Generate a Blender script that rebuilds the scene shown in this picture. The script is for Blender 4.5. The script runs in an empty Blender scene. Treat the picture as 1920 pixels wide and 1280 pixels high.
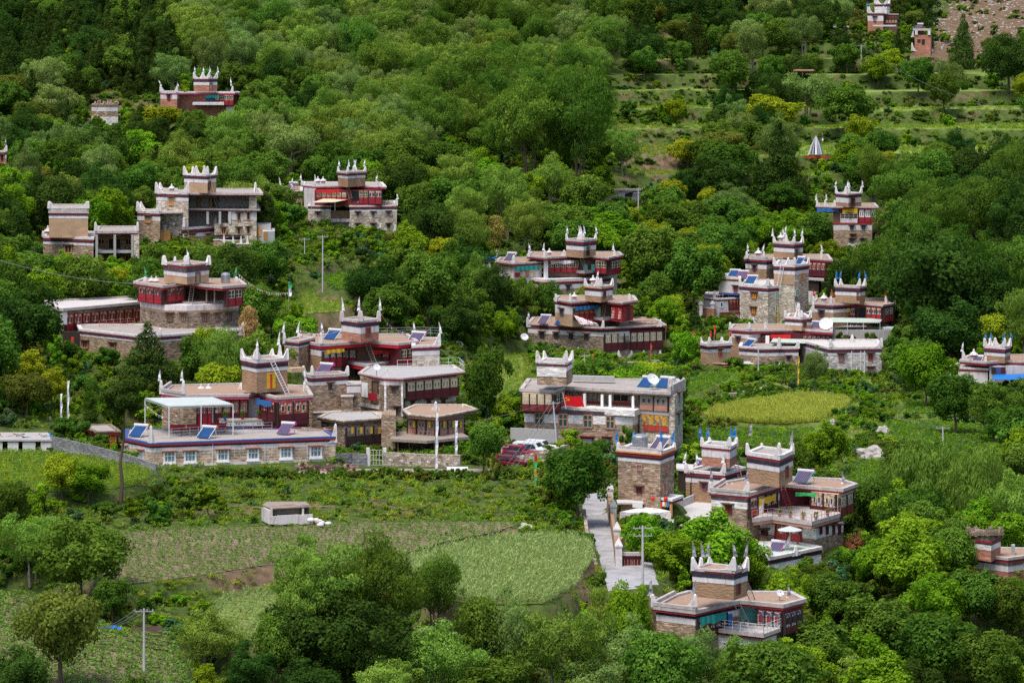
import bpy,bmesh,math,random
import numpy as np
from mathutils import Vector,noise as mnoise
R = math.radians
scene = bpy.context.scene
# ------------------------------------------------------------------ camera, sky, sun, exposure
F = 6600.0        # focal length in photograph pixels (1920 wide)
S = 1.375         # metres of distance per unit of the distance figures used below
HY = 30.0         # row of the horizon in the photograph
cam_data = bpy.data.cameras.new('camera')
cam = bpy.data.objects.new('camera',cam_data)
scene.collection.objects.link(cam)
scene.camera = cam
cam_data.sensor_width = 36.0
cam_data.lens = 36.0 * F / 1920.0
cam_data.shift_y = -(640.0 - HY) / 1920.0
cam_data.clip_start = 1.0
cam_data.clip_end = 6000.0
cam.location = (0,0,0)
cam.rotation_euler = (R(90),0,0)
SUN_EL,SUN_AZ = R(66),R(212)     # azimuth from +Y towards +X
world = bpy.data.worlds.new('World')
scene.world = world
world.use_nodes = True
wn = world.node_tree.nodes
wl = world.node_tree.links
bg = wn['Background']
sky = wn.new('ShaderNodeTexSky')
sky.sky_type = 'NISHITA'
sky.sun_disc = False
sky.sun_elevation = SUN_EL
sky.sun_rotation = SUN_AZ
sky.air_density = 1.0
sky.dust_density = 3.0
wl.new(sky.outputs[0],bg.inputs[0])
bg.inputs[1].default_value = 0.15
sun_data = bpy.data.lights.new('sun','SUN')
sun = bpy.data.objects.new('sun',sun_data)
scene.collection.objects.link(sun)
sun_data.energy = 2.0
sun_data.angle = R(20.0)
sun_data.color = (1.0,0.965,0.90)
sd = Vector((math.sin(SUN_AZ) * math.cos(SUN_EL),math.cos(SUN_AZ) * math.cos(SUN_EL),math.sin(SUN_EL)))
sun.rotation_euler = sd.to_track_quat('Z','Y').to_euler()
scene.view_settings.view_transform = 'Standard'
scene.view_settings.look = 'None'
scene.view_settings.gamma = 1.0
scene.view_settings.exposure = 0.66
scene.view_settings.use_curve_mapping = False
scene.render.engine = 'CYCLES'
scene.cycles.max_bounces = 5
scene.cycles.diffuse_bounces = 3
scene.cycles.transmission_bounces = 3
scene.cycles.transparent_max_bounces = 4
scene.cycles.use_denoising = False
COL = scene.collection
# ------------------------------------------------------------------ pixel helpers
def P(px,py,Y):
 return Vector(((px - 960.0) / F * Y,Y,-(py - HY) / F * Y))
def XY(px,Y):
 return ((px - 960.0) / F * Y,Y)
def ZP(py,Y):
 return -(py - HY) / F * Y
# ------------------------------------------------------------------ materials
MATS = {}
def nodes_of(name):
 m = bpy.data.materials.new(name)
 m.use_nodes = True
 nt = m.node_tree
 return m,nt,nt.nodes,nt.links,nt.nodes['Principled BSDF']
def ramp(ns,stops):
 r = ns.new('ShaderNodeValToRGB')
 e = r.color_ramp.elements
 while len(e) < len(stops):
  e.new(0.5)
 for i,(p,c) in enumerate(stops):
  e[i].position = p
  e[i].color = (c[0],c[1],c[2],1)
 return r
def mixc(ns,ls,fac,a,b,mode='MIX'):
 n = ns.new('ShaderNodeMix')
 n.data_type = 'RGBA'
 n.blend_type = mode
 for key,v in ((0,fac),(6,a),(7,b)):
  if isinstance(v,(int,float)):
   n.inputs[key].default_value = v
  elif isinstance(v,tuple):
   n.inputs[key].default_value = (v[0],v[1],v[2],1)
  else:
   ls.new(v,n.inputs[key])
 return n.outputs[2]
def noise_tex(ns,ls,scale,vec=None,detail=4,rough=0.6):
 n = ns.new('ShaderNodeTexNoise')
 n.inputs['Scale'].default_value = scale
 n.inputs['Detail'].default_value = detail
 n.inputs['Roughness'].default_value = rough
 if vec is not None:
  ls.new(vec,n.inputs['Vector'])
 return n
def plain(name,col,var=0.18,scale=1.3,rough=0.85,metal=0.0,stain=None,stain_amt=0.0,streak=False,bump=0.0):
 m,nt,ns,ls,bs = nodes_of(name)
 tc = ns.new('ShaderNodeTexCoord')
 mp = ns.new('ShaderNodeMapping')
 if streak:
  mp.inputs['Scale'].default_value = (1.0,1.0,0.22)
 ls.new(tc.outputs['Object'],mp.inputs[0])
 n = noise_tex(ns,ls,scale,mp.outputs[0],6,0.7)
 dark = tuple(c * (1 - var) for c in col)
 lite = tuple(min(1,c * (1 + var)) for c in col)
 r = ramp(ns,[(0.3,dark),(0.7,lite)])
 ls.new(n.outputs[0],r.inputs[0])
 out = r.outputs[0]
 if stain:
  n2 = noise_tex(ns,ls,scale * 0.7 + 0.3,mp.outputs[0],8,0.75)
  r2 = ramp(ns,[(0.5,(0,0,0)),(0.68,(stain_amt,) * 3)])
  ls.new(n2.outputs[0],r2.inputs[0])
  out = mixc(ns,ls,r2.outputs[0],out,stain)
 ls.new(out,bs.inputs['Base Color'])
 bs.inputs['Roughness'].default_value = rough
 bs.inputs['Metallic'].default_value = metal
 bs.inputs['Specular IOR Level'].default_value = 0.25
 if bump:
  b = ns.new('ShaderNodeBump')
  b.inputs['Strength'].default_value = bump
  b.inputs['Distance'].default_value = 0.05
  ls.new(n.outputs[0],b.inputs['Height'])
  ls.new(b.outputs[0],bs.inputs['Normal'])
 MATS[name] = m
 return m
def stone_mat(name,cols,mortar,bw=0.55,bh=0.2,warp=0.25,mort=0.018,wear=None,wear_amt=0.5):
 m,nt,ns,ls,bs = nodes_of(name)
 uv = ns.new('ShaderNodeUVMap')
 uv.uv_map = 'UVMap'
 nz = noise_tex(ns,ls,1.1,uv.outputs[0],3)
 sub = ns.new('ShaderNodeVectorMath'); sub.operation = 'SUBTRACT'
 sub.inputs[1].default_value = (0.5,0.5,0.5)
 ls.new(nz.outputs['Color'],sub.inputs[0])
 sc_ = ns.new('ShaderNodeVectorMath'); sc_.operation = 'SCALE'
 sc_.inputs['Scale'].default_value = warp
 ls.new(sub.outputs[0],sc_.inputs[0])
 ad = ns.new('ShaderNodeVectorMath'); ad.operation = 'ADD'
 ls.new(uv.outputs[0],ad.inputs[0]); ls.new(sc_.outputs[0],ad.inputs[1])
 br = ns.new('ShaderNodeTexBrick')
 br.inputs['Scale'].default_value = 1.0
 br.inputs['Brick Width'].default_value = bw
 br.inputs['Row Height'].default_value = bh
 br.inputs['Mortar Size'].default_value = mort
 br.inputs['Mortar Smooth'].default_value = 0.4
 br.offset_frequency = 2
 br.squash = 0.7
 br.squash_frequency = 3
 br.inputs['Color1'].default_value = (0,0,0,1)
 br.inputs['Color2'].default_value = (1,1,1,1)
 br.inputs['Mortar'].default_value = (0.5,0.5,0.5,1)
 ls.new(ad.outputs[0],br.inputs['Vector'])
 # irregular stone tone from a voronoi of the same size
 vs = ns.new('ShaderNodeMapping')
 vs.inputs['Scale'].default_value = (1.0 / bw,1.0 / bh,1)
 ls.new(ad.outputs[0],vs.inputs[0])
 vo = ns.new('ShaderNodeTexVoronoi')
 vo.inputs['Scale'].default_value = 1.0
 ls.new(vs.outputs[0],vo.inputs['Vector'])
 sep = ns.new('ShaderNodeSeparateColor')
 ls.new(vo.outputs['Color'],sep.inputs[0])
 n = len(cols)
 r = ramp(ns,[(i / (n - 1),c) for i,c in enumerate(cols)])
 ls.new(sep.outputs[0],r.inputs[0])
 tone = mixc(ns,ls,0.35 if 'adobe' not in name and 'plaster' not in name else 0.05,r.outputs[0],br.outputs[0],'OVERLAY')
 c = mixc(ns,ls,br.outputs['Fac'],tone,mortar)
 big = noise_tex(ns,ls,0.35,uv.outputs[0],5)
 rb = ramp(ns,[(0.3,(0.72,0.72,0.72)),(0.72,(1.15,1.12,1.08))])
 ls.new(big.outputs[0],rb.inputs[0])
 c = mixc(ns,ls,1.0,c,rb.outputs[0],'MULTIPLY')
 if wear:
  nw = noise_tex(ns,ls,0.6,uv.outputs[0],7,0.75)
  rw = ramp(ns,[(0.5,(0,0,0)),(0.66,(wear_amt,) * 3)])
  ls.new(nw.outputs[0],rw.inputs[0])
  c = mixc(ns,ls,rw.outputs[0],c,wear)
 ls.new(c,bs.inputs['Base Color'])
 bs.inputs['Roughness'].default_value = 0.95
 bs.inputs['Specular IOR Level'].default_value = 0.15
 b = ns.new('ShaderNodeBump')
 b.inputs['Strength'].default_value = 0.7
 b.inputs['Distance'].default_value = 0.06
 ls.new(vo.outputs['Distance'],b.inputs['Height'])
 b.invert = True
 ls.new(b.outputs[0],bs.inputs['Normal'])
 MATS[name] = m
 return m
def painted_mat(name,cols,sx,sy,gap,border):
 """flat painted decoration: a grid of small coloured fields (folk painting on wood)"""
 m,nt,ns,ls,bs = nodes_of(name)
 uv = ns.new('ShaderNodeUVMap'); uv.uv_map = 'UVMap'
 br = ns.new('ShaderNodeTexBrick')
 br.inputs['Scale'].default_value = 1.0
 br.inputs['Brick Width'].default_value = sx
 br.inputs['Row Height'].default_value = sy
 br.inputs['Mortar Size'].default_value = gap
 br.offset = 0.0
 ls.new(uv.outputs[0],br.inputs['Vector'])
 mp = ns.new('ShaderNodeMapping')
 mp.inputs['Scale'].default_value = (1 / sx,1 / sy,1)
 ls.new(uv.outputs[0],mp.inputs[0])
 vo = ns.new('ShaderNodeTexVoronoi')
 vo.inputs['Scale'].default_value = 1.6
 ls.new(mp.outputs[0],vo.inputs['Vector'])
 sep = ns.new('ShaderNodeSeparateColor'); ls.new(vo.outputs['Color'],sep.inputs[0])
 r = ramp(ns,[(i / len(cols),c) for i,c in enumerate(cols)])
 r.color_ramp.interpolation = 'CONSTANT'
 ls.new(sep.outputs[0],r.inputs[0])
 c = mixc(ns,ls,br.outputs['Fac'],r.outputs[0],border)
 ls.new(c,bs.inputs['Base Color'])
 bs.inputs['Roughness'].default_value = 0.6
 MATS[name] = m
stone_mat('stone',[(0.20,0.135,0.09),(0.40,0.285,0.20),(0.30,0.21,0.15),(0.50,0.39,0.29)],(0.17,0.125,0.09))
stone_mat('stone_block',[(0.27,0.18,0.125),(0.46,0.34,0.25),(0.36,0.25,0.18),(0.55,0.42,0.32)],(0.60,0.52,0.44),0.7,0.3,0.08,0.03)
stone_mat('stone_pale',[(0.32,0.26,0.20),(0.56,0.50,0.42),(0.44,0.37,0.29),(0.68,0.63,0.55)],(0.22,0.17,0.13),0.5,0.24)
stone_mat('stone_grey',[(0.36,0.33,0.30),(0.58,0.56,0.53),(0.46,0.43,0.40),(0.72,0.70,0.67)],(0.25,0.22,0.20),0.55,0.24)
stone_mat('stone_dark',[(0.14,0.10,0.08),(0.30,0.23,0.17),(0.22,0.165,0.125),(0.42,0.34,0.27)],(0.10,0.075,0.055),0.45,0.18,0.35)
stone_mat('adobe',[(0.33,0.205,0.125),(0.36,0.225,0.14),(0.345,0.215,0.13),(0.38,0.24,0.15)],(0.30,0.19,0.12),0.45,0.16,0.2,0.012)
stone_mat('adobe_red',[(0.36,0.15,0.10),(0.43,0.20,0.14),(0.38,0.17,0.12),(0.48,0.24,0.17)],(0.36,0.18,0.12),0.6,0.25,0.2,0.012)
stone_mat('plaster_tan',[(0.44,0.29,0.185),(0.45,0.30,0.19),(0.445,0.295,0.187),(0.455,0.30,0.195)],(0.445,0.295,0.187),1.5,0.8,0.2,0.002,wear=(0.30,0.20,0.13),wear_amt=.4)
stone_mat('white_stone',[(0.62,0.58,0.56),(0.80,0.77,0.75),(0.72,0.69,0.67),(0.84,0.82,0.80)],(0.52,0.47,0.44),0.6,0.25,0.2,0.02)
stone_mat('block_wall',[(0.16,0.16,0.165),(0.23,0.23,0.235),(0.19,0.19,0.195),(0.26,0.26,0.265)],(0.15,0.15,0.15),0.4,0.2,0.02,0.012)
stone_mat('field_stone',[(0.22,0.17,0.13),(0.48,0.41,0.34),(0.34,0.27,0.21),(0.66,0.60,0.53)],(0.13,0.10,0.075),0.45,0.26,0.5)
plain('white',(0.60,0.555,0.55),0.14,1.6,0.9,stain=(0.33,0.26,0.22),stain_amt=0.85,streak=True)
plain('white_clean',(0.78,0.76,0.75),0.05,1.2,0.85)
plain('cornice',(0.43,0.38,0.36),0.22,1.8,0.9,stain=(0.25,0.21,0.19),stain_amt=0.8)
plain('horn',(0.59,0.55,0.54),0.18,2.6,0.95,stain=(0.30,0.25,0.22),stain_amt=0.8)
plain('red',(0.24,0.022,0.030),0.22,2.0,0.7,stain=(0.12,0.05,0.04),stain_amt=0.5)
plain('red_bright',(0.45,0.015,0.030),0.2,1.2,0.6)
plain('red_pink',(0.42,0.06,0.10),0.25,1.0,0.65,stain=(0.45,0.2,0.2),stain_amt=0.4)
plain('magenta',(0.42,0.03,0.14),0.2,1.0,0.6)
plain('dark',(0.022,0.020,0.035),0.3,2.0,0.8,stain=(0.10,0.09,0.09),stain_amt=0.5)
plain('dark_worn',(0.07,0.05,0.055),0.4,2.4,0.9,stain=(0.22,0.17,0.15),stain_amt=0.6)
plain('blue_trim',(0.045,0.075,0.22),0.2,2.0,0.7)
plain('orange_trim',(0.50,0.20,0.05),0.15,2.0,0.7)
plain('roof_earth',(0.33,0.22,0.155),0.16,0.9,0.97,stain=(0.20,0.135,0.10),stain_amt=0.75,bump=0.3)
plain('roof_screed',(0.33,0.29,0.26),0.18,0.8,0.93,stain=(0.22,0.19,0.165),stain_amt=0.8)
plain('roof_white',(0.50,0.47,0.45),0.1,0.7,0.9,stain=(0.45,0.41,0.37),stain_amt=0.5)
plain('roof_tiled_red',(0.40,0.21,0.16),0.15,1.0,0.8)
plain('concrete',(0.36,0.345,0.335),0.12,0.9,0.92,stain=(0.22,0.21,0.20),stain_amt=0.5)
plain('concrete_pale',(0.50,0.49,0.48),0.1,0.6,0.92,stain=(0.36,0.34,0.32),stain_amt=0.4)
plain('wood_red',(0.17,0.022,0.022),0.25,2.4,0.6,streak=True)
plain('wood_crimson',(0.30,0.018,0.030),0.2,2.0,0.55)
plain('wood_maroon',(0.095,0.014,0.020),0.2,2.0,0.5)
plain('wood_brown',(0.13,0.075,0.05),0.3,3.0,0.8,streak=True)
plain('wood_dark',(0.035,0.022,0.018),0.3,3.0,0.75,streak=True)
plain('wood_weathered',(0.27,0.22,0.18),0.25,3.0,0.9,stain=(0.14,0.11,0.09),stain_amt=0.7,streak=True)
plain('wood_orange',(0.52,0.25,0.07),0.15,2.0,0.6)
plain('wood_cream',(0.56,0.46,0.32),0.12,2.0,0.7)
plain('wood_pinkish',(0.42,0.20,0.15),0.2,2.0,0.7)
plain('wood_painted_red',(0.40,0.05,0.04),0.2,2.0,0.6)
plain('curtain_yellow',(0.65,0.42,0.03),0.15,3.0,0.9)
plain('curtain_blue',(0.03,0.13,0.33),0.2,3.0,0.9)
plain('curtain_teal',(0.02,0.24,0.21),0.2,3.0,0.9)
plain('curtain_green',(0.06,0.42,0.12),0.2,3.0,0.9)
plain('curtain_red',(0.50,0.02,0.02),0.15,3.0,0.9)
plain('curtain_white',(0.62,0.58,0.60),0.15,3.0,0.9)
plain('cloth_white',(0.66,0.66,0.70),0.2,4.0,0.95)
plain('cloth_grey',(0.27,0.27,0.32),0.3,4.0,0.95)
plain('cloth_blue',(0.02,0.17,0.48),0.2,4.0,0.95)
plain('cloth_red',(0.55,0.04,0.03),0.15,4.0,0.95)
plain('cloth_green',(0.03,0.30,0.12),0.15,4.0,0.95)
plain('cloth_yellow',(0.62,0.40,0.03),0.15,4.0,0.95)
plain('cloth_flag',(0.58,0.008,0.015),0.08,2.0,0.8)
plain('flag_gold',(0.75,0.45,0.01),0.05,2.0,0.7)
plain('tarp_blue',(0.01,0.16,0.50),0.15,1.5,0.5)
plain('awning',(0.46,0.50,0.47),0.10,0.6,0.5)
plain('awning_green',(0.42,0.52,0.44),0.10,0.6,0.5)
plain('metal_white',(0.62,0.62,0.64),0.08,2.0,0.5)
plain('metal_grey',(0.33,0.34,0.36),0.15,2.0,0.5)
plain('metal_teal',(0.10,0.36,0.34),0.15,2.0,0.5)
plain('metal_pink',(0.55,0.06,0.30),0.15,2.0,0.5)
plain('pole_concrete',(0.44,0.43,0.43),0.12,1.0,0.9)
plain('wire',(0.16,0.17,0.17),0.1,1.0,0.6)
plain('steel',(0.42,0.43,0.45),0.2,1.5,0.35,metal=0.7)
plain('solar_blue',(0.02,0.07,0.19),0.15,2.0,0.25)
plain('solar_violet',(0.10,0.08,0.14),0.15,2.0,0.3)
plain('solar_tank',(0.52,0.50,0.53),0.06,1.0,0.35)
plain('solar_cap',(0.62,0.10,0.03),0.05,1.0,0.4)
plain('glass',(0.035,0.05,0.065),0.35,1.0,0.12)
plain('glass_blue',(0.03,0.10,0.24),0.35,1.0,0.2)
plain('glass_pale',(0.20,0.27,0.31),0.35,1.5,0.15)
plain('glass_green',(0.02,0.10,0.08),0.3,1.5,0.2)
plain('black',(0.012,0.012,0.013),0.2,1.5,0.6)
plain('rubber',(0.02,0.02,0.02),0.2,1.5,0.8)
plain('car_white',(0.72,0.73,0.75),0.03,1.0,0.25)
plain('car_red',(0.24,0.012,0.03),0.05,1.0,0.25)
plain('car_maroon',(0.12,0.01,0.02),0.05,1.0,0.25)
plain('rock',(0.40,0.36,0.33),0.3,0.6,0.95,stain=(0.20,0.17,0.15),stain_amt=0.8,bump=0.6)
plain('straw',(0.46,0.33,0.20),0.3,3.0,0.95)
plain('plant_red',(0.30,0.10,0.07),0.4,5.0,0.95)
plain('brick_dark',(0.12,0.06,0.06),0.4,5.0,0.95,stain=(0.35,0.3,0.28),stain_amt=0.6)
plain('bark',(0.10,0.07,0.05),0.35,4.0,0.95,streak=True)
plain('bark_pale',(0.24,0.20,0.16),0.35,4.0,0.95,streak=True)
CR,BL,GR,WH,YE = (0.42,0.05,0.03),(0.03,0.12,0.28),(0.03,0.20,0.13),(0.62,0.56,0.48),(0.58,0.34,0.05)
painted_mat('paint_warm',[CR,WH,(0.45,0.10,0.04),BL,YE,CR,WH],0.42,0.42,0.05,(0.35,0.06,0.03))
painted_mat('paint_cream',[WH,(0.50,0.40,0.26),BL,WH,GR,(0.5,0.3,0.12),WH],0.36,0.4,0.03,(0.30,0.12,0.06))
painted_mat('paint_blue',[WH,BL,(0.05,0.30,0.34),WH,CR,(0.02,0.05,0.12),WH],0.36,0.4,0.04,(0.20,0.03,0.04))
painted_mat('paint_gold',[YE,(0.55,0.24,0.03),GR,YE,BL,CR,YE],0.4,0.4,0.03,(0.45,0.22,0.03))
painted_mat('paint_brown',[(0.12,0.07,0.05),(0.32,0.25,0.19),(0.1,0.03,0.02),(0.26,0.12,0.07),(0.36,0.32,0.27),(0.06,0.04,0.035)],0.3,0.42,0.03,(0.10,0.02,0.02))
painted_mat('paint_lattice',[(0.05,0.05,0.05),(0.55,0.52,0.50),(0.05,0.05,0.05),(0.55,0.52,0.50)],0.35,0.35,0.05,(0.62,0.60,0.58))
painted_mat('paint_polka',[(0.62,0.60,0.60),(0.02,0.02,0.03),(0.55,0.05,0.06),(0.02,0.02,0.03),(0.62,0.60,0.60)],0.3,0.3,0.02,(0.6,0.6,0.6))
# ------------------------------------------------------------------ mesh builder
class MB:
 """collects faces with uv (metres); build() links them as ONE mesh object"""
 def __init__(self):
  self.v = []; self.f = []; self.uv = []; self.mi = []
 def quad(self,a,b,c,d,uv=None,mi=0):
  i = len(self.v)
  self.v += [tuple(a),tuple(b),tuple(c),tuple(d)]
  self.f.append((i,i + 1,i + 2,i + 3)); self.mi.append(mi)
  if uv is None:
   w = (Vector(b) - Vector(a)).length; h = (Vector(d) - Vector(a)).length
   uv = ((0,0),(w,0),(w,h),(0,h))
  self.uv += list(uv)
 def poly(self,pts,mi=0):
  i = len(self.v)
  self.v += [tuple(p) for p in pts]
  self.f.append(tuple(range(i,i + len(pts)))); self.mi.append(mi)
  self.uv += [(p[0],p[1]) for p in pts]
 def box(self,o,u,n,w,d,z,mi=0):
  """box spanning w along u, d along n, z up, from corner o (Vectors)"""
  o = Vector(o); a = u * w; b = n * d; c = Vector((0,0,z))
  p = [o,o + a,o + a + b,o + b]
  q = [x + c for x in p]
  s = 1 if (a.cross(b)).z * z > 0 else -1
  def qd(i,j,k,l,w_,h_):
   pts = [i,j,k,l] if s > 0 else [l,k,j,i]
   uv = ((0,0),(w_,0),(w_,h_),(0,h_))
   if s < 0: uv = uv[::-1]
   self.quad(*pts,uv=uv,mi=mi)
  w_,d_,z_ = abs(w),abs(d),abs(z)
  qd(p[0],p[1],q[1],q[0],w_,z_)
  qd(p[1],p[2],q[2],q[1],d_,z_)
  qd(p[2],p[3],q[3],q[2],w_,z_)
  qd(p[3],p[0],q[0],q[3],d_,z_)
  qd(q[0],q[1],q[2],q[3],w_,d_)
  qd(p[3],p[2],p[1],p[0],w_,d_)
 def bar(self,a,b,r=0.04,n=4,r2=None,mi=0):
  a = Vector(a); b = Vector(b); r2 = r if r2 is None else r2
  d = (b - a)
  if d.length < 1e-6: return
  d.normalize()
  s = Vector((0,0,1)) if abs(d.z) < 0.9 else Vector((1,0,0))
  x = d.cross(s).normalized(); y = d.cross(x)
  ph = math.pi / 4 if n == 4 else 0
  ra = [a + (x * math.cos(ph + 2 * math.pi * i / n) + y * math.sin(ph + 2 * math.pi * i / n)) * r for i in range(n)]
  rb = [b + (x * math.cos(ph + 2 * math.pi * i / n) + y * math.sin(ph + 2 * math.pi * i / n)) * r2 for i in range(n)]
  for i in range(n):
   j = (i + 1) % n
   self.quad(ra[j],ra[i],rb[i],rb[j],mi=mi)
  self.poly(ra,mi); self.poly(rb[::-1],mi)
 def tube(self,pts,r,n=5,r2=None):
  r2 = r if r2 is None else r2
  k = len(pts) - 1
  for i in range(k):
   self.bar(pts[i],pts[i + 1],r + (r2 - r) * i / k,n,r + (r2 - r) * (i + 1) / k)
 def lathe(self,c,prof,n=10,sq=False):
  """prof: list of (radius, z)"""
  c = Vector(c)
  rings = []
  for r_,z_ in prof:
   rings.append([c + Vector((r_ * math.cos(2 * math.pi * (i + .5) / n),r_ * math.sin(2 * math.pi * (i + .5) / n),z_)) for i in range(n)])
  for k in range(len(rings) - 1):
   for i in range(n):
    j = (i + 1) % n
    self.quad(rings[k][i],rings[k][j],rings[k + 1][j],rings[k + 1][i])
  self.poly(rings[0][::-1]); self.poly(rings[-1])
 def build(self,name,mat,parent=None,smooth=False,merge=False):
  me = bpy.data.meshes.new(name)
  loc = Vector((0,0,0))
  if parent is not None:
   q = parent
   while q is not None:
    loc += q.location; q = q.parent
  vv = np.array(self.v,dtype=np.float64)
  if parent is None:
   loc = Vector((vv[:,0].mean(),vv[:,1].mean(),vv[:,2].min()))
  vv = vv - np.array(loc)
  me.from_pydata(vv.tolist(),[],self.f)
  ul = me.uv_layers.new(name='UVMap')
  ul.data.foreach_set('uv',np.array(self.uv,dtype=np.float32).ravel())
  mats = mat if isinstance(mat,(list,tuple)) else [mat]
  for m in mats:
   me.materials.append(MATS[m] if isinstance(m,str) else m)
  if len(mats) > 1:
   me.polygons.foreach_set('material_index',self.mi)
  if merge or smooth:
   bm = bmesh.new(); bm.from_mesh(me)
   bmesh.ops.remove_doubles(bm,verts=bm.verts,dist=0.0005)
   bm.to_mesh(me); bm.free()
  if smooth:
   me.polygons.foreach_set('use_smooth',[True] * len(me.polygons))
  o = bpy.data.objects.new(name,me)
  COL.objects.link(o)
  if parent is None:
   o.location = loc
  else:
   o.parent = parent
  return o
def tag(o,label=None,cat=None,group=None,kind=None):
 if label: o['label'] = label
 if cat: o['category'] = cat
 if group: o['group'] = group
 if kind: o['kind'] = kind
 return o
def empty(name,loc,label=None,cat=None,group=None):
 o = bpy.data.objects.new(name,None)
 o.empty_display_size = 0.5
 o.location = loc
 COL.objects.link(o)
 return tag(o,label,cat,group)
def offset_poly(pts,d):
 """offset a CCW/CW polygon outwards by d (mitred)"""
 n = len(pts)
 area = sum(pts[i][0] * pts[(i + 1) % n][1] - pts[(i + 1) % n][0] * pts[i][1] for i in range(n))
 s = 1 if area > 0 else -1
 out = []
 for i in range(n):
  p0,p1,p2 = Vector(pts[i - 1]),Vector(pts[i]),Vector(pts[(i + 1) % n])
  e1 = (p1 - p0).normalized(); e2 = (p2 - p1).normalized()
  n1 = Vector((e1.y,-e1.x)) * s; n2 = Vector((e2.y,-e2.x)) * s
  b = n1 + n2
  L = b.length
  if L < 1e-4: b = n1; k = 1
  else:
   b /= L; k = 1 / max(0.35,b.dot(n1))
  q = p1 + b * d * k
  out.append((q.x,q.y))
 return out
def prism(mb,pts,z0,z1,top=True,bottom=True,uoff=0.0):
 n = len(pts)
 area = sum(pts[i][0] * pts[(i + 1) % n][1] - pts[(i + 1) % n][0] * pts[i][1] for i in range(n))
 if area < 0: pts = pts[::-1]
 u = uoff
 for i in range(n):
  a,b = pts[i],pts[(i + 1) % n]
  L = math.hypot(b[0] - a[0],b[1] - a[1])
  mb.quad((a[0],a[1],z0),(b[0],b[1],z0),(b[0],b[1],z1),(a[0],a[1],z1),uv=((u,z0),(u + L,z0),(u + L,z1),(u,z1)))
  u += L
 if top: mb.poly([(p[0],p[1],z1) for p in pts])
 if bottom: mb.poly([(p[0],p[1],z0) for p in pts[::-1]])
def ring(mb,outer,inner,z0,z1):
 """a kerb between two polygons with the same vertex count"""
 n = len(outer)
 area = sum(outer[i][0] * outer[(i + 1) % n][1] - outer[(i + 1) % n][0] * outer[i][1] for i in range(n))
 if area < 0: outer = outer[::-1]; inner = inner[::-1]
 for i in range(n):
  j = (i + 1) % n
  a,b,c,d = outer[i],outer[j],inner[j],inner[i]
  V = lambda p,z: (p[0],p[1],z)
  mb.quad(V(a,z0),V(b,z0),V(b,z1),V(a,z1))
  mb.quad(V(c,z0),V(d,z0),V(d,z1),V(c,z1))
  mb.quad(V(a,z1),V(b,z1),V(c,z1),V(d,z1))
  mb.quad(V(d,z0),V(c,z0),V(b,z0),V(a,z0))
# ------------------------------------------------------------------ terrain
CTRL = []   # (X, Y, z)
def cp(px,py,D): D *= S; CTRL.append(((px - 960) / F * D,D,ZP(py,D)))
def cz(px,D,z): D *= S; CTRL.append(((px - 960) / F * D,D,z))
for px,zz in ((-900,-60),(0,-64),(500,-65),(960,-66),(1400,-71),(1900,-76),(2800,-84)):
 cz(px,185,zz)
for px,zz in ((-600,-78),(960,-82),(2500,-100)):
 cz(px,140,zz)
for px,zz in ((-900,-52),(0,-54.5),(500,-55.5),(800,-56.5),(1050,-58),(1250,-61),(1500,-64),(1900,-70),(2800,-76)):
 cz(px,222,zz)
for px,zz in ((1150,-54.5),(1370,-58.6),(1600,-61),(1900,-62),(2600,-68)):
 cz(px,243,zz)
for px,D,zz in ((-700,260,-46),(-300,262,-48),(0,262,-49),(300,262,-51),(700,258,-51.6),(1000,262,-52),(1110,262,-52),
                  (1250,268,-54),(1450,262,-56),(1560,265,-58),(1700,262,-58.5),(1900,258,-57),(2500,262,-58),
                  (-700,285,-42),(-200,285,-46),(0,285,-48.2),(300,283,-49.6),(500,285,-50.3),(800,285,-50.3),(1000,288,-50.8),(1130,285,-51.5),
                  (1300,288,-53),(1450,290,-53.2),(1600,292,-54),(1800,290,-54.8),(2400,290,-55),
                  (-600,305,-38),(0,305,-43.5),(150,305,-46),(400,303,-49),(620,305,-50),(800,305,-50.2),(980,305,-51.4),(1130,305,-51.6),
                  (1400,308,-52.2),(1600,310,-52),(1800,310,-52),(2400,310,-54),
                  (-500,330,-34),(0,330,-41),(250,328,-44),(450,330,-46.5),(650,330,-49.2),(850,332,-50),(1000,330,-50.6),(1150,330,-51.2),(1350,330,-51.7),(1550,330,-51.7),(1850,335,-51.7),(2400,335,-52),
                  (-500,352,-30),(100,350,-38.5),(300,350,-40),(500,352,-43),(700,352,-46.5),(900,352,-49.8),(1150,360,-50.6),(1380,362,-51.2),(1600,362,-51.6),(1850,362,-51.8),(2300,362,-51),
                  (0,375,-34),(200,375,-35.5),(400,378,-36.5),(600,378,-41),(750,378,-43.5),(950,380,-47.2),(1120,384,-49),(1300,385,-50),(1500,385,-50),(1650,385,-49),(1850,390,-47),(2300,390,-45),
                  (0,398,-30),(350,398,-35),(560,398,-36.5),(650,398,-37),(850,400,-40),(1000,408,-44.5),(1130,408,-45),(1300,405,-46.5),(1500,410,-47),(1700,410,-44),(1900,415,-41),
                  (-300,425,-22),(0,425,-26),(350,425,-31),(640,422,-35),(900,425,-37),(1150,430,-40),(1350,430,-42),(1600,445,-40.5),(1850,445,-36),(2300,445,-34)):
 cz(px,D,zz)
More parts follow.
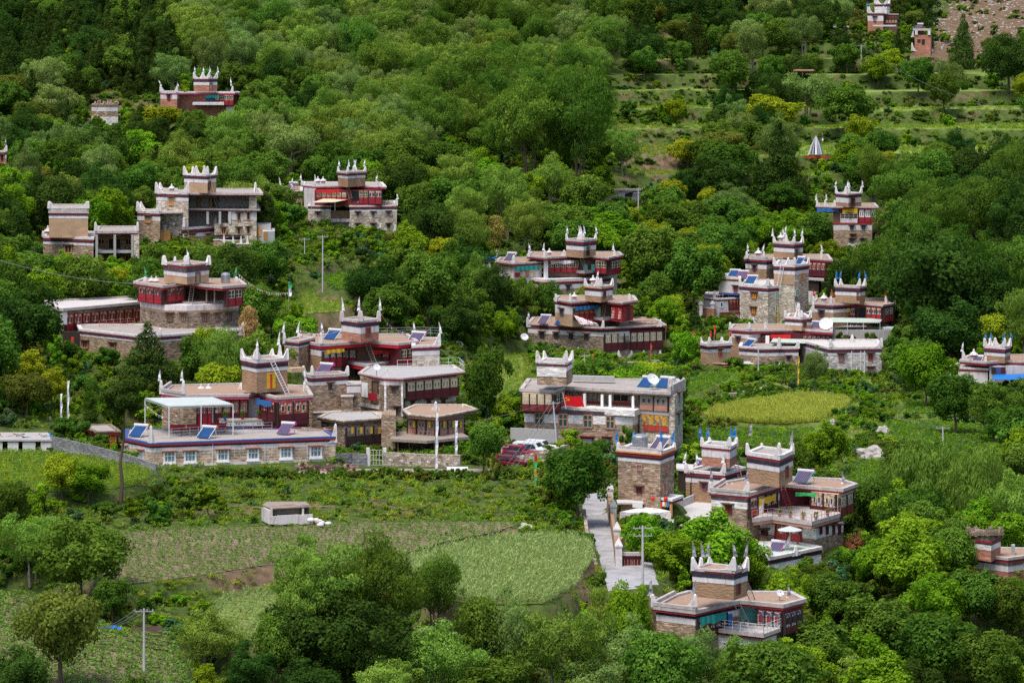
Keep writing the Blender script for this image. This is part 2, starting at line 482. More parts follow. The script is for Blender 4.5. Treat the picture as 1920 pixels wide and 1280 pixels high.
for px,py,D in ((-300,330,455),(200,345,455),(600,330,460),(900,350,460),(1200,365,465),(1500,350,472),(1850,330,480),(2300,320,480),
                  (-200,225,495),(380,222,500),(180,238,490),(700,250,505),(1000,270,500),(1300,270,505),(1600,265,512),(1900,250,520),(2300,240,520),
                  (0,110,550),(400,110,550),(800,130,560),(1200,150,560),(1500,170,560),(1850,160,570),(2300,150,570),
                  (0,0,610),(500,0,610),(1000,10,615),(1400,60,610),(1680,96,600),(1900,60,620),(2300,50,620),
                  (0,-130,700),(960,-130,700),(1900,-130,700),(-500,-330,850),(960,-330,850),(2400,-330,850)):
 cp(px,py,D)
for px,py,D in ((1600,478,452),(1600,492,446),(1560,480,450),(400,462,384),(330,464,382),(440,480,378),(290,462,385),(100,494,368),(220,502,366),(660,438,422),(720,438,422),(1870,728,352),(1840,1100,250),(370,232,497),(200,240,491),(1660,66,598),(1728,107,592),(1090,584,402),(1450,616,394)):
 cp(px,py,D)
_c = np.array(CTRL)
def _phi(r2):
 r = np.sqrt(r2 + 1e-9)
 return r * r * np.log(r + 1e-6)
_S = 100.0
_xy = _c[:,:2] / _S
_n = len(_c)
_A = np.zeros((_n + 3,_n + 3))
_d2 = ((_xy[:,None,:] - _xy[None,:,:]) ** 2).sum(-1)
_A[:_n,:_n] = _phi(_d2) + np.eye(_n) * 0.0015
_A[:_n,_n] = 1; _A[:_n,_n + 1:] = _xy
_A[_n,:_n] = 1; _A[_n + 1:,:_n] = _xy.T
_w = np.linalg.solve(_A,np.concatenate([_c[:,2],np.zeros(3)]))
def tps(X,Y):
 s = X.shape
 q = np.stack([X.ravel(),Y.ravel()],1) / _S
 out = np.empty(len(q))
 for i in range(0,len(q),40000):
  b = q[i:i + 40000]
  d2 = ((b[:,None,:] - _xy[None,:,:]) ** 2).sum(-1)
  out[i:i + 40000] = _phi(d2) @ _w[:_n] + _w[_n] + b @ _w[_n + 1:]
 return out.reshape(s)
def axis(segs):
 a = [segs[0][0]]
 for s,e,st in segs:
  k = max(1,int(round((e - s) / st)))
  a += list(np.linspace(s,e,k + 1)[1:])
 return np.array(a)
GX = axis([(-330,-120,5),(-120,-75,1.5),(-75,75,0.9),(75,125,1.5),(125,330,5)])
GY = axis([(165,275,3),(275,455,0.9),(455,580,1.2),(580,880,1.8),(880,1180,6)])
gx,gy = np.meshgrid(GX,GY)
gz = tps(gx,gy)
# natural unevenness
def vnoise(X,Y,sc,seed):
 rs = np.random.RandomState(seed)
 t = rs.rand(64,64)
 x = X / sc + 100; y = Y / sc + 100
 xi = np.floor(x).astype(int); yi = np.floor(y).astype(int)
 fx = x - xi; fy = y - yi
 fx = fx * fx * (3 - 2 * fx); fy = fy * fy * (3 - 2 * fy)
 g = lambda a,b: t[a % 64,b % 64]
 return (g(xi,yi) * (1 - fx) + g(xi + 1,yi) * fx) * (1 - fy) + (g(xi,yi + 1) * (1 - fx) + g(xi + 1,yi + 1) * fx) * fy - 0.5
gz += vnoise(gx,gy,14,1) * 1.0 + vnoise(gx,gy,5,2) * 0.4 + vnoise(gx,gy,2.2,3) * 0.18
# terraces on the upper right slope
def sst(a,b,x):
 t = np.clip((x - a) / (b - a),0,1)
 return t * t * (3 - 2 * t)
_pxg = gx / gy * F + 960
_m = sst(1120,1170,_pxg + vnoise(gx,gy,20,5) * 60) * sst(622,641,gy) * (1 - sst(804,825,gy))
_h = 3.3
_q = (gz + vnoise(gx,gy,40,9) * 1.1) / _h
_fr = _q - np.floor(_q)
_tz = _h * (np.floor(_q) + sst(0.76,0.98,_fr) * 1.0) + _h * 0.06 * _fr - vnoise(gx,gy,40,9) * 1.1
gz = gz * (1 - _m) + _tz * _m
def inpoly(X,Y,pts):
 ins = np.zeros(X.shape,bool); dist = np.full(X.shape,1e9)
 n = len(pts)
 for i in range(n):
  x1,y1 = pts[i]; x2,y2 = pts[(i + 1) % n]
  c = ((y1 > Y) != (y2 > Y)) & (X < (x2 - x1) * (Y - y1) / (y2 - y1 + 1e-12) + x1)
  ins ^= c
  dx,dy = x2 - x1,y2 - y1
  t = np.clip(((X - x1) * dx + (Y - y1) * dy) / (dx * dx + dy * dy + 1e-12),0,1)
  d = np.hypot(X - x1 - t * dx,Y - y1 - t * dy)
  dist = np.minimum(dist,d)
 return ins,dist
def flatten(pts,z,blend=1.6,slope=None):
 global gz
 ins,d = inpoly(gx,gy,pts)
 w = np.where(ins,1.0,1 - sst(0.25,blend,d))
 zz = z if slope is None else z + slope(gx,gy)
 gz = gz * (1 - w) + zz * w
def pix_poly(pp,z):
 """pixel polygon on the horizontal plane z -> world polygon"""
 out = []
 for px,py in pp:
  Y = -z * F / (py - HY)
  out.append(((px - 960) / F * Y,Y))
 return out
FIELDS = {}
def field(key,pp,z,blend=1.6):
 w = pix_poly(pp,z)
 FIELDS[key] = (w,z)
 flatten(w,z - 0.03,blend)
field('bean',[(150,1000),(330,990),(480,985),(640,978),(960,976),(985,984),(930,1000),(830,1020),(700,1060),(500,1062),(400,1078),(240,1098),(180,1090)],-51.5)
field('maize',[(820,1024),(900,1014),(960,1010),(1080,1012),(1112,1025),(1116,1050),(1085,1100),(1030,1134),(900,1136),(760,1120),(740,1060)],-52.3)
field('maize_low',[(420,1120),(470,1112),(560,1112),(600,1150),(600,1200),(540,1212),(440,1200),(385,1160)],-53.2,1.2)
field('bean_low',[(-260,1118),(60,1112),(150,1130),(210,1185),(330,1190),(355,1280),(320,1400),(-260,1400)],-53.6)
field('grass',[(-260,840),(60,846),(130,852),(200,862),(292,884),(262,912),(170,922),(-260,930)],-48.6)
field('wheat',[(1312,784),(1345,768),(1395,757),(1450,752),(1472,744),(1530,743),(1585,750),(1596,758),(1582,771),(1560,778),(1545,791),(1480,796),(1400,793),(1350,789)],-51.0,5)
field('lettuce',[(1310,806),(1400,803),(1480,806),(1535,804),(1500,824),(1440,838),(1330,838),(1280,830)],-51.5,2.5)
field('dark_crop',[(1585,870),(1640,858),(1700,866),(1700,900),(1640,910),(1585,905)],-52.4)
field('valley',[(1640,800),(1680,786),(1860,800),(1900,830),(1850,850),(1700,836)],-51.8)
field('valley_up',[(1690,752),(1800,748),(1850,765),(1830,778),(1700,775)],-51.2)
field('meadow',[(880,690),(930,668),(985,662),(1000,690),(990,720),(960,756),(890,740)],-49.9)
field('slope_meadow',[(555,548),(620,545),(652,556),(650,584),(560,590)],-41.0)
field('slope_green',[(600,520),(660,512),(700,520),(690,545),(620,542)],-39.5)
field('kale',[(1285,712),(1330,700),(1380,698),(1360,716),(1300,742),(1280,738)],-50.6)
# level yards
flatten(pix_poly([(225,880),(420,886),(720,890),(1000,895),(1010,872),(940,850),(740,842),(250,820)],-50.4),-50.4,3)
flatten(pix_poly([(922,846),(1062,840),(1062,876),(922,884)],-50.9),-50.9,3)
ROAD = [(925,1096,1140),(950,1092,1142),(965,1094,1148),(980,1098,1150),(1000,1106,1155),(1025,1116,1158),(1046,1124,1160),
  (1056,1126,1222),(1072,1130,1228),(1090,1135,1232),(1108,1140,1236),(1125,1150,1240)]
flatten(pix_poly([(1088,925),(1145,925),(1165,1000),(1235,1050),(1235,1092),(1140,1108),(1115,1060)],-53.2),-53.2,3)
def gzi(X,Y):
 i = np.clip(np.searchsorted(GX,X) - 1,0,len(GX) - 2); j = np.clip(np.searchsorted(GY,Y) - 1,0,len(GY) - 2)
 tx = (X - GX[i]) / (GX[i + 1] - GX[i]); ty = (Y - GY[j]) / (GY[j + 1] - GY[j])
 return (gz[j,i] * (1 - tx) + gz[j,i + 1] * tx) * (1 - ty) + (gz[j + 1,i] * (1 - tx) + gz[j + 1,i + 1] * tx) * ty
_YS = np.arange(240,1150,0.5)
def ground_at(px,py,ymin=240):
 """where the ray through a photograph pixel meets the ground"""
 Y = _YS[_YS >= ymin]
 X = (px - 960) / F * Y
 d = gzi(X,Y) - (-(py - HY) / F * Y)
 k = np.argmax(d > 0)
 if not (d > 0).any(): k = len(Y) - 1
 if k > 0:
  t = d[k - 1] / (d[k - 1] - d[k] + 1e-9)
  y = Y[k - 1] + (Y[k] - Y[k - 1]) * t
 else: y = Y[0]
 x = (px - 960) / F * y
 return Vector((x,y,float(gzi(np.array([x]),np.array([y]))[0])))
def gz1(x,y): return float(gzi(np.array([x]),np.array([y]))[0])
def at_depth(px,Y):
 x = (px - 960) / F * Y
 return Vector((x,Y,gz1(x,Y)))
def terrain_mat():
 m,nt,ns,ls,bs = nodes_of('hillside_grass')
 tc = ns.new('ShaderNodeTexCoord')
 g = tc.outputs['Object']
 n1 = noise_tex(ns,ls,0.05,g,6,0.65)
 n2 = noise_tex(ns,ls,0.9,g,8,0.75)
 n3 = noise_tex(ns,ls,0.16,g,7,0.7)
 green = ramp(ns,[(0.28,(0.030,0.048,0.012)),(0.5,(0.062,0.092,0.022)),(0.72,(0.115,0.140,0.038))])
 ls.new(n2.outputs[0],green.inputs[0])
 earth = ramp(ns,[(0.3,(0.085,0.055,0.035)),(0.55,(0.16,0.11,0.07)),(0.75,(0.26,0.19,0.13))])
 ls.new(n2.outputs[0],earth.inputs[0])
 at = ns.new('ShaderNodeAttribute'); at.attribute_name = 'bare'
 ad = ns.new('ShaderNodeMath'); ad.operation = 'ADD'
 ls.new(n3.outputs[0],ad.inputs[0]); ls.new(at.outputs['Fac'],ad.inputs[1])
 mk = ramp(ns,[(0.56,(0,0,0)),(0.70,(1,1,1))])
 ls.new(ad.outputs[0],mk.inputs[0])
 lg = ramp(ns,[(0.3,(0.12,0.19,0.035)),(0.6,(0.22,0.30,0.065))])
 ls.new(n2.outputs[0],lg.inputs[0])
 fl = ns.new('ShaderNodeAttribute'); fl.attribute_name = 'flat'
 gr2 = mixc(ns,ls,fl.outputs['Fac'],green.outputs[0],lg.outputs[0])
 c = mixc(ns,ls,mk.outputs[0],gr2,earth.outputs[0])
 ls.new(c,bs.inputs['Base Color'])
 bs.inputs['Roughness'].default_value = 1.0
 bs.inputs['Specular IOR Level'].default_value = 0.05
 b = ns.new('ShaderNodeBump'); b.inputs['Strength'].default_value = 0.8; b.inputs['Distance'].default_value = 0.25
 ls.new(n2.outputs[0],b.inputs['Height']); ls.new(b.outputs[0],bs.inputs['Normal'])
 return m
def build_terrain():
 me = bpy.data.meshes.new('hillside')
 ny,nx = gz.shape
 co = np.stack([gx.ravel(),gy.ravel(),gz.ravel()],1).astype(np.float32)
 idx = np.arange(ny * nx).reshape(ny,nx)
 q = np.stack([idx[:-1,:-1],idx[:-1,1:],idx[1:,1:],idx[1:,:-1]],-1).reshape(-1,4)
 me.vertices.add(len(co)); me.vertices.foreach_set('co',co.ravel())
 me.loops.add(q.size); me.loops.foreach_set('vertex_index',q.ravel().astype(np.int32))
 me.polygons.add(len(q)); me.polygons.foreach_set('loop_start',np.arange(0,q.size,4,dtype=np.int32))
 me.polygons.foreach_set('loop_total',np.full(len(q),4,np.int32))
 me.update(); me.validate()
 me.polygons.foreach_set('use_smooth',[True] * len(q))
 # bare earth where the slope is steep, plus the dry slope at the upper right
 dy = np.gradient(gz,axis=0) / np.gradient(gy,axis=0); dx = np.gradient(gz,axis=1) / np.gradient(gx,axis=1)
 sl = np.hypot(dx,dy)
 px = gx / gy * F + 960; py = HY - gz / gy * F
 bare = np.clip((sl - 0.55) * 0.10,0,0.10)
 bare += 0.45 * sst(1735,1790,px + (py - 50) * 0.9) * (1 - sst(95,135,py)) * (py > -400)
 bare += 0.22 * np.exp(-(((px - 1230) / 110) ** 2 + ((py - 295) / 42) ** 2))
 bare += 0.28 * np.exp(-(((px - 240) / 110) ** 2 + ((py - 185) / 30) ** 2))
 bare += 0.22 * np.exp(-(((px - 330) / 110) ** 2 + ((py - 490) / 24) ** 2))
 bare += 0.20 * np.exp(-(((px - 700) / 260) ** 2 + ((py - 885) / 8) ** 2))
 bare += 0.16 * np.exp(-(((px - 1240) / 70) ** 2 + ((py - 60) / 60) ** 2))
 bare += 0.30 * np.exp(-(((px - 480) / 90) ** 2 + ((py - 1082) / 16) ** 2)) + 0.30 * np.exp(-(((px - 930) / 90) ** 2 + ((py - 998) / 8) ** 2)) + 0.3 * np.exp(-(((px - 1102) / 20) ** 2 + ((py - 1085) / 30) ** 2))
 bare += 0.20 * np.exp(-(((px - 420) / 120) ** 2 + ((py - 960) / 12) ** 2)) + 0.2 * np.exp(-(((px - 760) / 120) ** 2 + ((py - 950) / 14) ** 2)) + 0.25 * np.exp(-(((px - 640) / 60) ** 2 + ((py - 575) / 20) ** 2))
 bare += 0.25 * np.exp(-(((px - 1480) / 100) ** 2 + ((py - 990) / 40) ** 2))
 flat = _m * (1 - sst(0.10,0.30,sl)) + .8 * np.exp(-(((px - 1560) / 260) ** 2 + ((py - 640) / 300) ** 2)) * (1 - sst(0.1,.4,sl)) * (Yg := (gy > 430) & (gy < 500))
 a = me.attributes.new('flat','FLOAT','POINT'); a.data.foreach_set('value',flat.ravel().astype(np.float32))
 a = me.attributes.new('bare','FLOAT','POINT'); a.data.foreach_set('value',bare.ravel().astype(np.float32))
 me.materials.append(terrain_mat())
 o = bpy.data.objects.new('hillside',me); COL.objects.link(o)
 tag(o,kind='structure')
 return o
def soil_mat(name,c1,c2,c3,sc=1.5):
 m,nt,ns,ls,bs = nodes_of(name)
 tc = ns.new('ShaderNodeTexCoord')
 n = noise_tex(ns,ls,sc,tc.outputs['Object'],8,0.75)
 n2 = noise_tex(ns,ls,0.12,tc.outputs['Object'],4,0.6)
 r = ramp(ns,[(0.3,c1),(0.5,c2),(0.72,c3)])
 ad = ns.new('ShaderNodeMath'); ad.operation = 'MULTIPLY_ADD'
 ls.new(n2.outputs[0],ad.inputs[0]); ad.inputs[1].default_value = 0.5
 sb = ns.new('ShaderNodeMath'); sb.operation = 'MULTIPLY_ADD'
 ls.new(n.outputs[0],sb.inputs[0]); sb.inputs[1].default_value = 0.9; sb.inputs[2].default_value = -0.2
 ls.new(sb.outputs[0],ad.inputs[2])
 ls.new(ad.outputs[0],r.inputs[0])
 ls.new(r.outputs[0],bs.inputs['Base Color'])
 bs.inputs['Roughness'].default_value = 1.0; bs.inputs['Specular IOR Level'].default_value = 0.05
 b = ns.new('ShaderNodeBump'); b.inputs['Strength'].default_value = 0.6; b.inputs['Distance'].default_value = 0.1
 ls.new(n.outputs[0],b.inputs['Height']); ls.new(b.outputs[0],bs.inputs['Normal'])
 MATS[name] = m
soil_mat('soil',(0.10,0.075,0.05),(0.18,0.135,0.09),(0.28,0.22,0.15))
soil_mat('soil_dark',(0.035,0.022,0.018),(0.07,0.045,0.035),(0.11,0.08,0.06))
soil_mat('turf',(0.05,0.09,0.015),(0.09,0.14,0.022),(0.15,0.19,0.04))
soil_mat('turf_dry',(0.10,0.14,0.03),(0.17,0.21,0.05),(0.25,0.26,0.08))
soil_mat('wheat_ground',(0.10,0.12,0.015),(0.17,0.17,0.02),(0.24,0.21,0.03))
soil_mat('asphalt',(0.18,0.175,0.18),(0.31,0.30,0.305),(0.42,0.41,0.41),0.6)
soil_mat('yard',(0.20,0.16,0.13),(0.30,0.25,0.21),(0.40,0.35,0.31),0.8)
def sheet(name,pts,z,mat,follow=False):
 """a field surface cut to its outline, about 1 m cells where it must follow the ground"""
 me = bpy.data.meshes.new(name)
 bm = bmesh.new()
 cx = sum(p[0] for p in pts) / len(pts); cy = sum(p[1] for p in pts) / len(pts)
 vs = [bm.verts.new((p[0] - cx,p[1] - cy,0)) for p in pts]
 f = bm.faces.new(vs)
 if f.normal.z < 0 or f.calc_area() == 0: pass
 bm.normal_update()
 if f.normal.z < 0: f.normal_flip()
 bmesh.ops.triangulate(bm,faces=bm.faces[:])
 bm.to_mesh(me); bm.free()
 me.materials.append(MATS[mat])
 o = bpy.data.objects.new(name,me); o.location = (cx,cy,z); COL.objects.link(o)
 return tag(o,kind='structure')
def ribbon(name,rows,mat,lift=0.05,nsub=4):
 """rows: list of (left Vector, right Vector); a strip that follows the ground"""
 mb = MB(); fine = []
 for i in range(len(rows) - 1):
  l0,r0 = rows[i]; l1,r1 = rows[i + 1]
  k = max(1,int((l1 - l0).length / 1.5))
  for s in range(k):
   t = s / k; fine.append((l0.lerp(l1,t),r0.lerp(r1,t)))
 fine.append(rows[-1])
 pts = []
 for l,r in fine:
  row = []
  for j in range(nsub + 1):
   p = l.lerp(r,j / nsub)
   row.append(Vector((p.x,p.y,gz1(p.x,p.y) + lift)))
  pts.append(row)
 for i in range(len(pts) - 1):
  for j in range(nsub):
   mb.quad(pts[i][j],pts[i][j + 1],pts[i + 1][j + 1],pts[i + 1][j])
 o = mb.build(name,mat,smooth=True)
 return tag(o,kind='structure')
# ------------------------------------------------------------------ vegetation
def leaf_mat(name,dark,lite,hue=0.022,trans=0.34,yellow=None):
 m = bpy.data.materials.new(name); m.use_nodes = True
 nt = m.node_tree; ns = nt.nodes; ls = nt.links
 for n in list(ns): ns.remove(n)
 out = ns.new('ShaderNodeOutputMaterial')
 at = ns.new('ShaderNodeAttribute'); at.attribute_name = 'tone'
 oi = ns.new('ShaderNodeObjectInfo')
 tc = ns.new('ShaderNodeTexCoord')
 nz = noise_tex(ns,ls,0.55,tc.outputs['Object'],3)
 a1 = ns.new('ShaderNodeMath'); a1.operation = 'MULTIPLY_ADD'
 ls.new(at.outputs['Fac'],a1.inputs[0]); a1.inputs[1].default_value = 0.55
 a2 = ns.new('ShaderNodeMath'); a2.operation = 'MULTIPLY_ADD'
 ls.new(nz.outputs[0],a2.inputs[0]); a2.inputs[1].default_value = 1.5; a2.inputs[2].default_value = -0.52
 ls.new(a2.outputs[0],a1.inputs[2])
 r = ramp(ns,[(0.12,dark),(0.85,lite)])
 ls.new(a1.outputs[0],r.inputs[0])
 hs = ns.new('ShaderNodeHueSaturation')
 mr = ns.new('ShaderNodeMapRange'); mr.inputs[3].default_value = 0.5 - hue; mr.inputs[4].default_value = 0.5 + hue
 ls.new(oi.outputs['Random'],mr.inputs[0]); ls.new(mr.outputs[0],hs.inputs['Hue'])
 m7 = ns.new('ShaderNodeMath'); m7.operation = 'MULTIPLY'; m7.inputs[1].default_value = 7.31
 ls.new(oi.outputs['Random'],m7.inputs[0])
 fr = ns.new('ShaderNodeMath'); fr.operation = 'FRACT'; ls.new(m7.outputs[0],fr.inputs[0])
 mv = ns.new('ShaderNodeMapRange'); mv.inputs[3].default_value = 0.72; mv.inputs[4].default_value = 1.28
 ls.new(fr.outputs[0],mv.inputs[0]); ls.new(mv.outputs[0],hs.inputs['Value'])
 ls.new(r.outputs[0],hs.inputs['Color'])
 d = ns.new('ShaderNodeBsdfDiffuse'); t = ns.new('ShaderNodeBsdfTranslucent')
 ls.new(hs.outputs[0],d.inputs[0])
 ty = mixc(ns,ls,0.5,hs.outputs[0],(lite[0] * 1.5,lite[1] * 1.5,lite[2] * 0.6))
 ls.new(ty,t.inputs[0])
 mx = ns.new('ShaderNodeMixShader'); mx.inputs[0].default_value = trans
 ls.new(d.outputs[0],mx.inputs[1]); ls.new(t.outputs[0],mx.inputs[2])
 ls.new(mx.outputs[0],out.inputs[0])
 MATS[name] = m
leaf_mat('leaf_bright',(0.042,0.11,0.006),(0.225,0.385,0.022))
leaf_mat('leaf_mid',(0.028,0.074,0.01),(0.135,0.24,0.03))
leaf_mat('leaf_dark',(0.012,0.036,0.008),(0.062,0.125,0.02))
leaf_mat('leaf_grey',(0.05,0.1,0.022),(0.24,0.34,0.09))
leaf_mat('leaf_willow',(0.055,0.12,0.016),(0.25,0.37,0.058))
leaf_mat('leaf_yellow',(0.11,0.17,0.01),(0.33,0.39,0.022))
leaf_mat('leaf_conifer',(0.012,0.028,0.006),(0.062,0.108,0.018),0.02,0.15)
leaf_mat('leaf_pine',(0.028,0.055,0.010),(0.115,0.175,0.028),0.01,0.2)
leaf_mat('leaf_olive',(0.055,0.078,0.014),(0.185,0.21,0.034))
leaf_mat('leaf_bamboo',(0.16,0.15,0.03),(0.42,0.36,0.11))
leaf_mat('leaf_straw',(0.26,0.15,0.06),(0.52,0.33,0.15),0.01)
leaf_mat('leaf_russet',(0.12,0.06,0.025),(0.30,0.15,0.06),0.02)
leaf_mat('leaf_crop',(0.07,0.15,0.025),(0.24,0.36,0.08))
leaf_mat('leaf_maize',(0.07,0.15,0.04),(0.42,0.50,0.20))
leaf_mat('leaf_wheat',(0.18,0.24,0.03),(0.46,0.48,0.09))
leaf_mat('leaf_teal',(0.03,0.085,0.03),(0.10,0.20,0.075))
def unit(n,rs):
 v = rs.normal(size=(n,3)); return v / np.linalg.norm(v,axis=1)[:,None]
def leaf_mesh(name,cen,nor,axis_,sx,sy,tone,shade,mat):
 """quads centred on cen, facing nor, long axis axis_; vertex normals = shade (soft clumps)"""
 n = len(cen)
 sh = shade / (np.linalg.norm(shade,axis=1)[:,None] + 1e-9)
 nor = nor / np.linalg.norm(nor,axis=1)[:,None]
 nor = nor * np.where((nor * sh).sum(1) < 0,-1,1)[:,None] + sh * .55
 nor /= np.linalg.norm(nor,axis=1)[:,None]
 ax = axis_ - (axis_ * nor).sum(1)[:,None] * nor
 ax /= np.linalg.norm(ax,axis=1)[:,None] + 1e-9
 bx = np.cross(nor,ax)
 sx = np.broadcast_to(sx,n)[:,None]; sy = np.broadcast_to(sy,n)[:,None]
 # pointed leaf clump: rhombus-like quad, slightly folded
 v = np.stack([cen - ax * sy,cen + bx * sx - ax * sy * 0.1 + nor * sx * .25,cen + ax * sy,cen - bx * sx + ax * sy * 0.15 + nor * sx * .25],1).reshape(-1,3)
 me = bpy.data.meshes.new(name)
 me.vertices.add(n * 4); me.vertices.foreach_set('co',v.astype(np.float32).ravel())
 me.loops.add(n * 4); me.loops.foreach_set('vertex_index',np.arange(n * 4,dtype=np.int32))
 me.polygons.add(n); me.polygons.foreach_set('loop_start',np.arange(0,n * 4,4,dtype=np.int32))
 me.polygons.foreach_set('loop_total',np.full(n,4,np.int32))
 me.update()
 a = me.attributes.new('tone','FLOAT','POINT'); a.data.foreach_set('value',np.repeat(tone,4).astype(np.float32))
 me.materials.append(MATS[mat])
 return me
def crown_puffs(rs,n,R_,z0,z1,shape,pr=(0.26,0.42)):
 """lobe centres & radii in a crown of radius R_ between z0 and z1"""
 c = []; r = []
 H = (z1 - z0) / 2; zc = (z0 + z1) / 2; ph0,ph1 = rs.rand(2) * 6.28
 for i in range(n):
  rad = rs.uniform(*pr) * R_
  if shape == 'round':
   d = unit(1,rs)[0]; d[2] = d[2] * 0.9 + 0.12
   k = rs.uniform(0.45,0.88)
   if rs.rand() < .22: k = rs.uniform(.92,1.12); rad *= rs.uniform(.45,.75)
   az = math.atan2(d[1],d[0]); k *= 1 + .16 * math.sin(az * 2 + ph0) + .10 * math.sin(az * 3 + ph1) - (.14 if d[2] > .5 and ph0 > 3 else 0)
   p = np.array([d[0] * (R_ - rad * .3) * k,d[1] * (R_ - rad * .3) * k,zc + d[2] * (H - rad * .3) * k])
  elif shape == 'cone':
   t = rs.rand() ** 1.25
   w = R_ * (1 - t) ** 0.95 * 0.72 + 0.02
   a = rs.rand() * 6.283
   q = math.sqrt(rs.rand()) * w
   rad = R_ * (0.10 + 0.30 * (1 - t)) * rs.uniform(.8,1.2)
   p = np.array([q * math.cos(a),q * math.sin(a),z0 + t * (z1 - z0) * .97])
  elif shape == 'umbrella':
   a = rs.rand() * 6.283; q = math.sqrt(rs.rand()) * (R_ - rad * .5)
   p = np.array([q * math.cos(a),q * math.sin(a),zc + H * 0.75 * (1 - (q / R_) ** 2) * rs.uniform(.2,1) - H * .3])
  elif shape == 'column':
   t = rs.rand(); a = rs.rand() * 6.283
   w = R_ * 0.5 * math.sin(math.pi * (0.15 + 0.8 * t)) ** .6
   q = math.sqrt(rs.rand()) * w
   p = np.array([q * math.cos(a),q * math.sin(a),z0 + t * (z1 - z0)])
  c.append(p); r.append(rad)
 return np.array(c),np.array(r)
def make_crown(name,seed,mat,nl=7000,R_=4.0,z0=2.0,z1=9.0,shape='round',n_p=30,pr=(0.20,0.34),leaf=(0.10,0.17),style='broad'):
 rs = np.random.RandomState(seed)
 c,r = crown_puffs(rs,n_p,R_,z0,z1,shape,pr)
 w = r ** 2; w /= w.sum()
 k = rs.choice(len(c),nl * 2,p=w)
 d = unit(nl * 2,rs)
 d[:,2] += 0.18
 d /= np.linalg.norm(d,axis=1)[:,None]
 fr = 0.70 + 0.36 * rs.rand(nl * 2) ** 0.6
 inner = rs.rand(nl * 2) < .12; fr = np.where(inner,fr * .5,fr)
 lump = 1 + 0.20 * np.sin(d[:,0] * 9 + k) * np.sin(d[:,1] * 8 + 2 * k) + 0.08 * np.sin(d[:,2] * 14 + k * 3)
 p = c[k] + d * (r[k] * fr * lump)[:,None]
 p[:,2] = np.where(p[:,2] < z0 * .6,z0 * .6 + rs.rand(nl * 2) * .5,p[:,2])
 # drop what lies deep inside other lobes
 deep = np.zeros(nl * 2,bool)
 for j in range(len(c)):
  dd = np.linalg.norm(p - c[j],axis=1)
  deep |= (dd < r[j] * 0.66) & (k != j)
 keep = np.where(~deep)[0][:nl]
 p = p[keep]; d = d[keep]; k = k[keep]; n = len(p)
 nl_ = n
 cc = np.array([0,0,(z0 + z1) / 2 - (z1 - z0) * .12])
 outw = (p - cc) / np.array([R_,R_,(z1 - z0) / 2])
 outn = outw / (np.linalg.norm(outw,axis=1)[:,None] + 1e-6)
 shade = d * 0.75 + outn * 0.45 + np.array([0,0,0.12]) + rs.normal(size=(n,3)) * 0.22
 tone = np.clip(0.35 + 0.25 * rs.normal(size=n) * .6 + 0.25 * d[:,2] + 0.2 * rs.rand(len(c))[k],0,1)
 s = rs.uniform(leaf[0],leaf[1],n) * (1 + .5 * (rs.rand(n) < .15))
 if style == 'broad':
  nor = d * .6 + unit(n,rs) * .9 + np.array([0,0,.3])
  ax = unit(n,rs); sy = s * 1.25
 elif style == 'feather':   # upswept shoots
  nor = unit(n,rs) + d * .3
  ax = d * .5 + np.array([0,0,1.0]) + unit(n,rs) * .35; sy = s * 1.55; s = s * .6
 elif style == 'weep':
  nor = unit(n,rs) + d * .6; nor[:,2] *= .3
  ax = np.array([0,0,-1.0]) + d * .35 + unit(n,rs) * .15; sy = s * 2.0; s = s * .55
  p = p.copy(); p[:,2] -= rs.rand(n) ** 2 * 1.0 * (np.hypot(p[:,0],p[:,1]) / R_)
 elif style == 'needle':
  nor = unit(n,rs) + d * .4
  ax = d + np.array([0,0,.5]) + unit(n,rs) * .5; sy = s * 1.5; s = s * .6
 elif style == 'tiers':    # walnut-like drooping sprays
  nor = np.array([0,0,.8]) + unit(n,rs) * .8 + d * .35
  ax = unit(n,rs); ax[:,2] -= .4; sy = s * 1.5
  p = p.copy(); p[:,2] -= .25 * (np.hypot(p[:,0],p[:,1]) / R_) ** 2
 return leaf_mesh(name,p,nor,ax,s,sy,tone,shade,mat)
def make_trunk(name,seed,R_,z0,z1,mat='bark',stems=1,thick=0.22,limbs=7,lean=0.3):
 rs = np.random.RandomState(seed)
 mb = MB()
 for s in range(stems):
  bx,by = (0,0) if stems == 1 else (rs.uniform(-.5,.5),rs.uniform(-.5,.5))
  top = Vector((bx * 2 + rs.uniform(-lean,lean),by * 2 + rs.uniform(-lean,lean),z0 + (z1 - z0) * .6))
  pts = [Vector((bx,by,-0.9))]
  for t in (0.12,0.3,0.5,0.75,1.0):
   q = Vector((bx,by,0)).lerp(top,t); q.x += rs.uniform(-.14,.14); q.y += rs.uniform(-.14,.14)
   pts.append(q)
  th = thick / (1 if stems == 1 else 1.5)
  mb.tube(pts,th,6,th * .28)
  for i in range(limbs):
   t = rs.uniform(.35,.9)
   a0 = Vector((bx,by,0)).lerp(top,t)
   a = rs.rand() * 6.283; L = R_ * rs.uniform(.5,.8) * (1.1 - t * .5)
   e = a0 + Vector((math.cos(a) * L,math.sin(a) * L,L * rs.uniform(.35,.9)))
   e.z = min(e.z,z0 + (z1 - z0) * .62)
   m_ = a0.lerp(e,.5) + Vector((0,0,-L * .08))
   mb.tube([a0,m_,e],th * (1 - t) * .5 + .05,4,.025)
 o = mb.build(name,mat)
 me = o.data
 bpy.data.objects.remove(o)
 return me
